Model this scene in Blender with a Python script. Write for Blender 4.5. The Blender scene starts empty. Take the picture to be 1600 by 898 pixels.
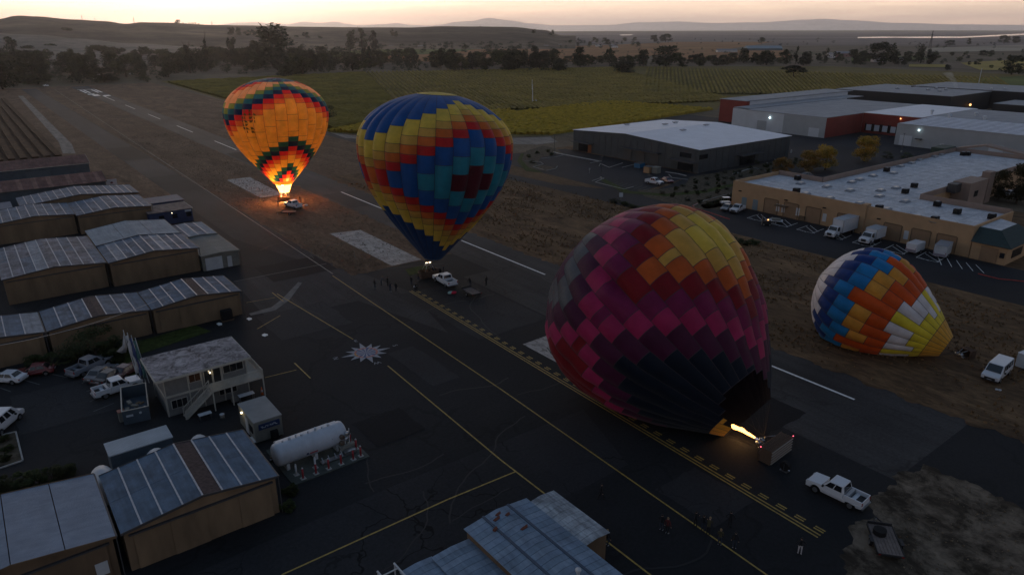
import bpy, bmesh, math, random
from mathutils import Vector, Matrix, noise
R=math.radians
rnd=random.Random(7)
scene=bpy.context.scene
COL=scene.collection
# ------------------------------------------------------------------ camera
CAM_H=42.0; FPX=1100.0
HEAD=R(37.6); PITCH=math.atan(405/FPX)
cp,sp=math.cos(PITCH),math.sin(PITCH); ch,sh=math.cos(HEAD),math.sin(HEAD)
camd=bpy.data.cameras.new('camera'); cam=bpy.data.objects.new('camera',camd); COL.objects.link(cam)
camd.sensor_width=36; camd.lens=FPX/1600*36; camd.clip_start=0.5; camd.clip_end=90000
cam.location=(0,0,CAM_H); cam.rotation_euler=(R(90)-PITCH,0,-HEAD); scene.camera=cam
# ------------------------------------------------------------------ light
SUN_AZ=HEAD+math.atan((300-800)/FPX*cp)      # clockwise from +Y
SUN_EL=R(1.5)
SKY_S=[(1.75,1.08,.72),(1.20,.85,.60),(1.50,1.20,.90),(.56,.49,.45),(.135,.165,.225),(.055,.088,.140)]
SKY_F=[(.92,.62,.46),(.70,.49,.36),(.58,.47,.41),(.145,.15,.18),(.065,.088,.130),(.052,.082,.134)]
W=bpy.data.worlds.new('World'); scene.world=W; W.use_nodes=True
nt=W.node_tree; nt.nodes.clear()
def N(t,ty,**k):
    n=t.nodes.new(ty)
    for a,b in k.items():
        if a in n.inputs.keys() if isinstance(a,str) else False: n.inputs[a].default_value=b
        else: setattr(n,a,b)
    return n
out=N(nt,'ShaderNodeOutputWorld'); bg=N(nt,'ShaderNodeBackground')
sky=N(nt,'ShaderNodeTexSky'); sky.sky_type='NISHITA'; sky.sun_disc=False
sky.sun_elevation=SUN_EL; sky.sun_rotation=SUN_AZ; sky.air_density=1.0; sky.dust_density=1.5; sky.ozone_density=2.0; sky.altitude=50
hs=N(nt,'ShaderNodeHueSaturation'); hs.inputs['Saturation'].default_value=0.62
nt.links.new(sky.outputs[0],hs.inputs['Color'])
# thin streaks of cloud low over the dawn glow
tc=N(nt,'ShaderNodeTexCoord'); mp=N(nt,'ShaderNodeMapping'); mp.inputs['Scale'].default_value=(6,6,90)
nz=N(nt,'ShaderNodeTexNoise'); nz.inputs['Scale'].default_value=1.3; nz.inputs['Detail'].default_value=5
cr=N(nt,'ShaderNodeValToRGB'); cr.color_ramp.elements[0].position=.50; cr.color_ramp.elements[0].color=(1,1,1,1); cr.color_ramp.elements[1].position=.72; cr.color_ramp.elements[1].color=(1.28,1.24,1.2,1)
nt.links.new(tc.outputs['Generated'],mp.inputs['Vector']); nt.links.new(mp.outputs[0],nz.inputs['Vector']); nt.links.new(nz.outputs[0],cr.inputs[0])
mx=N(nt,'ShaderNodeMix',data_type='RGBA',blend_type='MULTIPLY'); mx.inputs[0].default_value=1
nt.links.new(cr.outputs[0],mx.inputs[7])
nt.links.new(hs.outputs[0],bg.inputs[0]); bg.inputs[1].default_value=0.05
# twilight vault added to it: warm band low over the horizon, strongest round the rising sun, dull blue overhead
sep=N(nt,'ShaderNodeSeparateXYZ'); nt.links.new(tc.outputs['Generated'],sep.inputs[0])
def wramp(stops):
    r=N(nt,'ShaderNodeValToRGB'); e=r.color_ramp.elements
    e[0].position=stops[0][0]; e[0].color=(*stops[0][1],1); e[1].position=stops[-1][0]; e[1].color=(*stops[-1][1],1)
    for p_,c_ in stops[1:-1]:
        q=e.new(p_); q.color=(*c_,1)
    nt.links.new(sep.outputs['Z'],r.inputs[0]); return r.outputs[0]
sunside=wramp([(0,SKY_S[0]),(.020,SKY_S[1]),(.055,SKY_S[2]),(.16,SKY_S[3]),(.40,SKY_S[4]),(1,SKY_S[5])])
farside=wramp([(0,SKY_F[0]),(.020,SKY_F[1]),(.055,SKY_F[2]),(.16,SKY_F[3]),(.40,SKY_F[4]),(1,SKY_F[5])])
dotn=N(nt,'ShaderNodeVectorMath',operation='DOT_PRODUCT'); dotn.inputs[1].default_value=(math.sin(SUN_AZ),math.cos(SUN_AZ),0)
nt.links.new(tc.outputs['Generated'],dotn.inputs[0])
mrn=N(nt,'ShaderNodeMapRange',interpolation_type='SMOOTHSTEP'); mrn.inputs[1].default_value=-.25; mrn.inputs[2].default_value=1.0
nt.links.new(dotn.outputs['Value'],mrn.inputs[0])
mg=N(nt,'ShaderNodeMix',data_type='RGBA'); nt.links.new(mrn.outputs[0],mg.inputs[0]); nt.links.new(farside,mg.inputs[6]); nt.links.new(sunside,mg.inputs[7])
nt.links.new(mg.outputs[2],mx.inputs[6])
bg2=N(nt,'ShaderNodeBackground'); nt.links.new(mx.outputs[2],bg2.inputs[0]); bg2.inputs[1].default_value=1.0
ad=N(nt,'ShaderNodeAddShader'); nt.links.new(bg.outputs[0],ad.inputs[0]); nt.links.new(bg2.outputs[0],ad.inputs[1]); nt.links.new(ad.outputs[0],out.inputs[0])
sund=bpy.data.lights.new('dawn_sun','SUN'); sun=bpy.data.objects.new('dawn_sun',sund); COL.objects.link(sun)
sund.energy=0.3; sund.angle=R(14); sund.color=(1,.74,.52)
sd=Vector((math.sin(SUN_AZ)*math.cos(SUN_EL+R(3)),math.cos(SUN_AZ)*math.cos(SUN_EL+R(3)),math.sin(SUN_EL+R(3))))
sun.rotation_euler=sd.to_track_quat('Z','Y').to_euler()
vs=scene.view_settings; vs.view_transform='Standard'; vs.look='None'; vs.exposure=0.36; vs.gamma=1
scene.render.engine='CYCLES'
cy=scene.cycles; cy.use_denoising=True; cy.max_bounces=6; cy.diffuse_bounces=2; cy.glossy_bounces=2; cy.transmission_bounces=3; cy.volume_bounces=1; cy.transparent_max_bounces=8
cy.use_adaptive_sampling=True; cy.sample_clamp_indirect=4
# ------------------------------------------------------------------ helpers
def at(px,py,z=0.0):
    """point of the survey picture -> world point at height z"""
    u=(px-800)/FPX; v=(449-py)/FPX
    t=(z-CAM_H)/(-sp+v*cp); fw=(cp+v*sp)*t; rt=u*t
    return Vector((ch*rt+sh*fw, -sh*rt+ch*fw, z))
def az(px,d,z=0.0):
    u=(px-800)/FPX*cp; n=math.hypot(1,u)
    return Vector(((sh+ch*u)/n*d,(ch-sh*u)/n*d,z))
def zat(px,py,p):
    """height of the picture height py over the ground point p"""
    f=p[0]*sh+p[1]*ch; return CAM_H+f*math.tan(math.atan((449-py)/FPX)-PITCH)
def tag(o,label=None,cat=None,group=None,kind=None):
    if label: o['label']=label
    if cat: o['category']=cat
    if group: o['group']=group
    if kind: o['kind']=kind
    return o
def thing(name,label,cat,loc=(0,0,0),rz=0,group=None):
    o=bpy.data.objects.new(name,None); COL.objects.link(o); o.empty_display_size=.5
    o.location=loc; o.rotation_euler=(0,0,rz)
    return tag(o,label,cat,group)
class MB:
    def __init__(s): s.v=[];s.f=[];s.m=[]
    def face(s,pts,m=0):
        i=len(s.v); s.v+= [tuple(p) for p in pts]; s.f.append(tuple(range(i,i+len(pts)))); s.m.append(m); return s
    def box(s,x0,x1,y0,y1,z0,z1,m=0):
        i=len(s.v)
        s.v+=[(x0,y0,z0),(x1,y0,z0),(x1,y1,z0),(x0,y1,z0),(x0,y0,z1),(x1,y0,z1),(x1,y1,z1),(x0,y1,z1)]
        for f in ((0,3,2,1),(4,5,6,7),(0,1,5,4),(1,2,6,5),(2,3,7,6),(3,0,4,7)):
            s.f.append(tuple(i+k for k in f)); s.m.append(m)
        return s
    def prism(s,pts,z0,z1,m=0,mt=None):
        n=len(pts); i=len(s.v)
        s.v+=[(p[0],p[1],z0) for p in pts]+[(p[0],p[1],z1) for p in pts]
        s.f.append(tuple(i+n+k for k in range(n))); s.m.append(m if mt is None else mt)
        s.f.append(tuple(i+n-1-k for k in range(n))); s.m.append(m)
        for k in range(n):
            j=(k+1)%n; s.f.append((i+k,i+j,i+n+j,i+n+k)); s.m.append(m)
        return s
    def loft(s,rings,m=0,cap=True,closed=True):
        n=len(rings[0]); i=len(s.v)
        for r in rings: s.v+=[tuple(p) for p in r]
        for a in range(len(rings)-1):
            for k in range(n if closed else n-1):
                j=(k+1)%n
                s.f.append((i+a*n+k,i+a*n+j,i+(a+1)*n+j,i+(a+1)*n+k)); s.m.append(m)
        if cap:
            s.f.append(tuple(i+n-1-k for k in range(n))); s.m.append(m)
            b=i+(len(rings)-1)*n; s.f.append(tuple(b+k for k in range(n))); s.m.append(m)
        return s
    def tube(s,a,b,r,n=6,m=0,r2=None):
        a=Vector(a);b=Vector(b);d=(b-a).normalized(); x=d.orthogonal().normalized(); y=d.cross(x)
        r2=r if r2 is None else r2
        return s.loft([[a+(x*math.cos(2*math.pi*k/n)+y*math.sin(2*math.pi*k/n))*r for k in range(n)],[b+(x*math.cos(2*math.pi*k/n)+y*math.sin(2*math.pi*k/n))*r2 for k in range(n)]],m)
    def bar(s,a,b,w,h,m=0):
        a=Vector(a);b=Vector(b);d=(b-a).normalized(); up=Vector((0,0,1))
        if abs(d.z)>.95: up=Vector((0,1,0))
        x=d.cross(up).normalized()*w/2; y=x.cross(d).normalized()*h/2
        return s.loft([[a-x-y,a+x-y,a+x+y,a-x+y],[b-x-y,b+x-y,b+x+y,b-x+y]],m)
    def sphere(s,c,rx,ry=None,rz=None,n=8,k=6,m=0):
        ry=rx if ry is None else ry; rz=rx if rz is None else rz
        rings=[]
        for a in range(k+1):
            t=math.pi*a/k; q=max(math.sin(t),.02)
            rings.append([(c[0]+rx*q*math.cos(2*math.pi*b/n),c[1]+ry*q*math.sin(2*math.pi*b/n),c[2]-rz*math.cos(t)) for b in range(n)])
        return s.loft(rings,m)
    def xf(s,M,i0=0):
        s.v=[tuple(M@Vector(p)) if k>=i0 else p for k,p in enumerate(s.v)]; return s
    def build(s,name,mats,parent=None,smooth=False,loc=None,rz=0,label=None,cat=None,group=None,kind=None,bevel=0):
        me=bpy.data.meshes.new(name); me.from_pydata(s.v,[],s.f)
        if not isinstance(mats,(list,tuple)): mats=[mats]
        for m in mats: me.materials.append(m)
        if len(mats)>1: me.polygons.foreach_set('material_index',s.m)
        if smooth: me.polygons.foreach_set('use_smooth',[True]*len(me.polygons))
        me.update()
        o=bpy.data.objects.new(name,me); COL.objects.link(o)
        if parent: o.parent=parent
        if loc is not None: o.location=loc
        if rz: o.rotation_euler=(0,0,rz)
        if bevel:
            b=o.modifiers.new('bevel','BEVEL'); b.width=bevel; b.segments=2; b.limit_method='ANGLE'
        return tag(o,label,cat,group,kind)
def kids(o): return [c for c in bpy.data.objects if c.parent==o]
def copy_tree(o,loc,rz,label=None,group=None,sc=None,_tree=None):
    tree=_tree or get_tree(o)
    def rec(t,par):
        c=t[0].copy(); COL.objects.link(c); c.parent=par
        for ch_ in t[1]: rec(ch_,c)
        return c
    r=rec(tree,None); r.location=loc; r.rotation_euler=(0,0,rz)
    if sc is not None: r.scale=sc if hasattr(sc,'__len__') else (sc,)*3
    if label: r['label']=label
    if group: r['group']=group
    return r
def get_tree(o): return (o,[get_tree(c) for c in o.children])
# ------------------------------------------------------------------ materials
MC={}
def mat(name,c,rough=.7,metal=0,spec=.5,var=0.0,vscale=1.0,bump=0.0,bscale=8.0,emit=None,es=0,coord='Object',stretch=(1,1,1),detail=5,c2=None,obj_var=0.0,coat=0,trans=0):
    if name in MC: return MC[name]
    m=bpy.data.materials.new(name); m.use_nodes=True; t=m.node_tree; b=t.nodes['Principled BSDF']
    b.inputs['Base Color'].default_value=(*c,1); b.inputs['Roughness'].default_value=rough; b.inputs['Metallic'].default_value=metal
    b.inputs['Specular IOR Level'].default_value=spec; b.inputs['Coat Weight'].default_value=coat
    if emit: b.inputs['Emission Color'].default_value=(*emit,1); b.inputs['Emission Strength'].default_value=es
    if var or bump or c2:
        tcn=N(t,'ShaderNodeTexCoord'); mpn=N(t,'ShaderNodeMapping'); mpn.inputs['Scale'].default_value=stretch
        t.links.new(tcn.outputs[coord],mpn.inputs[0])
        if var or c2:
            n1=N(t,'ShaderNodeTexNoise'); n1.inputs['Scale'].default_value=vscale; n1.inputs['Detail'].default_value=detail; n1.inputs['Roughness'].default_value=.62
            t.links.new(mpn.outputs[0],n1.inputs['Vector'])
            r=N(t,'ShaderNodeValToRGB'); e=r.color_ramp.elements; e[0].position=.32; e[1].position=.68
            lo=[x*(1-var) for x in c]; hi=[min(1,x*(1+var)) for x in c] if c2 is None else list(c2)
            e[0].color=(*(lo if c2 is None else c),1); e[1].color=(*hi,1)
            t.links.new(n1.outputs[0],r.inputs[0]); t.links.new(r.outputs[0],b.inputs['Base Color'])
        if bump:
            n2=N(t,'ShaderNodeTexNoise'); n2.inputs['Scale'].default_value=bscale; n2.inputs['Detail'].default_value=4
            t.links.new(mpn.outputs[0],n2.inputs['Vector'])
            bp=N(t,'ShaderNodeBump'); bp.inputs['Strength'].default_value=bump; bp.inputs['Distance'].default_value=.1
            t.links.new(n2.outputs[0],bp.inputs['Height']); t.links.new(bp.outputs[0],b.inputs['Normal'])
    if obj_var:
        oi=N(t,'ShaderNodeObjectInfo'); h=N(t,'ShaderNodeHueSaturation'); mr=N(t,'ShaderNodeMapRange')
        mr.inputs[3].default_value=1-obj_var; mr.inputs[4].default_value=1+obj_var
        t.links.new(oi.outputs['Random'],mr.inputs[0]); t.links.new(mr.outputs[0],h.inputs['Value'])
        src=b.inputs['Base Color'].links
        if src: t.links.new(src[0].from_socket,h.inputs['Color'])
        else: h.inputs['Color'].default_value=(*c,1)
        t.links.new(h.outputs[0],b.inputs['Base Color'])
    MC[name]=m; return m
def ramp_mix(t,fac,c1,c2,p1=.4,p2=.6):
    r=N(t,'ShaderNodeValToRGB'); e=r.color_ramp.elements; e[0].position=p1;e[1].position=p2;e[0].color=(*c1,1);e[1].color=(*c2,1)
    t.links.new(fac,r.inputs[0]); return r.outputs[0]
def mixc(t,a,b,fac,blend='MIX'):
    m=N(t,'ShaderNodeMix',data_type='RGBA',blend_type=blend)
    if isinstance(fac,(int,float)): m.inputs[0].default_value=fac
    else: t.links.new(fac,m.inputs[0])
    for s_,v in ((6,a),(7,b)):
        if isinstance(v,tuple): m.inputs[s_].default_value=(*v,1)
        else: t.links.new(v,m.inputs[s_])
    return m.outputs[2]
def tnoise(t,vec,scale,detail=5,rough=.6,dist=0):
    n=N(t,'ShaderNodeTexNoise'); n.inputs['Scale'].default_value=scale; n.inputs['Detail'].default_value=detail; n.inputs['Roughness'].default_value=rough; n.inputs['Distortion'].default_value=dist
    t.links.new(vec,n.inputs['Vector']); return n.outputs[0]
def tmap(t,vec,scale=(1,1,1),rot=(0,0,0)):
    m=N(t,'ShaderNodeMapping'); m.inputs['Scale'].default_value=scale; m.inputs['Rotation'].default_value=rot; t.links.new(vec,m.inputs[0]); return m.outputs[0]
def newmat(name):
    m=bpy.data.materials.new(name); m.use_nodes=True; MC[name]=m; t=m.node_tree
    return m,t,t.nodes['Principled BSDF'],N(t,'ShaderNodeTexCoord').outputs['Object']
def bumpn(t,b,h,strength,dist=.1):
    bp=N(t,'ShaderNodeBump'); bp.inputs['Strength'].default_value=strength; bp.inputs['Distance'].default_value=dist
    t.links.new(h,bp.inputs['Height']); t.links.new(bp.outputs[0],b.inputs['Normal'])
# asphalt with sealed cracks
def asphalt(name,base,crack=0.0,cscale=.11,rough=.62,streak=0):
    m,t,b,o=newmat(name)
    big=tnoise(t,o,.035,6,.6); fine=tnoise(t,o,3.0,6,.7)
    c=ramp_mix(t,big,tuple(x*.72 for x in base),tuple(x*1.35 for x in base),.35,.66)
    c=mixc(t,c,ramp_mix(t,fine,(.55,.55,.55),(1.4,1.4,1.42),.3,.7),.6,'MULTIPLY')
    if streak:
        s_=tnoise(t,tmap(t,o,(.5,.03,1)),1.0,5,.6,.4)
        c=mixc(t,c,ramp_mix(t,s_,(.6,.6,.6),(1.5,1.48,1.45),.35,.7),streak,'MULTIPLY')
    if crack:
        wob=N(t,'ShaderNodeVectorMath',operation='ADD'); t.links.new(o,wob.inputs[0])
        nn=N(t,'ShaderNodeTexNoise'); nn.inputs['Scale'].default_value=.25; nn.inputs['Detail'].default_value=3; t.links.new(o,nn.inputs['Vector'])
        sc_=N(t,'ShaderNodeVectorMath',operation='SCALE'); sc_.inputs['Scale'].default_value=6; t.links.new(nn.outputs['Color'],sc_.inputs[0]); t.links.new(sc_.outputs[0],wob.inputs[1])
        v=N(t,'ShaderNodeTexVoronoi',feature='DISTANCE_TO_EDGE'); v.inputs['Scale'].default_value=cscale; t.links.new(wob.outputs[0],v.inputs['Vector'])
        mask=tnoise(t,o,.05,3)
        cm=ramp_mix(t,v.outputs['Distance'],(1,1,1),(0,0,0),.006,.016)
        mk=ramp_mix(t,mask,(0,0,0),(1,1,1),.42,.55)
        fac=N(t,'ShaderNodeMath',operation='MULTIPLY'); t.links.new(cm,fac.inputs[0]); t.links.new(mk,fac.inputs[1])
        f2=N(t,'ShaderNodeMath',operation='MULTIPLY'); t.links.new(fac.outputs[0],f2.inputs[0]); f2.inputs[1].default_value=crack
        c=mixc(t,c,tuple(x*.25 for x in base),f2.outputs[0])
    t.links.new(c,b.inputs['Base Color']); b.inputs['Roughness'].default_value=rough+.2; b.inputs['Specular IOR Level'].default_value=.15
    bumpn(t,b,fine,.25,.02); return m
M_apron=asphalt('apron_asphalt',(.021,.022,.024),.35,.06)
M_run=asphalt('runway_asphalt',(.052,.050,.050),.4,.07,.6,.5)
M_taxi=asphalt('taxiway_asphalt',(.042,.041,.043),.3,.09,.6,.4)
M_old=asphalt('old_cracked_asphalt',(.030,.031,.034),1.0,.16)
M_lot=asphalt('lot_asphalt',(.022,.023,.027),.0)
def dirt(name,a,b_,g,rot=0,scale=1.0,rows=0,p=(.36,.66)):
    m,t,b,o=newmat(name)
    n1=tnoise(t,tmap(t,o,(.10*scale,.035*scale,1),(0,0,rot)),1.6,10,.72,.9); n2=tnoise(t,tmap(t,o,(1.3,.5,1),(0,0,rot)),1,8,.72); n3=tnoise(t,o,.016*scale,4)
    c=ramp_mix(t,n1,a,b_,*p)
    c=mixc(t,c,g,ramp_mix(t,n3,(0,0,0),(.8,.8,.8),.45,.68))
    c=mixc(t,c,ramp_mix(t,n2,(.35,.35,.35),(1.7,1.65,1.6),.3,.72),.75,'MULTIPLY')
    if name=='bare_gravel_dirt':
        nm=tnoise(t,o,.30,9,.72,.3); c=mixc(t,c,ramp_mix(t,nm,(.030,.024,.018),(.23,.185,.14),.44,.62),.75)
    if rows:
        w=N(t,'ShaderNodeTexWave',wave_type='BANDS',bands_direction='X'); w.inputs['Scale'].default_value=rows; w.inputs['Distortion'].default_value=1.2; w.inputs['Detail'].default_value=2
        t.links.new(tmap(t,o,(1,.15,1),(0,0,rot)),w.inputs[0])
        c=mixc(t,c,ramp_mix(t,w.outputs[0],(.25,.25,.25),(1.3,1.3,1.3),.25,.6),.8,'MULTIPLY')
    t.links.new(c,b.inputs['Base Color']); b.inputs['Roughness'].default_value=.95; b.inputs['Specular IOR Level'].default_value=.1
    bumpn(t,b,n2,.6,.25); return m
M_dirt=dirt('dry_dirt_grass',(.085,.055,.037),(.23,.150,.098),(.14,.088,.055))
M_dirt2=dirt('brown_weeds',(.070,.044,.028),(.22,.135,.072),(.105,.070,.040),R(20),1.6)
M_dirt3=dirt('bare_gravel_dirt',(.030,.024,.017),(.24,.19,.14),(.10,.078,.054),R(25),4.5,0,(.40,.64))
M_plough=dirt('ploughed_rows',(.050,.030,.020),(.120,.070,.040),(.075,.045,.028),0,1.0)
M_plain=dirt('far_plain',(.09,.072,.052),(.20,.155,.11),(.085,.085,.045),R(50),.12)
M_track=mat('dirt_track',(.20,.175,.15),.95,var=.4,vscale=.6,stretch=(1,.2,1))
M_conc=None
def concrete_slabs():
    m,t,b,o=newmat('rough_grey_slab')
    n1=tnoise(t,tmap(t,o,(1.6,.5,1)),1.2,8,.75,1.5); n2=tnoise(t,o,.4,4)
    c=ramp_mix(t,n1,(.06,.054,.050),(.42,.385,.35),.36,.50)
    c=mixc(t,c,ramp_mix(t,n2,(.75,.75,.75),(1.2,1.2,1.2)),.8,'MULTIPLY')
    t.links.new(c,b.inputs['Base Color']); b.inputs['Roughness'].default_value=.9; bumpn(t,b,n1,.4,.05); return m
M_conc=concrete_slabs()
M_white=mat('white_road_paint',(.78,.78,.76),.6,var=.18,vscale=2.5)
M_yel=mat('yellow_road_paint',(.36,.245,.05),.6,var=.35,vscale=2.5)
M_greyp=mat('pale_worn_patch',(.13,.13,.125),.8,var=.3,vscale=.8)
M_kerb=mat('concrete_kerb',(.34,.33,.31),.85,var=.2,vscale=3)
M_redkerb=mat('red_kerb_paint',(.35,.04,.03),.7,var=.2,vscale=3)
M_grass=mat('short_green_grass',(.045,.060,.016),.95,var=.5,vscale=1.5,spec=.1)
M_mulch=mat('planting_bed_mulch',(.085,.070,.050),.95,var=.5,vscale=1.2,spec=.1,bump=.5)
M_vinegreen=dirt('vineyard_ground',(.12,.098,.034),(.20,.155,.048),(.14,.11,.036),R(-25),.6)
M_vineleaf=mat('vine_leaves_green',(.135,.108,.028),.9,var=.0,c2=(.27,.205,.046),vscale=.05,spec=.1,detail=8)
M_vinegold=mat('vine_leaves_gold',(.25,.18,.024),.9,var=.0,c2=(.55,.36,.045),vscale=.35,spec=.1,detail=8)
M_water=mat('bay_water',(.03,.04,.05),.03,spec=1.0)
# ------------------------------------------------------------------ the setting: ground sheets
def sheet(name,pts,z,m,z0=None):
    b=MB(); b.face([(p[0],p[1],z) for p in pts])
    o=b.build(name,m,kind='structure'); return o
def ccw(pts):
    a=sum(pts[i][0]*pts[(i+1)%len(pts)][1]-pts[(i+1)%len(pts)][0]*pts[i][1] for i in range(len(pts)))
    return pts if a>0 else pts[::-1]
def ragged(pts,amp,step=1.5,seed=0):
    o=[]; n=len(pts)
    for i in range(n):
        a=Vector(pts[i][:2]);b_=Vector(pts[(i+1)%n][:2]); L=(b_-a).length; k=max(1,int(L/step)); d=(b_-a)/k; nn=Vector((-d.y,d.x)).normalized()
        for j in range(k):
            p=a+d*j
            w_=amp*(noise.noise(Vector((p.x*.35,p.y*.35,seed)))+.8*noise.noise(Vector((p.x*1.3,p.y*1.3,seed+4)))+.5*noise.noise(Vector((p.x*3.1,p.y*3.1,seed+9))))
            o.append((p.x+nn.x*w_,p.y+nn.y*w_))
    return o
def sheetp(name,px,z,m): return sheet(name,ccw([at(x,y) for x,y in px]),z,m)
gb=MB(); S=42000
gb.face([(-S,-S,0),(S,-S,0),(S,S,0),(-S,S,0)]); gb.build('ground',M_plain,kind='structure')
sheet('dirt_field',[(-60,196),(131,196),(131,655),(-60,655)],.004,M_dirt)
sheet('dirt_field',[(84,-40),(200,-40),(200,200),(84,200)],.006,M_dirt2)
sheet('dirt_field',ragged([(83.6,-40),(86,-40),(86,200),(83.6,200)],.9,.6),.029,M_dirt2)
sheet('dirt_strip',ragged([(50.2,113),(72,113),(72,492),(50.2,492)],.9,.8,3),.027,M_dirt)
sheet('apron',[(-60,-60),(84.3,-60),(84.3,113),(50,113),(50,150),(46,158),(41.5,200),(-60,200)],.008,M_apron)
sheet('taxiway',[(41,150),(50,113),(50,640),(41,640)],.012,M_taxi)
sheet('runway',[(72,100),(84,100),(84,645),(72,645)],.024,M_run)
sheet('runway',[(66,23.5),(84.3,23.5),(84.3,100),(66,100)],.012,M_run)
sheet('cracked_lane',[(-10,40.5),(47,41.5),(51,52.5),(26,53),(-10,52)],.014,M_old)
sheetp('connector_apron',[(365,440),(520,410),(640,455),(700,520),(560,470),(420,500)],.016,M_taxi)
sheet('bare_dirt',ragged([(44,-40),(71,-40),(71,22.8),(68,23.6),(60,23.0),(54,22.0),(51.5,21.6),(48,18.5)],.9,.4,7),.020,M_dirt3)
for k,q in enumerate([[(58.8,113.4),(65.2,113.4),(65.4,140),(58.8,141.5)],[(58.7,185),(65,185),(65.6,214),(58.8,214.5)],[(56.6,50),(62.3,50),(62.1,71.2),(56.6,71.0)]]):
    sheet('concrete_pad',q,.030,M_conc)
sheetp('green_mat_patch',[(633,421),(662,414),(676,420),(640,431)],.034,M_grass)
# runway threshold blocks at the far end
tb=MB()
for x in (73.0,75.2,80.2,82.4): tb.face([(x,575,.04),(x+1.2,575,.04),(x+1.2,604,.04),(x,604,.04)])
for x0,x1,y0,y1 in ((74.0,77.6,546,558),(79.4,83,541,549),(72.6,76.5,560,566),(72.4,83.6,608,610),(78.4,79.1,530,545)): tb.face([(x0,y0,.04),(x1,y0,.04),(x1,y1,.04),(x0,y1,.04)])
tb.build('threshold_marking',M_white,kind='structure')
for k in range(9):
    y=34.2+58.4*k
    if k==1: y=92.0
    sheet('centreline_dash',[(78.25,y),(78.62,y),(78.75,y+27.5),(78.38,y+27.5)],.045,M_white)
def line(name,a,b,w,m,z=.040):
    a=Vector(a[:2]);b=Vector(b[:2]); n=(b-a).normalized(); n=Vector((-n.y,n.x))*w/2
    return sheet(name,ccw([a-n,b-n,b+n,a+n]),z,m)
def linep(name,a,b,w,m,z=.040): return line(name,at(*a),at(*b),w,m,z)
line('yellow_taxi_line',(44.0,10),(46.2,62),.17,M_yel); line('yellow_taxi_line',(46.2,62),(47.6,115),.17,M_yel,.041)
linep('white_taxi_line',(520,428),(85,140),.18,mat('faded_line_paint',(.30,.28,.24),.8,var=.3,vscale=1),.042)
line('yellow_taxi_line',(37.0,22),(37.1,50),.17,M_yel); line('yellow_taxi_line',(37.1,50),(38.2,76.6),.17,M_yel,.041); line('yellow_taxi_line',(38.3,87.2),(36.3,112),.15,M_yel)
linep('yellow_taxi_line',(440,898),(700,780),.17,M_yel,.043); linep('yellow_taxi_line',(700,780),(805,737),.17,M_yel,.044)
linep('yellow_lead_in_line',(460,567),(485,591),.16,M_yel); linep('yellow_lead_in_line',(414,590),(463,578),.12,M_yel,.042)
linep('yellow_lead_in_line',(425,457),(443,471),.16,M_yel); linep('yellow_lead_in_line',(402,514),(438,493),.12,M_yel); linep('yellow_lead_in_line',(385,473),(430,465),.10,M_yel,.042)
linep('white_apron_line',(365,440),(510,412),.22,M_greyp)
sheetp('worn_sealed_strip',[(389,490),(424,480),(440,468),(466,441),(472,442),(452,469),(430,485),(392,493)],.036,M_greyp)
sheetp('white_spot_mark',[(409,523),(413,521),(418,522),(419,524),(414,526),(410,525)],.046,M_white)
sheetp('white_spot_mark',[(385,498),(389,496),(393,497),(394,499),(389,501)],.046,M_white)
sheetp('white_spot_mark',[(338,506),(342,504),(347,505),(347,508),(342,509)],.046,M_white)
def tufts(name,x0,x1,y0,y1,n,m,hmin,hmax,z,dens,lab,seed):
    rr=random.Random(seed); b=MB(); k=0
    while k<n:
        x,y=rr.uniform(x0,x1),rr.uniform(y0,y1)
        if noise.fractal(Vector((x*.09,y*.045,seed)),.9,2.1,4)<dens*rr.uniform(-1,1): continue
        k+=1; h=rr.uniform(hmin,hmax); w_=h*rr.uniform(.7,1.3)
        for q in range(3):
            a=rr.uniform(0,math.pi); dx,dy=math.cos(a)*w_,math.sin(a)*w_
            b.face([(x-dx*.5,y-dy*.5,z),(x+dx*.5,y+dy*.5,z),(x+dx*.7,y+dy*.7,z+h*.7),(x+rr.uniform(-.1,.1),y+rr.uniform(-.1,.1),z+h),(x-dx*.7,y-dy*.7,z+h*.6)])
    b.build(name,m,label=lab,cat='weeds',kind='stuff')
M_weed=mat('dry_weed_stalks',(.16,.105,.06),.95,c2=(.34,.22,.12),vscale=.25,spec=.05); M_weed2=mat('pale_dead_grass',(.22,.17,.12),.95,c2=(.36,.29,.20),vscale=.2,spec=.05)
tufts('dry_weeds',84.8,128,14,190,7000,M_weed,.10,.30,.01,.35,'brown dry weeds on the ground between runway and industrial road',3)
tufts('dry_weeds',50.5,71.8,114,330,2200,M_weed2,.06,.18,.02,.3,'short dry weeds on the dirt strip between taxiway and runway',5)
tufts('dry_weeds',50,70.5,2,21,420,M_weed2,.05,.13,.02,.3,'pale dead weeds on the bare dirt at the bottom right',9)
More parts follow.
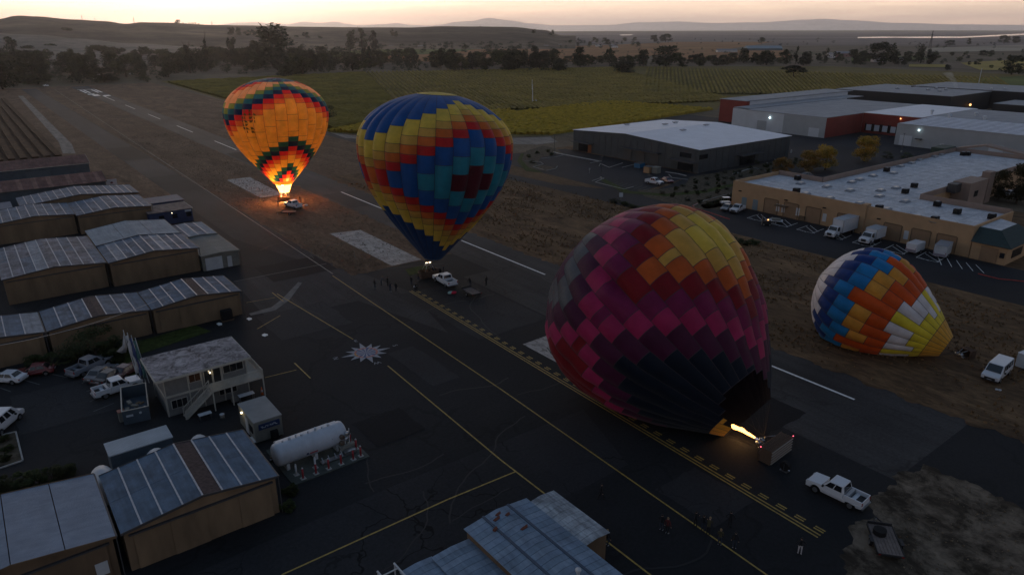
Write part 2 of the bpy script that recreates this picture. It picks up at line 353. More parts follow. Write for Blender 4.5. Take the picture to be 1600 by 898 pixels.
# hold-short marking: two solid and two broken yellow lines
hx=lambda y:52.1+(y-23.6)*(2.5/75.9)
for off in (0,.42):
    line('hold_line',(hx(23.6)+off,23.6),(hx(99.5)+off,99.5),.17,M_yel,.040)
hb=MB(); y=23.6
while y<99:
    for off in (.84,1.18):
        hb.face([(hx(y)+off,y,.04),(hx(y)+off+.17,y,.04),(hx(y)+off+.17,y+.95,.04),(hx(y)+off,y+.95,.04)])
    y+=1.95
hb.build('hold_dashes',M_yel,kind='structure')
M_tar=mat('crack_sealant',(.008,.008,.009),.6); M_patch1=asphalt('older_asphalt_patch',(.034,.034,.036),.5,.2); M_patch2=asphalt('fresh_asphalt_patch',(.012,.012,.014),.0)
cb_=MB(); rr_=random.Random(21)
for i in range(34):
    x,y=rr_.uniform(-5,84),rr_.uniform(24,160)
    if x<36 and y>100: continue
    a=rr_.choice((0,math.pi/2,0,rr_.uniform(0,3)))+rr_.uniform(-.15,.15); L=rr_.uniform(6,22); p=Vector((x,y)); w_=rr_.uniform(.05,.11)
    while L>0:
        q=p+Vector((math.cos(a),math.sin(a)))*.9; n_=Vector((-math.sin(a),math.cos(a)))*w_; cb_.face([(p.x-n_.x,p.y-n_.y,.035),(q.x-n_.x,q.y-n_.y,.035),(q.x+n_.x,q.y+n_.y,.035),(p.x+n_.x,p.y+n_.y,.035)]); p=q; a+=rr_.uniform(-.35,.35); L-=.9
cb_.build('sealed_crack',M_tar,kind='structure')
for k,(x0,x1,y0,y1,m) in enumerate(((30,41,93,104,M_patch1),(52.5,65.5,76,99,M_patch1),(28,34,60,66,M_patch2),(40,44,68,80,M_patch1),(60,71,36,46,M_patch2),(38,50,118,128,M_patch2),(41.3,49.8,205,232,M_patch1),(41.3,49.8,268,300,M_patch2),(86 if False else 73,83,160,178,M_patch1),(73,80,232,262,M_patch2),(46,52,30,37,M_patch1),(-2,10,86,97,M_patch1))):
    sheet('asphalt_patch',ragged([(x0,y0),(x1,y0),(x1,y1),(x0,y1)],.25,.8,k),.0285+.0003*k if m is M_patch1 else .0325+.0001*k,m)
# compass rose painted on the apron
M_cream=mat('pale_blue_grey_paint',(.27,.29,.33),.6,var=.15,vscale=3); M_blue=mat('navy_ground_paint',(.05,.08,.20),.6); M_pink=mat('faded_red_paint',(.42,.14,.11),.6,var=.2); M_orng=mat('orange_ground_paint',(.50,.22,.05),.6)
rc=at(572,551); 
def rose():
    c=Vector((rc.x,rc.y)); b=MB(); r1=1.65
    rot=math.atan2(at(610,543).y-at(533,558).y,at(610,543).x-at(533,558).x)
    for k in range(12):
        a=rot+2*math.pi*k/12; L=(3.5 if k%3==0 else 2.9)
        tip=c+Vector((math.cos(a),math.sin(a)))*L
        for sgn,mi in ((1,0),(-1,2)):
            e=c+Vector((math.cos(a+sgn*math.pi/12),math.sin(a+sgn*math.pi/12)))*r1; i_=c+Vector((math.cos(a),math.sin(a)))*r1*.9
            f=[(i_.x,i_.y,.046),(tip.x,tip.y,.046),(e.x,e.y,.046)]
            b.face(f if sgn<0 else f[::-1],mi if False else (0 if sgn>0 else 0))
    n=24
    for k in range(n):
        a0=rot+2*math.pi*k/n;a1=rot+2*math.pi*(k+1)/n
        for ra,rb,mi in ((0,1.35,0 if k%2 else 1),(1.35,1.62,2)):
            mm=mi
            if ra>0: mm=3 if k in (11,12,13) else (2 if k in (0,1,23,22,6,7,18) else 1 if k%4==0 else 2)
            p=[c+Vector((math.cos(a0),math.sin(a0)))*rb,c+Vector((math.cos(a1),math.sin(a1)))*rb]
            if ra==0: b.face([(c.x,c.y,.052),(p[0].x,p[0].y,.052),(p[1].x,p[1].y,.052)],mm)
            else:
                q=[c+Vector((math.cos(a1),math.sin(a1)))*ra,c+Vector((math.cos(a0),math.sin(a0)))*ra]
                b.face([(v.x,v.y,.052) for v in (*p,*q)],mm)
    b.build('compass_rose',[M_cream,M_blue,M_pink,M_orng],kind='structure'); return rot
ROT=rose()
def text(txt,size,loc,rot,m,name='lettering',parent=None,kind=None,ext=.004,align='CENTER'):
    cu=bpy.data.curves.new(name,'FONT'); cu.body=txt; cu.size=size; cu.extrude=ext; cu.align_x=align; cu.align_y='CENTER'; cu.materials.append(m)
    o=bpy.data.objects.new(name,cu); COL.objects.link(o); o.location=loc; o.rotation_euler=rot
    if parent: o.parent=parent
    if kind: o['kind']=kind
    return o
for ch_,px,py in (('N',525,560),('S',617,540),('E',556,533),('W',589,567)):
    p=at(px,py); a=math.atan2(p.y-rc.y,p.x-rc.x)-math.pi/2
    text(ch_,1.0,(p.x,p.y,.05),(0,0,a),M_cream,'compass_letter',kind='structure',ext=.002)
# pavement and roads on the right
sheet('industrial_road',[(131,-40),(150,-40),(150,104),(300,110),(300,128),(150,128),(141,133),(132,150),(128,200),(127,330),(120,330),(121,200),(127,150),(128.5,100)],.014,M_lot)
sheet('parking_lot',[(139,128),(176,135),(176,196),(150,200),(140,190)],.018,M_lot)
sheet('parking_lot',[(150,106),(277,110),(300,150),(300,240),(226,240),(226,136),(176,136),(150,128)],.019,M_lot)
sheet('yard_asphalt',[(226,60),(278,60),(310,152),(278,200),(226,200)],.022,M_lot)
sheetp('farm_track',[(515,207),(560,213),(720,218),(860,214),(872,222),(840,226),(700,224),(540,216)],.016,M_track)
sheetp('farm_track',[(640,176),(820,163),(960,152),(1120,154),(1120,158),(960,156),(830,167),(640,181)],.030,M_track)
sheetp('dirt_road',[(28,150),(36,150),(112,225),(118,240),(98,240),(92,222)],.018,M_track)
# ploughed field, far left, with real ridges
pf=MB()
for k in range(9):
    x=26.0-1.0-k*3.4
    pf.prism([(x-1.0,292),(x+1.0,292),(x+1.0,560),(x-1.0,560)],.02,.55)
sheet('ploughed_field',[(-60,290),(26,290),(26.5,560),(-60,560)],.017,M_plough)
pf.build('vine_rows',M_plough,label='brown bare vine rows running away at the left edge',cat='vine rows',kind='stuff')
# far fields
M_f1=mat('far_orange_field',(.26,.13,.055),.95,var=.25,vscale=.01,spec=.1); M_f2=mat('far_green_field',(.11,.13,.035),.95,var=.3,vscale=.01,spec=.1)
M_f3=mat('far_gold_field',(.34,.26,.07),.95,var=.25,vscale=.01,spec=.1); M_f4=mat('far_pale_field',(.30,.26,.20),.95,var=.2,vscale=.004,spec=.1)
M_f5=mat('far_marsh',(.17,.14,.13),.95,var=.3,vscale=.0015,spec=.1)
sheetp('far_marsh',[(640,53),(1700,50),(1700,72),(1000,72),(640,68)],.3,M_f5)
for k,(q,m) in enumerate([([(590,84),(720,78),(1110,66),(1110,72),(900,97),(590,97)],M_f1),([(840,76),(1060,66),(1210,66),(1120,80),(950,93),(840,88)],M_f1),([(1060,80),(1230,79),(1240,92),(1060,94)],M_f1),([(480,85),(600,77),(760,75),(700,84),(500,92)],M_f2),([(1330,91),(1440,88),(1450,94),(1330,97)],M_f2),([(1500,99),(1620,92),(1620,112),(1530,110)],M_f3),([(1420,101),(1478,102),(1478,106),(1420,105)],M_f3),([(1440,76),(1620,70),(1620,80),(1450,82)],M_f4),([(1480,126),(1640,118),(1640,142),(1540,142)],M_f2)]):
    sheetp('far_field',q,.45+.02*k,m)
sheetp('bay_water',[(838,49.0),(1330,46.9),(1450,46.6),(1620,43.9+.6),(1620,45.5+1.2),(1470,47.9),(1330,48.0),(838,50.0)],.8,M_water) if False else None
# bay and channels as water sheets
def ring_water(name,pts,z): sheet(name,ccw([az(px,d) for px,d in pts]),z,M_water)
ring_water('bay_water',[(838,9500),(1000,11200),(1200,13500),(1400,15500),(1640,15000),(1640,32000),(838,32000)],1.0)
sheetp('river_channel',[(1340,58.6),(1380,58.0),(1400,58.3),(1470,57.8),(1500,58),(1600,53),(1640,51.5),(1640,53.6),(1600,55.3),(1500,60.0),(1430,60.2),(1400,59.6),(1380,60.0),(1340,60.3)],1.0,M_water)
sheetp('pond',[(968,54.6),(990,54.4),(985,55.8),(970,55.8)],1.0,M_water)
# ------------------------------------------------------------------ hills
def interp(tab,x):
    if x<=tab[0][0]: return tab[0][1]
    for (a,b),(c,d) in zip(tab,tab[1:]):
        if x<=c:
            t=(x-a)/(c-a); t=t*t*(3-2*t); return b+(d-b)*t
    return tab[-1][1]
def ridge(name,tab,d0,d1,d2,m,px0,px1,n,k=14,rough=1.0,base=0,onset=None):
    """terrain rising from d0 to its crest at d1 and falling again to d2; tab gives the crest's rise over the horizon"""
    b=MB(); rings=[]
    ds=[d0+(d1-d0)*i/k for i in range(k+1)]+[d1+(d2-d1)*i/5 for i in range(1,6)]
    for d in ds:
        ring=[]
        for j in range(n+1):
            px=px0+(px1-px0)*j/n
            rise=interp(tab,px); hc=zat(px,44-rise,az(px,d1))
            if d<=d1: t=(d-d0)/(d1-d0); f=t*t*(3-2*t) if onset is None else max(0,t)**onset
            else: t=1-(d-d1)/(d2-d1); f=t*t*(3-2*t)
            h=hc*f
            p=az(px,d)
            h+=rough*f*(noise.fractal(Vector((p.x,p.y,0))*(1.2/ (d1*.12)),.9,2.1,5))*hc*.05
            ring.append((p.x,p.y,max(h,base-1) if f>0 else base-1))
        rings.append(ring)
    b.loft(rings,cap=False,closed=False)
    b.f=[f[::-1] for f in b.f]
    return b.build(name,m,smooth=True,kind='structure')
def hillmat(name,a,b_,s):
    m,t,b,o=newmat(name); n1=tnoise(t,tmap(t,o,(1,1,1)),s,6,.6,.5); n2=tnoise(t,o,s*8,5,.7)
    c=ramp_mix(t,n1,a,b_,.4,.62); c=mixc(t,c,ramp_mix(t,n2,(.6,.6,.6),(1.3,1.3,1.3)),.6,'MULTIPLY')
    t.links.new(c,b.inputs['Base Color']); b.inputs['Roughness'].default_value=1; b.inputs['Specular IOR Level'].default_value=.05; return m
M_hill=hillmat('dry_grass_hill',(.085,.068,.052),(.20,.155,.11),.0022); M_hill2=hillmat('pale_stubble_hill',(.20,.175,.145),(.27,.24,.20),.003); M_mtn=hillmat('haze_toned_mountain',(.52,.47,.46),(.60,.55,.54),.0003)  # mountain base colour is very pale: distance haze painted into it
crest=[(-60,15),(0,14),(30,19),(60,18),(120,13),(165,11),(200,6.5),(222,9),(270,7.5),(300,5.5),(330,4.5),(400,3.5),(560,1),(640,1),(700,3),(745,2.5),(800,1.6),(850,-3),(880,-12)]
ridge('hill',crest,1500,2500,3600,M_hill,-80,900,150,18)
crest2=[(-60,-6),(60,-11),(120,-17),(200,-24),(300,-30),(420,-33)]
ridge('hill',crest2,950,1450,1900,M_hill2,-80,420,60,10,.5)
crest3=[(-60,0),(60,3),(150,-1),(250,-6),(330,-8),(420,-9),(500,-14)]
ridge('hill',crest3,1500,2000,2600,M_hill,-80,520,70,10,.8)
mt=[(300,-2),(330,3),(370,8),(400,9),(425,7),(450,6),(475,10),(500,8),(525,10),(545,6),(560,4.5),(600,6),(622,8),(640,5),(670,4),(690,5.5),(712,9.5),(735,11),(765,16),(785,13),(800,11.5),(830,7),(870,4),(950,5),(1000,9),(1060,10),(1110,8),(1180,9),(1260,13),(1280,14.5),(1330,12),(1400,8),(1500,5.5),(1600,5),(1660,5)]
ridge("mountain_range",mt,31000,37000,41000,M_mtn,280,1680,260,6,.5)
# ------------------------------------------------------------------ vegetation
def leafmat(name,a,b_,trans=.25):
    m=bpy.data.materials.new(name); m.use_nodes=True; t=m.node_tree; p=t.nodes['Principled BSDF']; o=N(t,'ShaderNodeTexCoord').outputs['Object']
    n=tnoise(t,o,3.5,3); c=ramp_mix(t,n,a,b_,.38,.62)
    oi=N(t,'ShaderNodeObjectInfo'); h=N(t,'ShaderNodeHueSaturation'); mr=N(t,'ShaderNodeMapRange'); mr.inputs[3].default_value=.65; mr.inputs[4].default_value=1.35
    t.links.new(oi.outputs['Random'],mr.inputs[0]); t.links.new(mr.outputs[0],h.inputs['Value']); t.links.new(c,h.inputs['Color'])
    mh=N(t,'ShaderNodeMapRange'); mh.inputs[3].default_value=.485; mh.inputs[4].default_value=.515
    t.links.new(oi.outputs['Random'],mh.inputs[0]); t.links.new(mh.outputs[0],h.inputs['Hue'])
    t.links.new(h.outputs[0],p.inputs['Base Color']); p.inputs['Roughness'].default_value=.8; p.inputs['Specular IOR Level'].default_value=.2
    tr=N(t,'ShaderNodeBsdfTranslucent'); t.links.new(h.outputs[0],tr.inputs[0]); ms=N(t,'ShaderNodeMixShader'); ms.inputs[0].default_value=trans
    t.links.new(p.outputs[0],ms.inputs[1]); t.links.new(tr.outputs[0],ms.inputs[2]); t.links.new(ms.outputs[0],t.nodes['Material Output'].inputs[0])
    return m
L_dark=leafmat('oak_leaves',(.020,.026,.014),(.055,.062,.026)); L_mid=leafmat('willow_leaves',(.045,.052,.022),(.105,.105,.040)); L_euc=leafmat('eucalyptus_leaves',(.024,.030,.020),(.060,.068,.040))
L_con=leafmat('conifer_needles',(.014,.020,.014),(.038,.048,.028)); L_amb=leafmat('autumn_leaves',(.20,.15,.025),(.55,.30,.04)); L_bush=leafmat('shrub_leaves',(.022,.034,.012),(.060,.070,.022)); L_grey=leafmat('grey_green_leaves',(.045,.052,.035),(.10,.10,.065))
M_bark=mat('bark',(.075,.055,.040),.95,var=.3,vscale=4,spec=.1)
def limb_mesh(kind,rr):
    b=MB(); h={'oak':.42,'tall':.72,'cone':.9,'bush':.25,'column':.8,'umbrella':.5}[kind]
    pts=[Vector((0,0,-.01)),Vector((rr.uniform(-.02,.02),rr.uniform(-.02,.02),h*.4)),Vector((rr.uniform(-.04,.04),rr.uniform(-.04,.04),h))]
    w=.035
    for i in range(2): b.tube(pts[i],pts[i+1],w*(1-.4*i),7,0,w*(1-.4*(i+1)))
    for k in range(7 if kind!='bush' else 4):
        a=k*2.4+rr.uniform(-.4,.4); t=rr.uniform(.45,1); s=pts[0].lerp(pts[2],t); L=.34 if kind in('oak','umbrella') else .2
        e=s+Vector((math.cos(a)*L*rr.uniform(.7,1.1),math.sin(a)*L*rr.uniform(.7,1.1),rr.uniform(.1,.34)*(.6 if kind=='oak' else 1)))
        b.tube(s,e,.014,5,0,.004)
    return b
def crown_mesh(kind,n,leaf,seed):
    rr=random.Random(seed); b=MB(); cl=[]
    nc={'oak':26,'tall':24,'cone':26,'bush':14,'column':18,'umbrella':24}[kind]
    for i in range(nc):
        a=rr.uniform(0,2*math.pi); q=math.sqrt(rr.random())
        if kind=='oak': z=rr.uniform(.14,.84); rad=.40*math.sqrt(max(.05,1-((z-.42)/.50)**2)); r=rr.uniform(.13,.20)
        elif kind=='umbrella': z=rr.uniform(.42,.86); rad=.46*math.sqrt(max(.05,1-((z-.5)/.40)**2)); r=rr.uniform(.09,.15)
        elif kind=='tall': z=rr.uniform(.10,.92); rad=.40*(1-abs(z-.55)*1.05)*rr.uniform(.6,1.15); r=rr.uniform(.11,.19)
        elif kind=='cone': z=rr.uniform(.08,.94); rad=.40*(1-z)*1.05; r=.05+.10*(1-z)
        elif kind=='column': z=rr.uniform(.15,.95); rad=.30*math.sin(math.pi*min(1,z*.85+.1)); r=rr.uniform(.08,.14)
        else: z=rr.uniform(.12,.8); rad=.40*math.sqrt(max(.05,1-((z-.35)/.62)**2)); r=rr.uniform(.12,.20)
        cl.append((rad*q*math.cos(a),rad*q*math.sin(a),z,r))
    for i in range(n):
        c=cl[i%nc]
        while True:
            d=Vector((rr.uniform(-1,1),rr.uniform(-1,1),rr.uniform(-1,1)))
            if .2<d.length<1: break
        d=d.normalized()*(c[3]*rr.uniform(.55,1.08)); d.z*=.72
        p=Vector(c[:3])+d; s=leaf*rr.uniform(.6,1.35)
        x=Vector((rr.uniform(-1,1),rr.uniform(-1,1),rr.uniform(-.6,.6))).normalized(); y=x.cross(Vector((rr.uniform(-.4,.4),rr.uniform(-.4,.4),1))).normalized()
        b.face([p-x*s,p-y*s*.6,p+x*s,p+y*s*.6])
    return b
PROTO={}
def proto(kind,var,leafm,n,leaf):
    key=(kind,var,leafm.name,n>2000)
    if key not in PROTO:
        c=crown_mesh(kind,n,leaf,hash((kind,var))%9999 if False else (len(kind)*131+var*17)); t=limb_mesh(kind,random.Random(var+5))
        mc=bpy.data.meshes.new('crown'); mc.from_pydata(c.v,[],c.f); mc.materials.append(leafm)
        mt=bpy.data.meshes.new('trunk'); mt.from_pydata(t.v,[],t.f); mt.materials.append(M_bark)
        PROTO[key]=(mc,mt)
    return PROTO[key]
def tree(name,p,h,w,kind,leafm,var,label,group,n=1700,leaf=.050,cat='tree'):
    leaf=leaf if n>2000 else max(leaf,.04); mc,mt=proto(kind,var,leafm,n,leaf)
    r=thing(name,label,cat,p,rnd.uniform(0,6.28),group)
    for nm,me in (('trunk',mt),('crown',mc)):
        o=bpy.data.objects.new(nm,me); COL.objects.link(o); o.parent=r; o.scale=(w,w,h)
    return r
def tpx(name,px,yb,yt,wpx,kind,leafm,label,group=None,z0=0.0,n=1700,leaf=.050,var=None,cat='tree'):
    p=at(px,yb,z0); d=math.hypot(p.x,p.y)
    zt=zat(px,yt,p); w=wpx/FPX*(p.x*sh+p.y*ch)*1.0
    return tree(name,p,max(2,zt-z0),w,kind,leafm,rnd.randrange(3) if var is None else var,label,group,n,leaf,cat)
G1='trees of the dark belt beyond the airfield'
def belt(x0,x1,y0,y1,cnt,kinds,hpx,label,group,z0=0,sep=5):
    placed=[]; tries=0
    while len(placed)<cnt and tries<cnt*30:
        tries+=1
        px=rnd.uniform(x0,x1); f=rnd.random(); yb=y1+(y0-y1)*f*f
        if any(abs(px-a)<sep and abs(yb-c)<2.2 for a,c in placed): continue
        placed.append((px,yb)); kd,lm=rnd.choice(kinds)
        dist=CAM_H*FPX/(yb-44+1e-6); hm=rnd.uniform(*hpx); 
        p=at(px,yb,z0); w=hm*rnd.uniform(.95,1.45) if kd in('oak','bush','umbrella') else hm*rnd.uniform(.6,.85)
        tree('tree' if kd!='bush' else 'shrub',p,hm,w,kd,lm,rnd.randrange(3),label,group,cat='tree')
oakmix=[('oak',L_dark),('oak',L_dark),('oak',L_bush),('tall',L_euc),('bush',L_bush),('oak',L_dark)]
belt(-20,150,131,92,40,oakmix,(14,23),'dark tree of the thick belt left of the runway end',G1+' left of the runway end')
belt(140,520,122,92,76,oakmix,(13,21),'dark tree of the belt between runway end and tall eucalyptus',G1+' up to the tall eucalyptus')
belt(500,880,113,95,60,oakmix,(12,19),'dark tree of the belt behind the middle green vineyard',G1+' behind the green vineyard')
belt(860,1110,105.5,98,24,[('oak',L_dark),('umbrella',L_dark),('oak',L_bush)],(9,15),'rounded oak in the row behind the vineyard, right of centre','oaks in the row behind the vineyard')
belt(1090,1330,103,95,22,[('oak',L_dark),('bush',L_dark),('oak',L_mid)],(8,14),'dark oak in the row left of the far farmhouse','oaks left of the far farmhouse')
belt(1330,1470,103,92,18,oakmix,(9,16),'dark tree around the far white farmhouse','trees around the far white farmhouse')
belt(1455,1610,112,86,16,[('oak',L_dark),('bush',L_bush)],(4,8),'low dark tree among the far right fields','low trees among the far right fields')
belt(100,330,80,66,18,[('oak',L_dark),('bush',L_dark)],(5,10),'small hazy tree by the far vehicles on the left','small hazy trees by the far vehicles')
belt(820,1000,72,64,22,[('oak',L_dark),('column',L_euc),('oak',L_euc)],(10,15),'hazy tree on the low rise right of centre','hazy trees on the low rise right of centre')
def mass(name,label,bands,leafm,seed,nq=170,leaf=.085):
    """undergrowth and back rows that read as one mass"""
    rr=random.Random(seed); b=MB(); cr=[crown_mesh(k,nq,leaf,seed+i) for i,k in enumerate(('oak','bush','tall'))]
    for x0,x1,y0,y1,cnt,h0,h1 in bands:
        for _ in range(cnt):
            px=rr.uniform(x0,x1); yb=y1+(y0-y1)*rr.random()**1.5; p=at(px,yb); h=rr.uniform(h0,h1); w=h*rr.uniform(1.0,1.7); a=rr.uniform(0,6.3); c=rr.choice(cr); ca,sa=math.cos(a)*w,math.sin(a)*w; i0=len(b.v)
            b.v+=[(p.x+v[0]*ca-v[1]*sa,p.y+v[0]*sa+v[1]*ca,p.z+v[2]*h) for v in c.v]; b.f+=[tuple(i+i0 for i in f) for f in c.f]; b.m+=c.m
    return b.build(name,leafm,label=label,cat='thicket',kind='stuff')
mass('thicket','dark undergrowth and back rows of trees filling the belt beyond the airfield',[(-30,250,130,96,150,4,8),(250,520,117,92,130,4,8),(500,880,112,96,150,4,8),(880,1100,104,97,40,3,6),(-30,330,94,80,120,9,14),(330,620,97,84,80,9,13),(1100,1480,101,95,60,3,6)],L_dark,11)
mass('thicket','hazy far hedges and copses among the fields and houses of the plain',[(430,840,84,66,120,8,15),(600,1000,78,66,60,6,12),(980,1300,74,62,30,4,8),(0,330,78,68,30,4,8),(1300,1620,90,66,40,3,8),(850,1250,88,78,30,3,6)],L_euc,23)
# single trees that stand out
S1=[('eucalyptus',428,103,38,84,'tall',L_euc,'very tall broad eucalyptus, the highest tree against the sky',1990,.045),
('eucalyptus',405,104,62,34,'tall',L_euc,'shorter leaning eucalyptus on the left of the tallest one',1300,.046),
('cypress',297,115,66,30,'cone',L_con,'broad dark conical tree left of the lighter pointed one',1200,.03),
('cypress',325,110,59,22,'cone',L_con,'slim pointed dark tree right of the broad conical one',1000,.03),
('eucalyptus',23,104,58,34,'tall',L_euc,'tall windswept tree at the far left edge',1200,.026),
('oak_tree',5,140,95,50,'oak',L_dark,'large near black oak cut by the left edge',1300,.026),
('oak_tree',60,132,112,50,'bush',L_dark,'low spreading dark oak left of the runway end',1000,.028),
('oak_tree',163,128,104,44,'oak',L_dark,'dark oak standing directly behind the runway end',1000,.028),
('eucalyptus',367,104,57,20,'tall',L_euc,'thin hazy tree left of the tallest eucalyptus',1300,.046),
('eucalyptus',548,80,47,22,'tall',L_euc,'left tall hazy eucalyptus of the dense grove',1300,.046),
('eucalyptus',566,80,45,26,'column',L_euc,'middle tall hazy eucalyptus of the dense grove',1300,.046),
('eucalyptus',584,80,48,18,'tall',L_euc,'right tall hazy eucalyptus of the dense grove',1300,.046),
('pine_tree',578,104,70,16,'cone',L_con,'dark upright pine rising from the belt in the middle',1300,.046),
('pine_tree',689,108,73,14,'column',L_con,'dark upright tree left of the pale poplar',1300,.046),
('poplar',699,108,80,9,'column',L_grey,'pale leafless looking poplar between two dark trees',700,.03),
('pine_tree',710,108,75,15,'column',L_con,'dark upright tree right of the pale poplar',1300,.046),
('pine_tree',738,109,80,22,'tall',L_con,'wide black tree at the vineyard edge near the middle',1300,.046),
('oak_tree',803,108,74,38,'oak',L_dark,'wide dark oak behind the wind machine',1300,.046),
('oak_tree',835,100,69,18,'oak',L_euc,'round hazy tree left of the double oaks',1300,.046),
('oak_tree',865,105,71,20,'oak',L_dark,'round oak on a visible trunk in the hedge row',1300,.046),
('oak_tree',905,105,71,20,'oak',L_dark,'round oak between the paired oaks and the lone field oak',1300,.046),
('oak_tree',952,104,73,17,'umbrella',L_dark,'flat topped oak behind the lone vineyard oak',1300,.046),
('lone_oak',972,115,92,44,'oak',L_dark,'lone wide oak standing in the vineyard right of centre',1800,.022),
('lone_oak',1240,121.5,101,40,'umbrella',L_dark,'lone umbrella shaped oak in the right of the vineyard',1800,.022),
('oak_tree',1005,104,73,19,'oak',L_dark,'rounded oak left of the great double oak',1300,.046),
('oak_tree',1040,104,69,46,'oak',L_dark,'great broad oak tallest in its row behind the vineyard',1500,.025),
('eucalyptus',833,68,46,12,'tall',L_euc,'tall hazy eucalyptus left of the low grove',700,.034),
('eucalyptus',862,68,47,11,'tall',L_euc,'tall hazy eucalyptus at the left of the low grove',700,.034),
('oak_tree',1022,66,53,14,'oak',L_euc,'left tree of the hazy pair in the far plain',700,.034),
('oak_tree',1040,66,52,20,'oak',L_euc,'right tree of the hazy pair in the far plain',700,.034),
('oak_tree',1190,70,58,12,'umbrella',L_dark,'small round tree alone on the far plain',700,.034),
('oak_tree',1162,99,73,18,'oak',L_dark,'dark oak in front of the long farm shed',1300,.046),
('oak_tree',1197,102,77,26,'oak',L_dark,'wide dark oak right of the farm shed',1300,.046),
('oak_tree',1228,101,76,18,'tall',L_dark,'narrow dark tree left of the barn gap',1300,.046),
('pine_tree',1243,100,73,11,'column',L_con,'pointed dark tree beside the barn gap',1300,.046),
('oak_tree',1258,101,79,20,'oak',L_dark,'round dark tree right of the pointed one',1300,.046),
('oak_tree',1289,98,75,14,'tall',L_dark,'upright dark tree left of the pinkish barn',1300,.046),
('oak_tree',1335,101,77,17,'tall',L_dark,'upright dark tree right of the pinkish barn',1300,.046),
('oak_tree',1376,99,63,44,'oak',L_dark,'tallest broad tree over the white farmhouse',1300,.026),
('oak_tree',1438,99,67,22,'tall',L_dark,'tall ragged tree right of the white farmhouse',1000,.03),
('oak_tree',1484,72,62,14,'oak',L_euc,'small hazy tree below the shining channel',700,.034),
('oak_tree',1513,70,60,9,'tall',L_euc,'thin hazy tree right of the small one by the channel',700,.034),
('oak_tree',1568,68,54,17,'oak',L_euc,'left hazy tree of the pair by the river at right',700,.034),
('oak_tree',1586,68,56,14,'oak',L_euc,'right hazy tree of the pair by the river at right',700,.034),
('oak_tree',1536,88,78,14,'oak',L_dark,'round dark tree alone in the pale right field',700,.034),
('oak_tree',1580,117,84,36,'oak',L_dark,'large dark oak near the right edge by the gold field',1500,.024),
('oak_tree',737,58,41.5,22,'oak',L_dark,'broad grove tree on the hill crest in the middle',700,.034),
('oak_tree',750,58,40,7,'column',L_con,'single upright tree at the end of the hill crest grove',500,.034)]
for nm,px,yb,yt,w,kd,lm,lab,n,lf in S1: tpx(nm,px,yb,yt,w,kd,lm,lab,None,0,n,lf)
# hill crest trees against the glow and hillside groves
def hilltree(px,d,ybase,ytop,wpx,kd,lm,lab,grp):
    p=az(px,d); z0=zat(px,ybase,p); h=zat(px,ytop,p)-z0; p.z=z0-.8
    tree('hill_tree',p,h+.8,wpx/FPX*d,kd,lm,rnd.randrange(3),lab,grp,700,.034)
hilltree(279,2440,40,30.5,10,'tall',L_con,'tallest tree of the small row on the glowing skyline',None)
for k,px in enumerate((287,292,297,302,306,311)): hilltree(px,2440,41,34.5+rnd.uniform(0,2),5,'oak',L_con,'small tree in the row on the glowing skyline','small trees in a row on the glowing skyline')
for px,yb,yt,w in ((48,57,47,10),(56,57,50,14),(68,58,50,14),(86,60,50,10),(97,61,48,14),(104,61,41.5,17),(113,61,48,12),(124,61,53,12),(133,62,52,14),(146,63,54,12),(155,64,53,12),(175,66,54,12),(200,60,54,20),(216,59,53,18),(228,60,54,14)):
    hilltree(px,1880,yb,yt,w,'oak',L_dark,'hazy dark tree in the groves on the left hillside','hazy trees on the left hillside')
for px,yb,yt,w in ((360,58,42,14),(372,57,43,12),(385,58,47,14),(395,58,46,10),(460,66,55,12),(478,64,50,14),(500,66,56,12),(612,56,46,8),(618,58,49,9)):
    hilltree(px,1900,yb,yt,w,'tall',L_euc,'hazy eucalyptus on the low hills behind the belt','hazy eucalyptus on the low hills')
# autumn trees round the commercial buildings (closer: finer leaves)
AM=[(1221,274,244,34,'low golden tree left of the amber pair'),(1262,268,232,42,'left tree of the big amber pair by the white warehouse'),(1289,266,224,42,'right tree of the big amber pair, taller and greener'),(1350,252,209,46,'wide amber tree in front of the loading docks'),(1480,228,212,16,'left small russet tree behind the cream parapet'),(1494,228,211,18,'right small russet tree behind the cream parapet'),(1571,240,214,22,'tall yellow tree at the right, left of its pair'),(1590,240,217,18,'yellow tree cut by the right edge')]
for px,yb,yt,w,lab in AM: tpx('autumn_tree',px,yb,yt,w,'oak',L_amb,lab,None,0,6000,.024,rnd.randrange(3))
for px,yb,yt,w,lab in [(1588,318,252,52,'large dark green tree cut by the right edge behind the tan building'),(1560,312,262,40,'olive coloured tree in the courtyard of the tan building')]: tpx('courtyard_tree',px,yb,yt,w,'oak',leafmat('olive_leaves',(.035,.035,.012),(.085,.070,.020)) if 'olive_leaves' not in MC else MC['olive_leaves'],lab,None,0,6000,.024,1)
for px,yb,yt,w,lab in [(1385,247,232,22,'round black shrub right of the wide amber tree'),(1418,247,234,22,'black shrub in front of the white dock wall')]: tpx('shrub',px,yb,yt,w,'bush',L_bush,lab,None,0,3000,.018,1,cat='shrub')
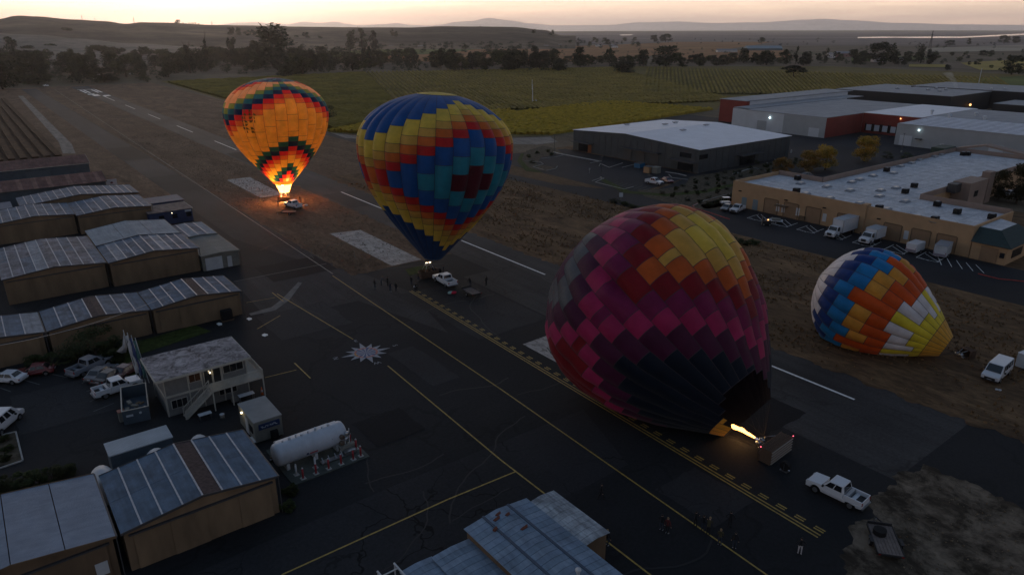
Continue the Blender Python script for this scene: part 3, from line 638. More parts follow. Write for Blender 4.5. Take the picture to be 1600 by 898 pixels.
# left car park trees and hedge
tree('dark_tree',at(152,560),6.0,10.0,'bush',L_bush,1,'large dark bushy tree behind the parked cars by the hangars',None,7000,.024)
tree('dark_tree',at(182,560),3.4,4.4,'bush',L_bush,2,'smaller dark tree right of the large bushy one',None,6000,.024)
tree('shrub',at(62,575),2.4,4.2,'bush',L_bush,0,'dark shrub against the hangar left of the bushy tree',None,4200,.028,cat='shrub')
tree('dark_tree',at(515,187),7.5,8.5,'oak',L_dark,1,'dark round tree behind the right side of the glowing balloon',None,2600,.02)
for k,(px,py) in enumerate([(2,768),(22,765),(42,760),(62,755),(82,750),(100,746)]):
    tree('hedge_bush',at(px,py),1.7,2.6,'bush',L_bush,k%3,'clipped dark hedge bush behind the corrugated white roof','hedge bushes behind the corrugated white roof',4200,.032,cat='hedge bush')
for px,py in ((448,795),(453,770)): tree('shrub',at(px,py),1.3,1.6,'bush',L_bush,1,'dark shrub squeezed beside the blue roofed hangar','shrubs beside the blue roofed hangar',1600,.02,cat='shrub')
# ------------------------------------------------------------------ vineyards: leafy rows
def vineyard(name,quad,m,spacing,seg,h,w,label,z=0.0,ang=None):
    a,b_,c,d=[at(*p) for p in quad]  # a-b near edge, d-c far edge ; rows run a->d
    nrow=int((b_-a).length/spacing); b=MB(); rr=random.Random(3)
    for i in range(nrow):
        s=a.lerp(b_,(i+.5)/nrow); e=d.lerp(c,(i+.5)/nrow); L=(e-s).length; n=int(L/seg); dr=(e-s).normalized(); nn=Vector((-dr.y,dr.x,0))
        rings=[]
        for k in range(n+1):
            p=s+dr*(L*k/n); hh=h*rr.uniform(.55,1.2); ww=w*rr.uniform(.6,1.3); off=nn*rr.uniform(-.15,.15)
            rings.append([p-nn*ww*.5+off,p-nn*ww*.45+off+Vector((0,0,hh*.7)),p+off+nn*rr.uniform(-.2,.2)+Vector((0,0,hh)),p+nn*ww*.45+off+Vector((0,0,hh*.7)),p+nn*ww*.5+off])
        b.loft(rings,cap=False,closed=False)
    return b.build(name,m,label=label,cat='vineyard',kind='stuff')
sheetp('vineyard_ground',[(250,127),(520,208),(640,181),(830,166),(960,155),(1120,157),(1290,150),(1500,152),(1620,146),(1620,118),(1300,104),(960,104),(620,112)],.026,M_vinegreen)
sheetp('vineyard_ground',[(520,208),(700,217),(865,212),(1120,172),(1130,157),(960,158),(830,169),(640,184)],.024,M_vinegreen)
vineyard('vine_rows',[(262,129),(518,202),(636,180),(570,113.5)],M_vineleaf,3.0,2.6,1.5,1.9,'leafy green vineyard rows spreading left behind the balloons')
vineyard('vine_rows',[(640,179.5),(1150,158),(960,106),(572,113.5)],M_vineleaf,3.0,2.6,1.5,1.9,'leafy green vineyard rows spreading across the middle distance')
vineyard('vine_rows',[(1000,147),(1600,150),(1560,122),(1010,106)],M_vineleaf,3.0,2.6,1.5,1.9,'leafy vineyard rows right of the lone oak')
vineyard('vine_rows',[(524,207),(862,211),(1115,172),(955,160)],M_vinegold,2.8,2.0,1.6,1.5,'golden autumn vineyard rows in front of the green ones')
vineyard('vine_rows',[(510,206),(700,217),(800,172),(640,184)],M_vinegold,2.8,2.0,1.6,1.5,'golden autumn vineyard rows behind the middle balloon')
# ------------------------------------------------------------------ hot air balloons
def fabric(name,c,trans=.32,rough=.55):
    key='fabric_'+name
    if key in MC: return MC[key]
    m=bpy.data.materials.new(key); m.use_nodes=True; t=m.node_tree; p=t.nodes['Principled BSDF']
    o=N(t,'ShaderNodeTexCoord').outputs['Object']; n=tnoise(t,o,.45,3); n2=tnoise(t,tmap(t,o,(1,1,2.2)),2.2,3)
    cc=mixc(t,tuple(c),ramp_mix(t,n,(.84,.84,.84),(1.1,1.1,1.1),.35,.65),1.0,'MULTIPLY')
    t.links.new(cc,p.inputs['Base Color']); p.inputs['Roughness'].default_value=rough; p.inputs['Specular IOR Level'].default_value=.22
    p.inputs['Sheen Weight'].default_value=.12
    bumpn(t,p,n2,.35,.12)
    tr=N(t,'ShaderNodeBsdfTranslucent'); t.links.new(cc,tr.inputs[0]); ms=N(t,'ShaderNodeMixShader'); ms.inputs[0].default_value=trans
    t.links.new(p.outputs[0],ms.inputs[1]); t.links.new(tr.outputs[0],ms.inputs[2]); t.links.new(ms.outputs[0],t.nodes['Material Output'].inputs[0])
    MC[key]=m; return m
FC={'yellow':(.86,.60,.08),'dyellow':(.74,.42,.08),'orange':(.74,.17,.03),'red':(.62,.02,.022),'blue':(.010,.10,.36),'navy':(.006,.022,.10),'shaded_blue':(.006,.055,.20),'cyan':(.025,.27,.38),'maroon':(.10,.010,.022),
'amber':(.88,.46,.055),'peach':(.80,.48,.22),'green':(.20,.33,.08),'teal':(.015,.15,.22),'dgreen':(.02,.11,.085),'dnavy':(.008,.022,.06),
'purple':(.23,.014,.085),'mauve':(.34,.04,.13),'magenta':(.46,.025,.12),'plum':(.085,.011,.048),'dnight':(.004,.011,.026),'gray':(.11,.12,.135),'crimson':(.25,.008,.016),'dorange':(.62,.12,.02),
'white':(.80,.78,.80),'sky':(.02,.25,.58),'royal':(.008,.05,.24),'gold':(.80,.36,.05),'vermil':(.72,.10,.012),'lemon':(.86,.70,.05),'skirt':(.80,.42,.05),'glow':(.95,.75,.35)}
M_tape=mat('load_tape_webbing',(.05,.04,.05),.8)
def bal_profile(Rb,tk,lk,rm,n=160,full=.72):
    L=lk*Rb; pts=[]
    for i in range(n):
        t=i/(n-1); q=1-t
        s=3*q*q*t*L*.42+3*q*t*t*L*.68+t**3*L; r=q**3*rm+3*q*q*t*Rb*full+3*q*t*t*Rb+t**3*Rb; pts.append((s,r))
    for i in range(1,n):
        a=math.pi/2*i/(n-1); pts.append((L+tk*Rb*math.sin(a),Rb*math.cos(a)))
    pts=pts[::-1]; d=[0]
    for (a,b_),(c,e) in zip(pts,pts[1:]): d.append(d[-1]+math.hypot(c-a,e-b_))
    T=d[-1]
    def P(t):
        x=min(max(t,0),1)*T; lo,hi=0,len(d)-1
        while hi-lo>1:
            m_=(lo+hi)//2
            if d[m_]<=x: lo=m_
            else: hi=m_
        f=(x-d[lo])/(d[hi]-d[lo]); return (pts[lo][0]+(pts[hi][0]-pts[lo][0])*f,pts[lo][1]+(pts[hi][1]-pts[lo][1])*f)
    return P
class Env:
    def __init__(s,M,d,Rb,tk,lk,NG,rows,rm=.16,bulge=.06,floor=None,pillow=0,up=(0,0,1),phase=0,wr=0,full=.72):
        s.phase=phase; s.wr=wr; s.dents=[]
        s.M=Vector(M); s.d=Vector(d).normalized(); a=Vector(up).cross(s.d)
        if a.length<.2: a=Vector((1,0,0))-s.d*s.d.x
        s.a=a.normalized(); s.b=s.d.cross(s.a); s.R=Rb; s.P=bal_profile(Rb,tk,lk,rm*Rb,160,full); s.N=NG; s.rows=rows; s.bulge=bulge; s.floor=floor; s.pillow=pillow
    def pt(s,g,t,k=0):
        """g in gore units, t 0 crown .. 1 mouth"""
        sx,r=s.P(t); f=g-math.floor(g); th=2*math.pi*(g+s.phase)/s.N
        w=s.bulge*min(1,r/s.R*1.6)*(4*f*(1-f))*(.35+.65*math.sin(math.pi*min(1,t*1.0+.02)) )
        if s.pillow:
            q=t*s.rows; fr=q-math.floor(q); w+=s.pillow*(4*fr*(1-fr))*(4*f*(1-f))
        rr=r*(1+w)+k
        if s.wr:
            c_=Vector((math.cos(th)*r*.22,math.sin(th)*r*.22,sx*.22)); rr+=s.wr*noise.fractal(c_,.8,2.2,3)*min(1,r/s.R*1.5)
        for (dg,dt,wg,wt,dep) in s.dents:
            dd_=((g-dg+s.N/2)%s.N)-s.N/2; q_=(dd_/wg)**2+((t-dt)/wt)**2
            if q_<6: rr-=dep*math.exp(-q_)
        p=s.M+s.d*sx+(s.a*math.cos(th)+s.b*math.sin(th))*rr
        if s.floor is not None and p.z<s.floor: p.z=s.floor+(s.floor-p.z)*.02
        return p
def proj(p):
    q=Vector(p)-Vector((0,0,CAM_H)); f=q.x*sh+q.y*ch; r=q.x*ch-q.y*sh
    dd=f*cp-q.z*sp; up=f*sp+q.z*cp; return (800+FPX*r/dd,449-FPX*up/dd,dd)
def locate(E,px,py):
    best=None
    for i in range(E.N*8):
        g=i/8
        for j in range(121):
            t=j/120; p=E.pt(g,t); x,y,dd=proj(p)
            n=(E.pt(g+.05,t)-p).cross(E.pt(g,min(1,t+.01))-p)
            c=(Vector((0,0,CAM_H))-p)
            if abs(x-px)+abs(y-py)<12:
                ax=E.M+E.d*((p-E.M).dot(E.d)); 
                if (p-ax).dot(c)<0: continue
                e=math.hypot(x-px,y-py)
                if best is None or e<best[0]: best=(e,g,t,t*E.rows)
    return best
def build_env(E,root,col,crown=None,t0=0.0,merge=True,endrow=lambda g:None):
    """one gore after the other; a gore's panels are pieces of their own where they can be seen"""
    names=sorted({col(g,r) for g in range(E.N) for r in range(E.rows)}); mats=[fabric(n,FC[n]) for n in names]; idx={n:i for i,n in enumerate(names)}
    C=Vector((0,0,CAM_H)); rootp=root.location
    for g in range(E.N):
        er=endrow(g) or E.rows; runs=[];r=max(0,int(round(t0*E.rows)))
        while r<er:
            c=col(g,r); e=r+1
            while e<er and col(g,e)==c and (merge is True or e-r<merge): e+=1
            runs.append((r,e,c)); r=e
        seen=False
        for q in (.15,.3,.45,.6,.75,.9):
            p=E.pt(g+.5,q); n=(E.pt(g+.9,q)-E.pt(g+.1,q)).cross(E.pt(g+.5,q+.02)-E.pt(g+.5,q-.02)); ax=E.M+E.d*((p-E.M).dot(E.d))
            if n.dot(p-ax)<0: n=-n
            if n.normalized().dot((C-p).normalized())>-.03: seen=True
        # load tape down the gore's edge
        tb_=MB(); ts=[max(t0,.004)+((endrow(g) or E.rows)/E.rows-max(t0,.004))*i/44 for i in range(45)]; w=.05/(2*math.pi*E.R/E.N)
        tb_.loft([[tuple(E.pt(g-w*(E.R/max(.3,E.P(t)[1]))*.5,t,.03)-rootp),tuple(E.pt(g+w*(E.R/max(.3,E.P(t)[1]))*.5,t,.03)-rootp)] for t in ts],cap=False,closed=False)
        for (a,b_,c) in runs:
            t=b_/E.rows; hw=.035/ (E.R*3.2)
            if t<.985: tb_.loft([[tuple(E.pt(g+j/6 if j<6 else g+.99999,t+s_*hw,.025)-rootp) for j in range(7)] for s_ in (-1,1)],cap=False,closed=False)
        if not seen:
            n0=len(tb_.f)
            for (a,b_,c) in runs: panel(tb_,E,g,a,b_,rootp,idx[c]+1)
            tb_.m=[0]*n0+tb_.m[n0:]
            tb_.build('gore',[M_tape]+mats,root,smooth=True)
        else:
            go=tb_.build('gore',M_tape,root,smooth=True)
            for (a,b_,c) in runs:
                pb=MB(); panel(pb,E,g,a,b_,rootp,0); pb.build('fabric_panel',mats[idx[c]],go,smooth=True)
def panel(mb,E,g,a,b_,rootp,mi):
    nr=max(2,int((b_-a)*(2 if E.rows<30 and not E.pillow else 1 if E.rows>30 else 3))); nc=6
    ring=[]
    for i in range(nr+1):
        t=(a+(b_-a)*i/nr)/E.rows; t=max(t,.004)
        ring.append([tuple(E.pt(g+j/nc-(1e-6 if j==nc else 0) if j<nc else g+.999999,t)-rootp) for j in range(nc+1)])
    mb.loft(ring,mi,cap=False,closed=False)
def disc(E,root,name,t,m,lift=.12,n=56):
    b=MB(); rp=root.location
    c=E.pt(0,0,0)+E.d*lift
    for i in range(n):
        g0=i*E.N/n; g1=(i+1)*E.N/n
        for k in range(3):
            ta,tb2=max(.002,t*k/3),t*(k+1)/3
            q=[E.pt(g0,ta)+E.d*lift,E.pt(g0,tb2)+E.d*(lift*.6),E.pt(g1,tb2)+E.d*(lift*.6),E.pt(g1,ta)+E.d*lift]
            b.face([tuple(x-rp) for x in q])
    return b.build(name,m,root,smooth=True)
M_wick=None
def wicker():
    m,t,b,o=newmat('wicker_weave')
    w=N(t,'ShaderNodeTexWave',wave_type='BANDS',bands_direction='Z'); w.inputs['Scale'].default_value=9; w.inputs['Distortion'].default_value=1; t.links.new(o,w.inputs[0])
    c=ramp_mix(t,w.outputs[0],(.05,.028,.016),(.17,.10,.06),.3,.7); t.links.new(c,b.inputs['Base Color']); b.inputs['Roughness'].default_value=.8; bumpn(t,b,w.outputs[0],.6,.03); return m
M_wick=wicker(); M_leather=mat('brown_suede_rim',(.10,.055,.035),.8); M_steel=mat('stainless_steel',(.45,.46,.48),.3,metal=.9); M_dark=mat('black_rubber',(.014,.014,.015),.8,spec=.2); M_cable=mat('steel_cable',(.03,.03,.032),.8)
def flame_mat(name,c,s):
    return mat(name,(0.0,0,0),1,spec=0,emit=c,es=s)
M_conw_b=mat('pale_ash_runner',(.34,.30,.26),.8)
M_fl=flame_mat('burner_flame',(1,.50,.14),14); M_flc=flame_mat('flame_core',(1,.78,.42),22); M_flb=flame_mat('flame_blue_root',(.55,.50,.62),.5)
M_lamp=flame_mat('burner_head_glow',(1,.75,.45),5)
def basket(root,Lx,Ly,H,cells,lift=0.0,burner_z=2.3,lit=True,tiltM=None):
    b=MB()
    for x0,x1,y0,y1 in ((-Lx/2,Lx/2,-Ly/2,-Ly/2+.09),(-Lx/2,Lx/2,Ly/2-.09,Ly/2),(-Lx/2,-Lx/2+.09,-Ly/2+.09,Ly/2-.09),(Lx/2-.09,Lx/2,-Ly/2+.09,Ly/2-.09)): b.box(x0,x1,y0,y1,0,H)
    b.box(-Lx/2+.09,Lx/2-.09,-Ly/2+.09,Ly/2-.09,0.02,.08)
    o=b.build('wicker_body',M_wick,root,bevel=.03)
    pt=MB()
    for k in range(1,cells): x=-Lx/2+Lx*k/cells; pt.box(x-.04,x+.04,-Ly/2+.09,Ly/2-.09,.08,H-.05)
    pt.build('partition',M_wick,root)
    r=MB(); 
    for a_,c_ in (((-Lx/2,-Ly/2),(Lx/2,-Ly/2)),((Lx/2,-Ly/2),(Lx/2,Ly/2)),((Lx/2,Ly/2),(-Lx/2,Ly/2)),((-Lx/2,Ly/2),(-Lx/2,-Ly/2))): r.tube((*a_,H+.03),(*c_,H+.03),.07,8)
    r.build('padded_rim',M_leather,root,smooth=True)
    for k in range(3):
        s_=MB(); z=.12+k*.3; 
        for y in (-Ly/2-.03,Ly/2+.03): s_.box(-Lx/2,Lx/2,y-.02,y+.02,z,z+.07)
        s_.build('skid_rail',M_leather,root)
    if cells>4:
        for k in range(5): MB().bar((-Lx/2+.05,-Ly/2+.15+k*(Ly-.3)/4,-.05),(Lx/2-.05,-Ly/2+.15+k*(Ly-.3)/4,-.05),.09,.09).build('base_runner',M_conw_b,root)
    f=MB()
    for x in (-Lx*.28,Lx*.28):
        for y in (-Ly/2,Ly/2): f.tube((x,y,H),(x*.45,y*.5,burner_z),.03,6)
    for y in (-Ly*.25,Ly*.25): f.tube((-Lx*.16,y,burner_z),(Lx*.16,y,burner_z),.035,6)
    for x in (-Lx*.16,Lx*.16): f.tube((x,-Ly*.25,burner_z),(x,Ly*.25,burner_z),.035,6)
    f.build('burner_frame',M_steel,root,smooth=True)
    for x in (-.32,.32):
        u=MB(); u.tube((x,0,burner_z-.18),(x,0,burner_z+.35),.19,12,0,.23)
        bu=u.build('burner',M_steel,root,smooth=True)
        if lit:
            l=MB(); l.tube((x,0,burner_z+.352),(x,0,burner_z+.37),.20,12,0); l.build('burner_glow',M_lamp,bu)
    return o
def rigging(E,root,pts,n=16):
    b=MB(); rp=root.location
    for k in range(n):
        p=E.pt(k*E.N/n,1.0); q=min(pts,key=lambda w:(Vector(w)-p).length); b.tube(p-rp,Vector(q)-rp,.014,3)
    b.build('flying_wire',M_cable,root)
def flame(name,a,b_,w,root,mats,seed=1,puff=0,loc=None):
    """lumpy tongue of fire from a to b (root coordinates)"""
    a=Vector(a);b2=Vector(b_); d=(b2-a); L=d.length; d.normalize(); x=d.orthogonal().normalized(); y=d.cross(x); rings=[]; n=18
    for i in range(n+1):
        t=i/n; r=w*(.35+.65*math.sin(math.pi*min(1,.15+t*.85))**.7)*(1+.25*noise.noise(Vector((t*6,seed,0)))); 
        if puff: r*=.55+puff*t*t
        if i==n: r*=.25
        c=a+d*L*t+x*noise.noise(Vector((t*4,seed,3)))*w*.9*t+y*noise.noise(Vector((t*4,seed,7)))*w*.9*t
        rings.append([c+(x*math.cos(u)+y*math.sin(u))*r*(1+.30*noise.noise(Vector((math.cos(u)*1.5,math.sin(u)*1.5,t*7+seed)))) for u in [2*math.pi*k/12 for k in range(12)]])
    m=MB(); m.loft(rings); nv=len(m.f)
    m.m=[(1 if (f//12)<3 else 0) for f in range(nv)]
    return m.build(name,mats,root,smooth=True)
def plamp(name,p,e,c,r,parent=None):
    l=bpy.data.lights.new(name,'POINT'); l.energy=e; l.color=c; l.shadow_soft_size=r
    o=bpy.data.objects.new(name,l); COL.objects.link(o); o.location=p
    if parent: o.parent=parent
    return o
def newframe(x,y,z=0):   # survey frame -> world
    return Vector((x*ch+y*sh, -x*sh+y*ch, z))
zig=lambda g,g0,P: int(abs(((g-g0+P/2)%P)-P/2))
# ---- B2 blue and yellow balloon, standing
o2=newframe(-15.226+1.108,119.75,3.55); d2=newframe(.057,.057,1)
E2=Env(o2,d2,12.5,.677,1.595,28,28,rm=.13,phase=.5,wr=.10)
# ---- B1 glowing amber balloon
o1=newframe(-59.455+1.06,178.126,4.58); d1=newframe(-.0037,.0476,1)
E1=Env(o1,d1,11.83,.705,1.49,28,28,rm=.17,phase=.35,wr=.10)
def ddir(azr,el): return newframe(math.cos(el)*math.cos(azr),math.cos(el)*math.sin(azr),math.sin(el))
E3=Env(newframe(25.2,65.9,3.0),ddir(2.34,.57),12.05,.84,1.39,32,68,rm=.27,bulge=.032,floor=.06,wr=.28,full=.80)
E3.dents=[(2.9,.455,.22,.045,.9),(2.3,.43,.35,.03,.35),(30.5,.30,1.5,.04,.35),(7.0,.62,.3,.08,.3)]
E4=Env(newframe(57.93,85.5,2.2),ddir(2.44,.34),7.2,.84,1.67,24,10,rm=.22,bulge=.045,floor=.06,pillow=.012,wr=.14)
E4.dents=[(.9,.46,.5,.02,.25)]
E4.rows=20
def col2(g,r):
    z=zig(g,20,14); d=abs(r+.5-15)+z
    for lim,n in ((2,'maroon'),(4,'cyan'),(6,'blue'),(7,'red'),(8,'orange'),(9,'dyellow')):
        if d<lim: return n
    if d<11: return 'yellow'
    return 'blue' if r<14 else 'shaded_blue'  # lower half: same blue cloth, darkened to paint in the shade underneath
def col1(g,r):
    z=zig(g,20,14); k=r-z
    if r<4: return 'navy' if (g+r)%3 else 'teal'
    if r>=27: return 'vermil'
    if k>=22: return ['dgreen','dnavy','red','orange','peach','peach','peach'][min(6,k-22)]
    if k>=16: return ['dgreen','dnavy','red','orange','amber','amber'][min(5,k-16)]
    if k>=9: return 'amber'
    return {8:'orange',7:'red',6:'navy',5:'teal',4:'green',3:'peach',2:'peach',1:'peach',0:'orange',-1:'red',-2:'navy'}.get(k,'teal')
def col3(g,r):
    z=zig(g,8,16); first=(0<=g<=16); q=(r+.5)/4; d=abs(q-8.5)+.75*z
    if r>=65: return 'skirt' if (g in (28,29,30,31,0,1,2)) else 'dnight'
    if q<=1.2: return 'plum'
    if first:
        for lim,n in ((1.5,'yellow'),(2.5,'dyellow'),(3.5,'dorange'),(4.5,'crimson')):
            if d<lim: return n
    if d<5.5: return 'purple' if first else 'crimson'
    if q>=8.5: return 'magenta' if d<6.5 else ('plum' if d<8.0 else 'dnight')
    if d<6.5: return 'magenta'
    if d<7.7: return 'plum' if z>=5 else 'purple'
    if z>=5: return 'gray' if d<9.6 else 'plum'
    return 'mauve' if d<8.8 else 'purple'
OFF4=[0,-1,0,0,1,0,1,0]
def col4(g,r):
    k=r-OFF4[g%8]
    if r>=18: return 'skirt'
    if k<5: return 'white'
    if k<7: return 'royal'
    if k<9: return 'sky'
    if k<11: return 'gold' if g%8 not in (1,5) else 'vermil'
    if k<(14 if g%2 else 13): return 'vermil'
    if k<16: return 'lemon' if g%4==1 else 'white'
    return 'lemon'
b2=thing('hot_air_balloon','tall upright blue and yellow balloon with a dark red cross in a turquoise diamond','hot air balloon',o2)
build_env(E2,b2,col2,t0=.075); disc(E2,b2,'crown_panel',.085,fabric('yellow',FC['yellow']))
b1=thing('hot_air_balloon','glowing amber balloon with stepped blue and red bands, lit from inside','hot air balloon',o1)
build_env(E1,b1,col1,t0=.03,merge=3); disc(E1,b1,'crown_panel',.05,fabric('purple',FC['purple']),.08)
b3=thing('hot_air_balloon','huge leaning magenta and purple balloon with a yellow diamond, tethered to a tipped basket','hot air balloon',E3.M)
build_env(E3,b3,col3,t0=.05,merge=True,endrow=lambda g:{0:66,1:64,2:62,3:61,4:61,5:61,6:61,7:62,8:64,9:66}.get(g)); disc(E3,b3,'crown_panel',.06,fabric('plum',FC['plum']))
b4=thing('hot_air_balloon','small balloon lying on its side in the weeds, white, blue, orange and yellow','hot air balloon',E4.M)
build_env(E4,b4,col4,t0=.04,merge=2 if False else True); disc(E4,b4,'crown_panel',.05,fabric('white',FC['white']))
# glowing scoop under B1
sk=MB(); rp=b1.location; rings=[]
for k in range(5):
    t=k/4; rings.append([tuple(E1.M-E1.d*(.05+t*2.0)+(E1.a*math.cos(2*math.pi*i/28)+E1.b*math.sin(2*math.pi*i/28))*(E1.P(1)[1]*.98*(1-.42*t))-rp) for i in range(28)])
sk.loft(rings,cap=False); sk.build('scoop',fabric('glow',FC['glow'],.5),b1,smooth=True)
# baskets
k1=thing('balloon_basket','wicker basket with lit burners under the glowing amber balloon','basket',at(444,314),R(-12)); basket(k1,3.0,1.6,1.15,3)
k2=thing('balloon_basket','wicker basket with glowing burner heads under the blue and yellow balloon','basket',at(670,432),R(-8)); basket(k2,3.4,1.6,1.15,3)
k3=thing('balloon_basket','large wicker basket tipped on its side with a long flame burning into the magenta balloon','basket',(60.4,32.6,.85)); k3.rotation_euler=(R(-90),0,R(4)); basket(k3,4.3,1.6,1.25,5)
k4=thing('balloon_basket','small brown wicker basket tipped on its side beside the white and orange balloon','basket',(102.6,30.7,.6)); dd4=(E4.M-Vector((102.6,30.7,.9))); k4.rotation_euler=Vector((dd4.x,dd4.y,.1)).to_track_quat('Z','Y').to_euler(); basket(k4,1.5,1.1,1.1,2,burner_z=2.0,lit=False)
def wires(E,root,base,k,Lx,Ly,H):
    M=k.matrix_basis
    rigging(E,root,[M@Vector((sx*Lx*.13,sy*Ly*.25,H)) for sx in(-1,1) for sy in (-1,1)])
MB().sphere((2.2,-.9,.0),.055).build('red_lamp',mat('small_red_lamp',(0,0,0),1,emit=(1,.12,.18),es=3),k3); MB().sphere((-2.2,-.9,1.2),.055).build('red_lamp',mat('small_red_lamp',(0,0,0)),k3)
wires(E1,b1,None,k1,3.0,1.6,2.3); wires(E2,b2,None,k2,3.4,1.6,2.3); wires(E3,b3,None,k3,4.3,1.6,2.3); wires(E4,b4,None,k4,1.5,1.1,2.0)
flame('flame',(0,0,2.65),(0,0,6.2),.34,k1,[M_flc,M_fl],1)
flame('flame',(.2,0,2.6),(-1.0,-1.1,5.4),.20,k3,[mat('orange_flame',(0,0,0),1,spec=0,emit=(1,.42,.10),es=5),M_flb],4,puff=1.5)
b1lamp=E1.M+E1.d*1.6
plamp('burner_light',b1lamp,3900,(1,.54,.19),.5); plamp('burner_light',E1.M-E1.d*1.9,2000,(1,.36,.10),.4)
plamp('burner_light',E1.M+E1.d*4,1500,(1,.50,.18),2.0)
plamp('burner_light',k3.matrix_basis@Vector((-.5,-.6,4.6)),140,(1,.52,.18),.3)
plamp('burner_light',k2.matrix_basis@Vector((0,0,2.9)),30,(1,.75,.45),.2)

# dark green emblem sewn on the left of the glowing balloon
eb=MB(); rp=b1.location; rr_=random.Random(4)
for c_ in range(4):
    for k in range(7):
        g0=15.95+c_*.42; t0=(11.0+k*.62)/28
        if rr_.random()<.25: continue
        q=[E1.pt(g0+dx,t0+dy,.10) for dx,dy in ((0,0),(0,.016),(.13+.2*(rr_.random()<.35),.016),(.13+.2*(rr_.random()<.3),0))]; eb.face([tuple(x-rp) for x in q])
eb.build('emblem',fabric('olive',(.16,.12,.02)),b1)['kind']='stuff'
# ------------------------------------------------------------------ buildings
def corr(name,c,scale,axis='X',dirt_=.25,metal=.0,rough=.78,rust=None,bump=.5,streak=.5):
    m,t,b,o=newmat(name)
    w=N(t,'ShaderNodeTexWave',wave_type='BANDS',bands_direction=axis,wave_profile='SIN'); w.inputs['Scale'].default_value=scale; t.links.new(o,w.inputs[0])
    st=tnoise(t,tmap(t,o,(3,.25,1) if axis=='X' else (.25,3,1)),1.0,6,.7); n=tnoise(t,o,.5,6,.65)
    col=ramp_mix(t,n,tuple(x*(1-dirt_) for x in c),tuple(min(1,x*(1+dirt_)) for x in c),.35,.65)
    col=mixc(t,col,ramp_mix(t,st,(.62,.62,.62),(1.2,1.2,1.2),.35,.62),streak,'MULTIPLY')
    col=mixc(t,col,ramp_mix(t,w.outputs[0],(.62,.62,.62),(1.1,1.1,1.1),.15,.5),.55,'MULTIPLY')
    if rust: col=mixc(t,col,rust,ramp_mix(t,tnoise(t,o,.33,5,.7,.5),(0,0,0),(1,1,1),.66,.70))
    t.links.new(col,b.inputs['Base Color']); b.inputs['Roughness'].default_value=rough; b.inputs['Metallic'].default_value=metal; b.inputs['Specular IOR Level'].default_value=.25
    bumpn(t,b,w.outputs[0],bump,.06); return m
R_blue=corr('blue_grey_roof_sheet',(.10,.16,.235),5,'X'); R_blue2=corr('faded_blue_roof_sheet',(.12,.165,.225),5,'X',.4); R_grey=corr('blotched_grey_roof_sheet',(.165,.18,.22),5,'X',.45)
R_light=corr('light_skylight_sheet',(.28,.32,.37),5,'X',.3); R_pale=corr('pale_galvanised_roof',(.24,.31,.37),4,'X',.15); R_white=corr('white_corrugated_roof',(.24,.30,.39),7,'Y',.12,streak=.25)
R_rust=corr('rusty_roof_sheet',(.20,.105,.085),3,'X',.35); R_rust2=corr('rust_pink_roof_sheet',(.28,.16,.125),3,'X',.3); R_green=corr('grey_green_roof',(.20,.215,.205),4,'Y',.1)
R_ribs=corr('blue_ribbed_roof',(.22,.29,.38),1.1,'Y',.3,rust=None,bump=.9); R_ribs2=corr('pale_stained_ribbed_roof',(.34,.37,.40),1.6,'Y',.5,bump=.9)
M_batten=mat('aluminium_batten',(.32,.36,.41),.5,var=.25,vscale=3); M_tan=mat('tan_painted_sheet_wall',(.20,.135,.080),.85,var=.18,vscale=.6,stretch=(1,1,.3)); M_tan2=mat('tan_door_leaf',(.185,.125,.073),.85,var=.25,vscale=.5,stretch=(1,1,.25))
M_brownw=mat('brown_painted_sheet_wall',(.13,.085,.05),.85,var=.25,vscale=.6,stretch=(1,1,.3)); M_trim=mat('dark_metal_trim',(.05,.05,.055),.6); M_blackgap=mat('dark_rusty_ridge',(.055,.035,.035),.9,var=.5,vscale=3)
M_cream=mat('cream_trim_paint',(.42,.40,.35),.7,var=.15); M_greyw=mat('grey_siding',(.17,.17,.165),.85,var=.15,vscale=2); M_glass=mat('dark_window_glass',(.012,.014,.018),.08,spec=.8); M_glassw=mat('warm_dim_window',(.07,.035,.02),.2,spec=.6)
M_bluew=mat('blue_grey_sheet_wall',(.06,.085,.11),.8,var=.2,vscale=.7); M_navyw=mat('navy_painted_wall',(.012,.03,.09),.7,var=.25); M_conw=mat('pale_green_grey_wall',(.19,.19,.165),.85,var=.12)
M_panelw=mat('white_steel_door',(.50,.52,.54),.6,var=.1); M_wlamp=mat('wall_lamp_glow',(0,0,0),1,emit=(1,.80,.45),es=9)
def gz(x,x0,x1,ze,zp):
    c=(x0+x1)/2; return zp-(zp-ze)*abs(x-c)/((x1-x0)/2)
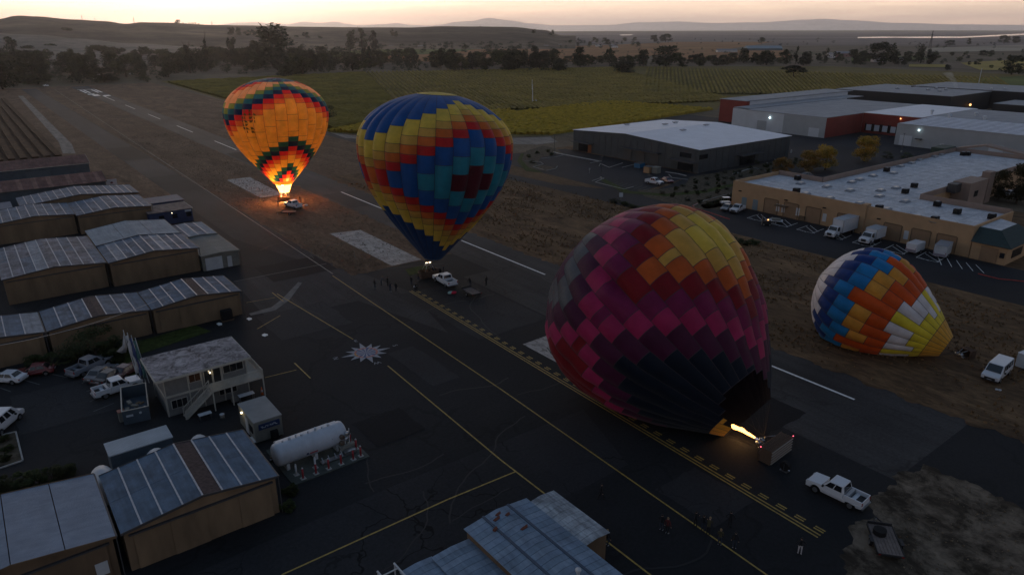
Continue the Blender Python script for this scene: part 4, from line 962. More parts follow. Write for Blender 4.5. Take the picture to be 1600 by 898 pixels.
def hangar(X0,X1,Y0,Y1,ze,zp,label,roofs,ncol,nrow=1,walls=None,doors=4,group='hangars of the airfield rows',skip=None,over=.25,ridge=None,name='hangar',battens=True,doorm=None):
    r=thing(name,label,'hangar',((X0+X1)/2,(Y0+Y1)/2,0),0,group); ox,oy=(X0+X1)/2,(Y0+Y1)/2
    wm=walls or M_tan; x0,x1,y0,y1=X0-ox,X1-ox,Y0-oy,Y1-oy; g=lambda x: gz(x,x0,x1,ze,zp)
    w=MB()
    for y,flip in ((y0,0),(y1,1)):
        f=[(x0,y,0),(x1,y,0),(x1,y,ze),(0,y,zp),(x0,y,ze)]; w.face(f[::-1] if flip else f)
    w.face([(x1,y0,0),(x1,y1,0),(x1,y1,ze),(x1,y0,ze)]); w.face([(x0,y1,0),(x0,y0,0),(x0,y0,ze),(x0,y1,ze)])
    w.build('wall',wm,r)
    # roof sheets in bays, light battens between them
    cw=(x1-x0+2*over)/ncol
    for i in range(ncol):
        xa=x0-over+i*cw; xb=xa+cw
        for j in range(nrow):
            ya=y0-over+(y1-y0+2*over)*j/nrow; yb=y0-over+(y1-y0+2*over)*(j+1)/nrow
            m=roofs[(i*7+j*5+int(X0*3))%len(roofs)] if not (ridge and i==ridge[0]) else ridge[1]
            pb=MB(); lift=.06
            segs=[(xa,xb)] if not (xa<-1e-6 and xb>1e-6) else [(xa,0),(0,xb)]
            gp=.035
            for a,b_ in segs:
                za,zb=g(a)+lift,g(b_)+lift; a2=a+(gp if a==xa else 0); b2=b_-(gp if b_==xb else 0)
                v=[(a2,ya+.02,za),(b2,ya+.02,zb),(b2,yb-.02,zb),(a2,yb-.02,za)]; lo=[(p[0],p[1],p[2]-.05) for p in v]
                pb.loft([lo,v])
            pb.build('roof_panel',m,r)
    if battens:
        for i in range(1,ncol):
            xa=x0-over+i*cw; b=MB(); z=g(xa)+.075; b.box(xa-.07,xa+.07,y0-over,y1+over,z-.03,z+.03); b.build('batten',M_batten,r)
    for y in (y0-over-.03,y1+over+.03):
        MB().bar((x0-over,y,g(x0-over)),(0,y,zp),.05,.22).build('fascia',M_trim if walls is None else wm,r); MB().bar((0,y,zp),(x1+over,y,g(x1+over)),.05,.22).build('fascia',M_trim if walls is None else wm,r)
    MB().bar((x1+over+.04,y0-over,g(x1+over)-.02),(x1+over+.04,y1+over,g(x1+over)-.02),.12,.12).build('gutter',M_trim,r); MB().tube((x1+over,y0-over+.1,0.02),(x1+over,y0-over+.1,g(x1+over)-.1),.05).build('downpipe',M_trim,r)
    if doors:
        hd=ze-.55; dw=(x1-x0-1.2)/doors
        for k in range(doors):
            b=MB(); a=x0+.6+k*dw; yy=y0-.10-(.07 if k%2 else 0); b.box(a+.03,a+dw+.05,yy-.05,yy+.0,.05,hd)
            b.build('door_leaf',doorm or M_tan2,r)
        b=MB(); b.box(x0+.3,x1-.3,y0-.24,y0-.01,hd+.02,hd+.16); b.build('door_track',M_trim,r)
    return r
hangar(3.5,15.9,55.9,65.3,3.95,4.75,'large near hangar with deep blue sheet roof, pale battens and dark ridge strip',[R_blue],8,2,ridge=(4,M_blackgap),group=None)
h=hangar(-10.5,2.7,55.9,66.0,3.95,4.75,'near hangar cut by the bottom left corner, pale corrugated roof',[R_white],4,1,battens=False,walls=M_brownw,doorm=M_brownw,group=None)
sg=MB(); sg.box(5.0,5.9,-5.32,-5.28,.9,2.1); sg.build('door_notice',M_panelw,h)
hangar(-9.3,2.9,107.2,115.6,3.7,4.4,'hangar at the left edge of the second row, blue roof with wide skylight bands',[R_blue2,R_blue,R_light],6)
hangar(3.6,15.9,107.0,115.6,3.75,4.5,'second row hangar behind the dark bushy tree',[R_blue2,R_blue,R_blue2],7,ridge=(3,M_blackgap))
hc=hangar(16.5,28.8,106.6,115.2,3.85,4.6,'second row hangar nearest the taxiway with a dark tarp by its wall',[R_blue2,R_blue],8,2,ridge=(4,M_blackgap))
hangar(0.2,14.6,133.3,153.4,4.35,5.1,'third row hangar with a large blotched grey roof and one bright white panel',[R_grey,R_grey,R_blue2],9,2,ridge=(3,R_light))
hangar(15.3,29.6,132.6,144.5,4.35,5.2,'third row hangar front half, dark roof sheets with bright battens',[R_blue2,R_blue2,R_light,R_blue2,R_blue2],10)
hangar(15.3,29.4,144.9,157.5,4.45,5.3,'plain pale galvanised roofed hangar joined behind the bright battened one',[R_pale],3,1,battens=False,doors=0)
hl=hangar(29.9,36.4,131.6,145.0,2.9,3.1,'low grey green lean-to with a white roller door, right of the battened hangar',[R_green],1,1,walls=M_conw,doors=0,battens=False,name='lean_to_shed',group=None)
b=MB(); b.box(-2.8,.2,-6.78,-6.72,.05,2.4); b.build('roller_door',M_panelw,hl)
b=MB(); b.box(1.1,1.9,-6.78,-6.72,.05,2.1); b.build('side_door',M_panelw,hl)
hangar(29.9,36.3,145.4,156.2,3.1,3.3,'low shed with pale blue roof behind the grey green lean-to',[R_pale,R_blue2],4,1,walls=M_conw,doors=0,name='lean_to_shed',group=None)
hangar(-12.5,1.0,175.2,187.6,4.3,5.0,'fourth row hangar at the left edge with a plain dark blue roof',[R_blue],6)
hangar(1.4,15.4,175.0,187.8,4.3,5.0,'fourth row hangar in the middle, blue roof with thin battens',[R_blue,R_blue2],9)
hangar(15.9,30.4,173.6,187.6,4.2,4.9,'fourth row hangar nearest the taxiway with wide tan front',[R_blue,R_blue2],9)
hangar(7.0,31.0,190.6,201.5,4.2,5.4,'wide low gabled hangar behind the fourth row',[R_blue2,R_blue],16)
def longshed(X0,X1,Y0,Y1,ze,zp,label,mats,n,trim):
    ox,oy=(X0+X1)/2,(Y0+Y1)/2; r=thing('long_shed',label,'shed',(ox,oy,0)); x0,x1,y0,y1=X0-ox,X1-ox,Y0-oy,Y1-oy
    w=MB(); w.box(x0,x1,y0,y1,0,ze); 
    for x,s in ((x0,1),(x1,0)):
        f=[(x,y0,ze),(x,y1,ze),(x,0,zp)]; w.face(f if s==0 else f[::-1])
    w.build('wall',M_bluew,r)
    cw=(x1-x0+.6)/n
    for i in range(n):
        a=x0-.3+i*cw; b_=a+cw-.03; pb=MB()
        for ya,za,yb,zb in ((y0-.4,ze-.05,0,zp),(0,zp,y1+.4,ze-.05)):
            v=[(a,ya,za+.05),(b_,ya,za+.05),(b_,yb,zb+.05),(a,yb,zb+.05)]; pb.loft([[(p[0],p[1],p[2]-.05) for p in v],v])
        pb.build('roof_panel',mats[(i*i+i//2)%len(mats)],r)
    t=MB(); t.bar((x0-.3,y0-.45,ze),(x1+.3,y0-.45,ze),.06,.16); t.bar((x1+.34,y0-.45,ze-.02),(x1+.34,0,zp+.05),.06,.16); t.bar((x1+.34,y1+.45,ze-.02),(x1+.34,0,zp+.05),.06,.16); t.build('gutter',trim,r)
    for k in range(int((x1-x0)/8)):
        b=MB(); b.box(x0+2+k*8,x0+8+k*8,y0-.08,y0-.02,.05,ze-.9); b.build('bay_door',M_bluew if k%2 else mat('blue_grey_bay_door',(.075,.105,.13),.7),r)
longshed(-22,28.2,245.5,259,3.9,5.6,'long far shed with rust red roof beside the ploughed field',[R_rust,R_rust],44,M_cream)
longshed(-22,27.4,212.5,225,3.9,5.6,'long shed with striped rust and pink roof behind the fourth row',[R_rust,R_rust2,R_rust,R_rust2,R_rust],46,M_trim)
def boxbuilding(name,label,cat,X0,X1,Y0,Y1,z,roofm,wallm,group=None,rim=.12,rise=.0,over=.1):
    ox,oy=(X0+X1)/2,(Y0+Y1)/2; r=thing(name,label,cat,(ox,oy,0),0,group); x0,x1,y0,y1=X0-ox,X1-ox,Y0-oy,Y1-oy
    MB().box(x0,x1,y0,y1,0,z).build('wall',wallm,r)
    b=MB(); b.box(x0-over,x1+over,y0-over,y1+over,z,z+rim); b.build('roof',roofm,r)
    return r,(x0,x1,y0,y1)
R_patch=mat('patched_felt_roof',(.15,.125,.115),.9,var=.45,vscale=.7,bump=.3); M_whitecont=mat('white_container_paint',(.46,.50,.54),.6,var=.1,vscale=1)
r,e=boxbuilding('blue_cabin','dark blue cabin with brown patched roof beside the taxiway','cabin',29.2,38.4,171.2,179.2,2.9,R_patch,M_navyw)
for x in (-2.6,.2,3.2): MB().box(x,x+1.1,e[2]-.05,e[2]-.01,1.2,2.2).build('window',M_glass,r)
MB().box(3.0,4.4,e[2]-.09,e[2]-.055,2.35,2.75).build('sign_board',M_whitecont,r); MB().box(-3.9,-2.0,e[2]-1.6,e[2]-.2,.9,1.0).build('canopy',M_whitecont,r)
MB().box(e[1]+.11,e[1]+.22,e[2]-.1,e[3]+.1,2.9,3.08).build('verge',M_cream,r)
MB().sphere((.2,e[2]-.12,2.5),.07).build('wall_lamp',M_wlamp,r)
r,e=boxbuilding('blue_cabin','long low cabin with grey roof behind the dark blue one','cabin',30.5,39.6,183.4,190.2,2.5,mat('grey_felt_roof',(.17,.175,.20),.8,var=.15),M_navyw)
r,e=boxbuilding('white_hut','small white walled hut at the left edge behind the hangars','hut',-2.0,5.6,198,206,2.6,mat('mauve_grey_roof',(.20,.20,.23),.8,var=.2),M_cream)
# white board with an emblem at the end of the striped shed
r=thing('notice_board','white square board with a dark red emblem at the end of the striped shed','notice board',(29.4,217,0)); MB().box(-1.3,1.3,-.05,.05,.6,3.4).build('board',M_whitecont,r)
for x in (-1.1,1.1): MB().tube((x,.1,0),(x,.1,3.2),.05).build('post',M_steel,r)
eb=MB(); eb.prism([(.35*math.cos(a*math.pi/5),.28*math.sin(a*math.pi/5)) for a in range(10)],0,.02); eb.xf(Matrix.Translation((0,-.06,2.5))@Matrix.Rotation(R(90),4,'X')); eb.build('emblem',mat('dark_red_emblem',(.12,.03,.04),.7),r)
# bottom middle hangars
def ribshed(X0,X1,Y0,Y1,ze,zp,label,m,walls,bands=None,ncol=4,rust=False):
    ox,oy=(X0+X1)/2,(Y0+Y1)/2; r=thing('hangar',label,'hangar',(ox,oy,0)); x0,x1,y0,y1=X0-ox,X1-ox,Y0-oy,Y1-oy; g=lambda x: gz(x,x0,x1,ze,zp)
    w=MB()
    for y,fl in ((y0,0),(y1,1)):
        f=[(x0,y,0),(x1,y,0),(x1,y,ze),(0,y,zp),(x0,y,ze)]; w.face(f[::-1] if fl else f)
    w.face([(x1,y0,0),(x1,y1,0),(x1,y1,ze),(x1,y0,ze)]); w.face([(x0,y1,0),(x0,y0,0),(x0,y0,ze),(x0,y1,ze)]); w.build('wall',walls,r)
    n=int((y1-y0)/.62)
    for j in range(n):
        ya=y0-.2+(y1-y0+.4)*j/n; yb=y0-.2+(y1-y0+.4)*(j+1)/n-.035; pb=MB()
        for a,b_ in ((x0-.2,0),(0,x1+.2)):
            v=[(a,ya,g(a)+.06),(b_,ya,g(b_)+.06),(b_,yb,g(b_)+.06),(a,yb,g(a)+.06)]; pb.loft([[(p[0],p[1],p[2]-.05) for p in v],v])
        pb.build('roof_panel',m[j%len(m)],r)
    if bands:
        for x in bands: MB().bar((x,y0-.2,g(x)+.10),(x,y1+.2,g(x)+.10),.22,.05).build('roof_strap',mat('navy_roof_strap',(.045,.07,.11),.6),r)
    return r,(x0,x1,y0,y1)
RB=[corr('ribbed_blue_sheet_%s'%k,c,4,'X',.2,bump=.3) for k,c in (('deep',(.20,.27,.36)),('mid',(.22,.29,.375)),('dull',(.185,.255,.335)))]
r,e=ribshed(25.2,31.2,24,38.6,4.6,4.95,'hangar at the bottom centre with a blue ribbed roof, rust spots and two dark straps',RB,M_brownw,bands=(-1.3,1.2))
for x,y,w_ in ((-.9,6.3,.5),(-.4,6.7,.4),(.2,6.2,.35),(.1,4.1,.6),(-1.6,5.4,.3)):
    MB().prism([(x,y),(x+w_,y+.1),(x+w_*1.3,y+.35),(x+w_*.4,y+.3),(x-.1,y+.2)],4.955+(0 if abs(x)<1 else -.08),5.03).build('rust_patch',mat('rust_patch',(.12,.035,.02),.9),r)
ribshed(31.4,34.0,31.8,38.3,4.3,4.45,'pale stained roof annexe right of the blue ribbed hangar',[corr('stained_white_sheet',(.36,.39,.42),4,'X',.5,bump=.3,streak=.9)],M_brownw)
ribshed(21.9,25.0,26,38.2,3.8,3.9,'low ribbed roof section left of the blue ribbed hangar',[RB[1],RB[2]],M_brownw)
ribshed(19.3,21.7,26,38.5,3.6,3.7,'low dark roof section with streaks, next to the white metal frame',[RB[2],RB[0]],M_brownw)
vt=thing('roof_vent','round white roof vent on the blue ribbed hangar','vent',(28.6,29.3,4.9)); MB().tube((0,0,0),(0,0,.35),.14,10).build('pipe',M_panelw,vt); MB().sphere((0,0,.42),.24,.24,.16,10,6).build('cap',M_panelw,vt,smooth=True)
fr=thing('metal_frame','white metal frame over the bottom edge left of the ribbed roofs','metal frame',(18.6,38.6,0))
for x in (-.9,.5):
    MB().bar((x,.9,3.9),(x+.1,-6,3.9),.12,.12).build('beam',M_panelw,fr); MB().tube((x,.8,0),(x,.8,3.9),.06).build('post',M_panelw,fr)
MB().bar((-.9,.2,3.95),(.5,.2,3.95),.08,.08).build('cross_bar',M_panelw,fr)
# white container, arched white covers behind the blue roofed hangar
r,e=boxbuilding('storage_container','long white ribbed storage container behind the blue roofed hangar','container',4.8,10.5,71.0,73.7,2.5,corr('white_ribbed_container',(.44,.48,.52),3,'X',.08,streak=.1),M_bluew)
for k,(x,w_) in enumerate(((3.3,2.6),(8.2,2.8),(12.3,2.6))):
    c=thing('fabric_shelter',('left','middle','right')[k]+' of the three white arched shelters peeking out behind the blue roofed hangar','shelter',(x+.4,68.4,0)); b=MB(); rings=[]
    for y in (-1.6,-.8,0,.8,1.6): rings.append([(w_/2*math.cos(math.pi*i/12),y,(2.9-.25*abs(y))*math.sin(math.pi*i/12)) for i in range(13)])
    b.loft(rings,closed=False,cap=True); b.build('cover',M_whitecont,c,smooth=True)
    b=MB(); b.box(-w_/2-.05,w_/2+.05,-1.7,1.7,0,.12); b.build('base_frame',M_steel,c)
# ------------------------------------------------------------------ two storey office with balcony and stair
of=thing('office_building','two storey grey office with stained flat roof, balcony and outside stair','office building',(16.6,83.3,0))
x0,x1,y0,y1=-4.6,4.7,-3.0,3.2; H=5.0
w=MB(); w.box(x0,x1,y0,y1,0,H-.1); w.build('wall',M_greyw,of)
R_stain=None
def stained():
    m,t,b,o=newmat('stained_flat_roof'); n=tnoise(t,o,.9,8,.75,1.2); n2=tnoise(t,o,.35,4)
    c=ramp_mix(t,n,(.055,.05,.055),(.34,.32,.335),.36,.56); c=mixc(t,c,ramp_mix(t,n2,(.75,.75,.75),(1.2,1.2,1.2)),1,'MULTIPLY'); t.links.new(c,b.inputs['Base Color']); b.inputs['Roughness'].default_value=.9; return m
R_stain=stained()
b=MB(); b.box(x0-.8,.1,y0-.75,y1+.45,H,H+.16); b.build('roof_sheet',R_stain,of); b=MB(); b.box(.13,x1+.35,y0-.75,y1+.45,H,H+.16); b.build('roof_sheet',R_stain,of)
b=MB()
for a_,c_ in (((x0-.86,y0-.81),(x1+.41,y0-.81)),((x1+.41,y0-.75),(x1+.41,y1+.51)),((x0-.86,y0-.75),(x0-.86,y1+.51)),((x0-.80,y1+.51),(x1+.35,y1+.51))): b.bar((*a_,H-.02),(*c_,H-.02),.1,.26)
b.build('fascia',M_cream,of)
b=MB()
for x in (x0+.05,x0+2.6,x0+4.1,x1-2.9,x1-.05): b.box(x-.06,x+.06,y0-.07,y0-.01,.02,H-.15)
b.box(x0,x1,y0-.08,y0-.015,2.35,2.6); b.box(x0-.07,x0-.01,y0,y1,2.35,2.6)
for y in (y0+.05,y1-.05): b.box(x0-.07,x0-.01,y-.06,y+.06,.02,2.33)
b.build('corner_trim',M_cream,of)
for xa,xb,za,zb,m in ((x0+2.75,x0+4.0,3.55,4.7,M_glassw),(x1-2.7,x1-.4,3.55,4.7,M_glass),(x0+.5,x0+2.2,.9,1.9,M_glass),(1.2,3.2,.9,1.7,M_glass)):
    f=MB(); f.box(xa-.06,xb+.06,y0-.05,y0-.012,za-.06,zb+.06); fo=f.build('window',M_cream,of)
    nw=3 if xb-xa>1.5 else 2
    for k in range(nw): MB().box(xa+(xb-xa)*k/nw+.02,xa+(xb-xa)*(k+1)/nw-.02,y0-.065,y0-.052,za,zb).build('pane',m,fo)
for xa in (-.25,.75):
    f=MB(); f.box(xa,xa+.95,y0-.05,y0-.012,2.65,4.75); fo=f.build('sliding_door',M_cream,of); MB().box(xa+.07,xa+.88,y0-.065,y0-.052,2.72,4.68).build('pane',M_glass,fo)
dx0,dx1,dy0=.0,x1+1.3,y0-1.9
b=MB(); b.prism([(dx0,dy0),(dx1,dy0),(dx1,y1),(x1+.02,y1),(x1+.02,y0-.09),(dx0,y0-.09)],2.45,2.62); b.build('balcony_deck',M_cream,of)
def rail(nm,a,b_,h=.95,step=.16,parent=of):
    a=Vector(a);b2=Vector(b_); mb=MB(); mb.bar(a+Vector((0,0,h)),b2+Vector((0,0,h)),.08,.06); mb.bar(a+Vector((0,0,.1)),b2+Vector((0,0,.1)),.05,.05)
    o=mb.build(nm,M_cream,parent); L=(b2-a).length; n=int(L/step)
    q=MB()
    for k in range(n+1):
        p=a.lerp(b2,k/n); q.bar(p+Vector((0,0,.1)),p+Vector((0,0,h)),.035,.035)
    q.build('baluster_row',M_cream,o)['kind']='stuff'
    for p in (a,b2): MB().bar(p,p+Vector((0,0,h+.06)),.09,.09).build('newel',M_cream,o)
rail('railing',(dx0+.05,dy0+.05,2.62),(dx1-.05,dy0+.05,2.62)); rail('railing',(dx1-.05,dy0+.1,2.62),(dx1-.05,y1-.1,2.62)); rail('railing',(x1+.05,y1-.05,2.62),(dx1-.1,y1-.05,2.62))
for x,y in ((dx0+.08,dy0+.08),(dx1-.08,dy0+.08),(dx1-.08,y1-.1),(dx0+2.2,dy0+.08)): MB().bar((x,y,0),(x,y,2.45),.13,.13).build('deck_post',M_cream,of)
# stair: from the deck's left end down towards the left
ns=13
for k in range(ns):
    t=(k+.5)/ns; x=dx0-.05-3.1*t; z=2.55*(1-t); MB().box(x-.15,x+.13,dy0+.05,dy0+1.05,z-.02,z+.04).build('stair_tread',M_cream,of)
for y in (dy0+.02,dy0+1.08):
    MB().bar((dx0,y,2.5),(dx0-3.2,y,.0),.06,.25).build('stringer',M_cream,of)
    rail('stair_rail',(dx0,y,2.55),(dx0-3.15,y,.08),.95,.22)
MB().sphere((.45,y0-.25,4.2),.07).build('ceiling_lamp',M_wlamp,of)
plamp('porch_lamp_light',(17.05,79.9,4.2),3,(1,.85,.6),.1)
MB().box(2.2,3.0,y0-1.2,y0-.5,.0,.75).build('box_unit',M_greyw,of)
tb_=thing('folding_table','white folding table leaning by the deck posts under the balcony','table',(20.3,78.4,0)); MB().box(-.9,.9,-.4,.4,.98,1.04).build('table_top',M_panelw,tb_); [MB().tube((x,y,0),(x,y,.98),.03).build('leg',M_steel,tb_) for x in (-.8,.8) for y in (-.3,.3)]
tb_=thing('folding_table','small pale table at the foot of the outside stair','table',(15.2,77.2,0)); MB().box(-.7,.7,-.35,.35,.72,.77).build('table_top',M_whitecont,tb_); [MB().tube((x,y,0),(x,y,.72),.025).build('leg',M_steel,tb_) for x in (-.6,.6) for y in (-.28,.28)]
bn=thing('round_bin','round pale stool like bin on the ground before the office','bin',(16.8,76.3,0)); MB().tube((0,0,0),(0,0,.5),.25,12).build('drum',M_greyw,bn,smooth=True); MB().tube((0,0,.5),(0,0,.55),.27,12).build('lid',M_whitecont,bn,smooth=True)
cn=thing('traffic_cone','tall orange and white cone under the right end of the balcony','cone',(22.3,78.9,0)); b=MB(); b.box(-.2,.2,-.2,.2,0,.04); b.build('base',M_dark,cn); MB().tube((0,0,.04),(0,0,1.1),.17,10,0,.04).build('cone_body',mat('cone_orange',(.62,.13,.03),.6),cn,smooth=True); MB().tube((0,0,.45),(0,0,.7),.135,10,0,.095).build('white_band',M_panelw,cn,smooth=True)
# site cabin with blue sign
sc_=thing('site_cabin','pale beige site cabin with a blue name board facing the apron','cabin',(19.55,71.1,0)); MB().box(-1.5,1.5,-2.6,2.6,.15,2.5).build('wall',M_conw,sc_)
b=MB(); b.box(-1.55,1.55,-2.65,2.65,2.5,2.62); b.build('roof',mat('cabin_roof_grey',(.24,.24,.235),.8,var=.1),sc_)
sgn=MB().box(-1.05,1.2,-2.72,-2.61,1.55,2.2).build('name_board',mat('navy_sign',(.01,.03,.10),.5),sc_)
def squiggle(parent,x0,x1,y,z,h,m,nm='script_lettering',seed=0):
    rr=random.Random(seed); b=MB(); x=x0; p=None
    while x<x1:
        q=(x,y,z+h*(.5 if rr.random()<.5 else -.5)*rr.uniform(.5,1))
        if p: b.bar(p,q,.03,.05)
        p=q; x+=rr.uniform(.045,.09)
    b.build(nm,m,parent)
squiggle(sgn,-.85,-.02,-2.735,1.86,.24,M_whitecont,seed=1); squiggle(sgn,.12,1.0,-2.735,1.90,.24,M_whitecont,seed=2)
MB().box(-1.56,-1.51,-.5,.4,.2,2.1).build('door',M_panelw,sc_); MB().box(-1.58,-1.52,-2.0,-1.0,1.0,1.8).build('window',M_glass,sc_); MB().sphere((-1.62,1.2,2.15),.10).build('wall_lamp',M_wlamp,sc_); plamp('cabin_lamp_light',(17.7,72.3,2.1),4,(1,.78,.42),.08)
MB().box(.1,.85,-3.0,-2.62,.0,1.1).build('cooling_unit',M_dark,sc_); MB().box(-2.4,-1.5,-2.6,-1.3,.25,.35).build('step',M_whitecont,sc_)
# white fuel tank on its kerbed pad
ft=thing('fuel_tank','white horizontal fuel tank with pipes and pump gear at one end','fuel tank',(22.0,62.6,0),R(1)); r_=1.22; b=MB(); rings=[]
for x,q in ((-4.1,.0),(-4.08,.55),(-4.0,.8),(-3.85,.93),(-3.6,1),(3.2,1),(3.4,.93),(3.52,.75),(3.58,.4),(3.6,.0)): rings.append([(x,r_*max(q,.01)*math.cos(2*math.pi*k/28),1.72+r_*max(q,.01)*math.sin(2*math.pi*k/28)) for k in range(28)])
b.loft(rings); b.build('tank_shell',mat('white_tank_paint',(.44,.48,.54),.45,var=.12,vscale=.9,stretch=(1,1,.25)),ft,smooth=True)
for x in (-3.0,0,2.4): MB().box(x-.15,x+.15,-.9,.9,.1,.75).build('saddle',M_panelw,ft)
for k,x in enumerate((-3.0,-2.3,-1.6,-1.0,-.3,.5,1.2,1.9)): MB().tube((x,0,2.9),(x,0,3.1+.08*(k%3)),.10+.04*(k%2),8).build('valve',M_whitecont,ft)
MB().box(-3.6,2.9,.25,.55,2.86,2.92).build('catwalk',M_steel,ft)
MB().bar((-3.6,.9,2.7),(2.2,.9,2.7),.05,.05).build('handrail',M_steel,ft)
for k,(x,z) in enumerate(((2.75,1.9),(3.25,1.5),(2.7,1.2),(3.35,2.1))): MB().tube((x,-1.45,z),(x,-1.2,z),.26,14).build('gauge',M_steel if k%2 else mat('bronze_fitting',(.14,.10,.075),.5,metal=.3),ft,smooth=True)
MB().box(2.3,4.0,-1.62,-1.25,.25,.9).build('pump_cabinet',M_conw,ft)
for k in range(3): MB().tube((2.5+.5*k,-1.4,.3),(2.9+.5*k,-.6,2.2),.05).build('pipe',M_steel,ft)
text('',.1,(0,0,0),(0,0,0),M_panelw) if False else None
MB().prism([(-.15,-.1),(.15,-.1),(.1,.15),(-.05,.2)],0,.01).xf(Matrix.Translation((-1.0,-1.19,1.35))@Matrix.Rotation(R(80),4,'X')).build('dark_emblem',M_navyw,ft)
b=MB(); b.box(-.75,.1,-1.205,-1.195,1.22,1.36); b.build('red_lettering',mat('red_decal',(.30,.05,.06),.6),ft)
b=MB(); b.box(1.3,2.1,-1.13,-1.12,2.05,2.13); b.build('dark_lettering',M_navyw,ft); MB().prism([(0,-.2),(.2,0),(0,.2),(-.2,0)],0,.01).xf(Matrix.Translation((1.75,-1.19,1.8))@Matrix.Rotation(R(88),4,'X')).build('hazard_diamond',M_navyw,ft)
pd=MB(); pd.box(18.4,26.6,58.9,66.6,0,.10); pd.build('tank_pad',mat('pad_concrete',(.060,.070,.062),.9,var=.3),kind='structure')
b=MB(); b.box(-2.2,-.2,-2.1,-1.6,.12,.5); tr=b.xf(Matrix.Identity(4)); 
fs=thing('pump_skid','low white pipe skid on the pad in front of the tank','pump skid',(23.6,60.6,.1)); MB().box(-1.6,.9,-.3,.3,.1,.2).build('skid_frame',M_steel,fs); [MB().tube((x,-.25,.1),(x,.25,.55),.05).build('pipe',M_steel,fs) for x in (-1.4,-.7,0,.7)]; MB().box(.95,2.3,-.25,.35,.05,.45).build('hose_rack',M_steel,fs)
bollp=[(26.1,61.0+1.4*k) for k in range(4)]+[(19.6+1.35*k,59.4) for k in range(5)]+[(25.9,59.5)]
b0=None; Mred=mat('red_bollard_paint',(.30,.02,.03),.5)
for k,(x,y) in enumerate(bollp):
    lab='red bollard with pale top on the right side of the fuel tank pad' if y>59.6 else 'red bollard along the front edge of the fuel tank pad'
    if b0 is None:
        b0=thing('bollard',lab,'bollard',(x,y,.1),0,'red bollards round the fuel tank'); MB().tube((0,0,0),(0,0,1.15),.10,10).build('post',Mred,b0,smooth=True); MB().tube((0,0,1.15),(0,0,1.27),.11,10,0,.04).build('cap',M_panelw,b0,smooth=True); MB().box(-.25,.25,-.25,.25,0,.05).build('foot_block',M_kerb,b0); bt=get_tree(b0)
    else: copy_tree(b0,(x,y,.1),0,lab,_tree=bt)
for k,x in enumerate((19.3,21.3)):
    c=copy_tree(b0,(x,60.4,.1),0,'white post in front of the fuel tank, %s one'%('left' if k==0 else 'right'),'white posts in front of the tank',_tree=bt)
    for o in c.children:
        if o.name.startswith('post'): o.data=o.data.copy(); o.data.materials[0]=M_panelw
pk=thing('stacked_beams','dark stack of long beams and pipes lying behind the fuel tank','beams',(21.6,65.2,.1),R(2))
for k in range(6): MB().box(-3.6+.2*k,2.6+.15*k,-.9+.3*k,-.68+.3*k,.1*(k%3),.1*(k%3)+.2).build('beam',[M_trim,M_brownw,mat('ochre_beam',(.22,.12,.03),.8)][k%3],pk)
# dumpster with open top and rubbish
dp=thing('dumpster','large open dumpster with a white rim beside the white pickup','dumpster',(9.4,84.4,0),R(-9)); b=MB(); X,Y,Z=1.35,3.2,1.7
for q in ((-X,X,-Y,-Y+.08,0,Z),(-X,X,Y-.08,Y,0,Z),(-X,-X+.08,-Y+.08,Y-.08,0,Z),(X-.08,X,-Y+.08,Y-.08,0,Z),(-X+.08,X-.08,-Y+.08,Y-.08,.1,.2)): b.box(*q)
b.build('tub',M_bluew,dp)
for q in ((-X-.04,X+.04,-Y-.05,-Y+.08,Z,Z+.07),(-X-.04,X+.04,Y-.08,Y+.05,Z,Z+.07),(-X-.05,-X+.08,-Y+.08,Y-.08,Z,Z+.07),(X-.08,X+.05,-Y+.08,Y-.08,Z,Z+.07)): MB().box(*q).build('rim',M_cream,dp)
MB().box(-1.0,-.3,-Y-.03,-Y-.005,.9,1.15).build('label_plate',M_whitecont,dp); MB().prism([(.15*math.cos(a*.785),.15*math.sin(a*.785)) for a in range(8)],0,.02).xf(Matrix.Translation((.45,-Y-.01,1.15))@Matrix.Rotation(R(90),4,'X')).build('round_sticker',M_whitecont,dp)
for k in range(9):
    x,y=rnd.uniform(-.9,.9),rnd.uniform(-2.8,.3); jb=thing('rubbish','piece of rubbish lying in the open dumpster','rubbish',dp.matrix_basis@Vector((x,y,1.2)),rnd.uniform(0,3),'rubbish in the dumpster'); s=rnd.uniform(.2,.5); MB().box(-s,s,-s*.5,s*.5,0,.22).build('bag',[M_conw,M_tan,M_dark,M_whitecont][k%4],jb,bevel=.06)
tc_=thing('wheelie_bin','tall bin with a pinkish lid left of the dumpster','bin',(7.6,82.6,0)); MB().box(-.32,.32,-.35,.35,.05,1.25).build('body',M_conw,tc_); MB().box(-.36,.36,-.38,.38,1.25,1.33).build('lid',mat('faded_red_lid',(.30,.12,.09),.7),tc_)
# tarp box by the second row hangar
tp=thing('covered_crate','dark tarpaulin covered crate against the second row hangar','crate',(26.2,105.6,0)); MB().box(-.8,.8,-.5,.5,.12,1.7).build('tarpaulin',M_dark,tp,bevel=.12); MB().box(-.85,.85,-.55,.55,0,.12).build('pallet',M_brownw,tp)
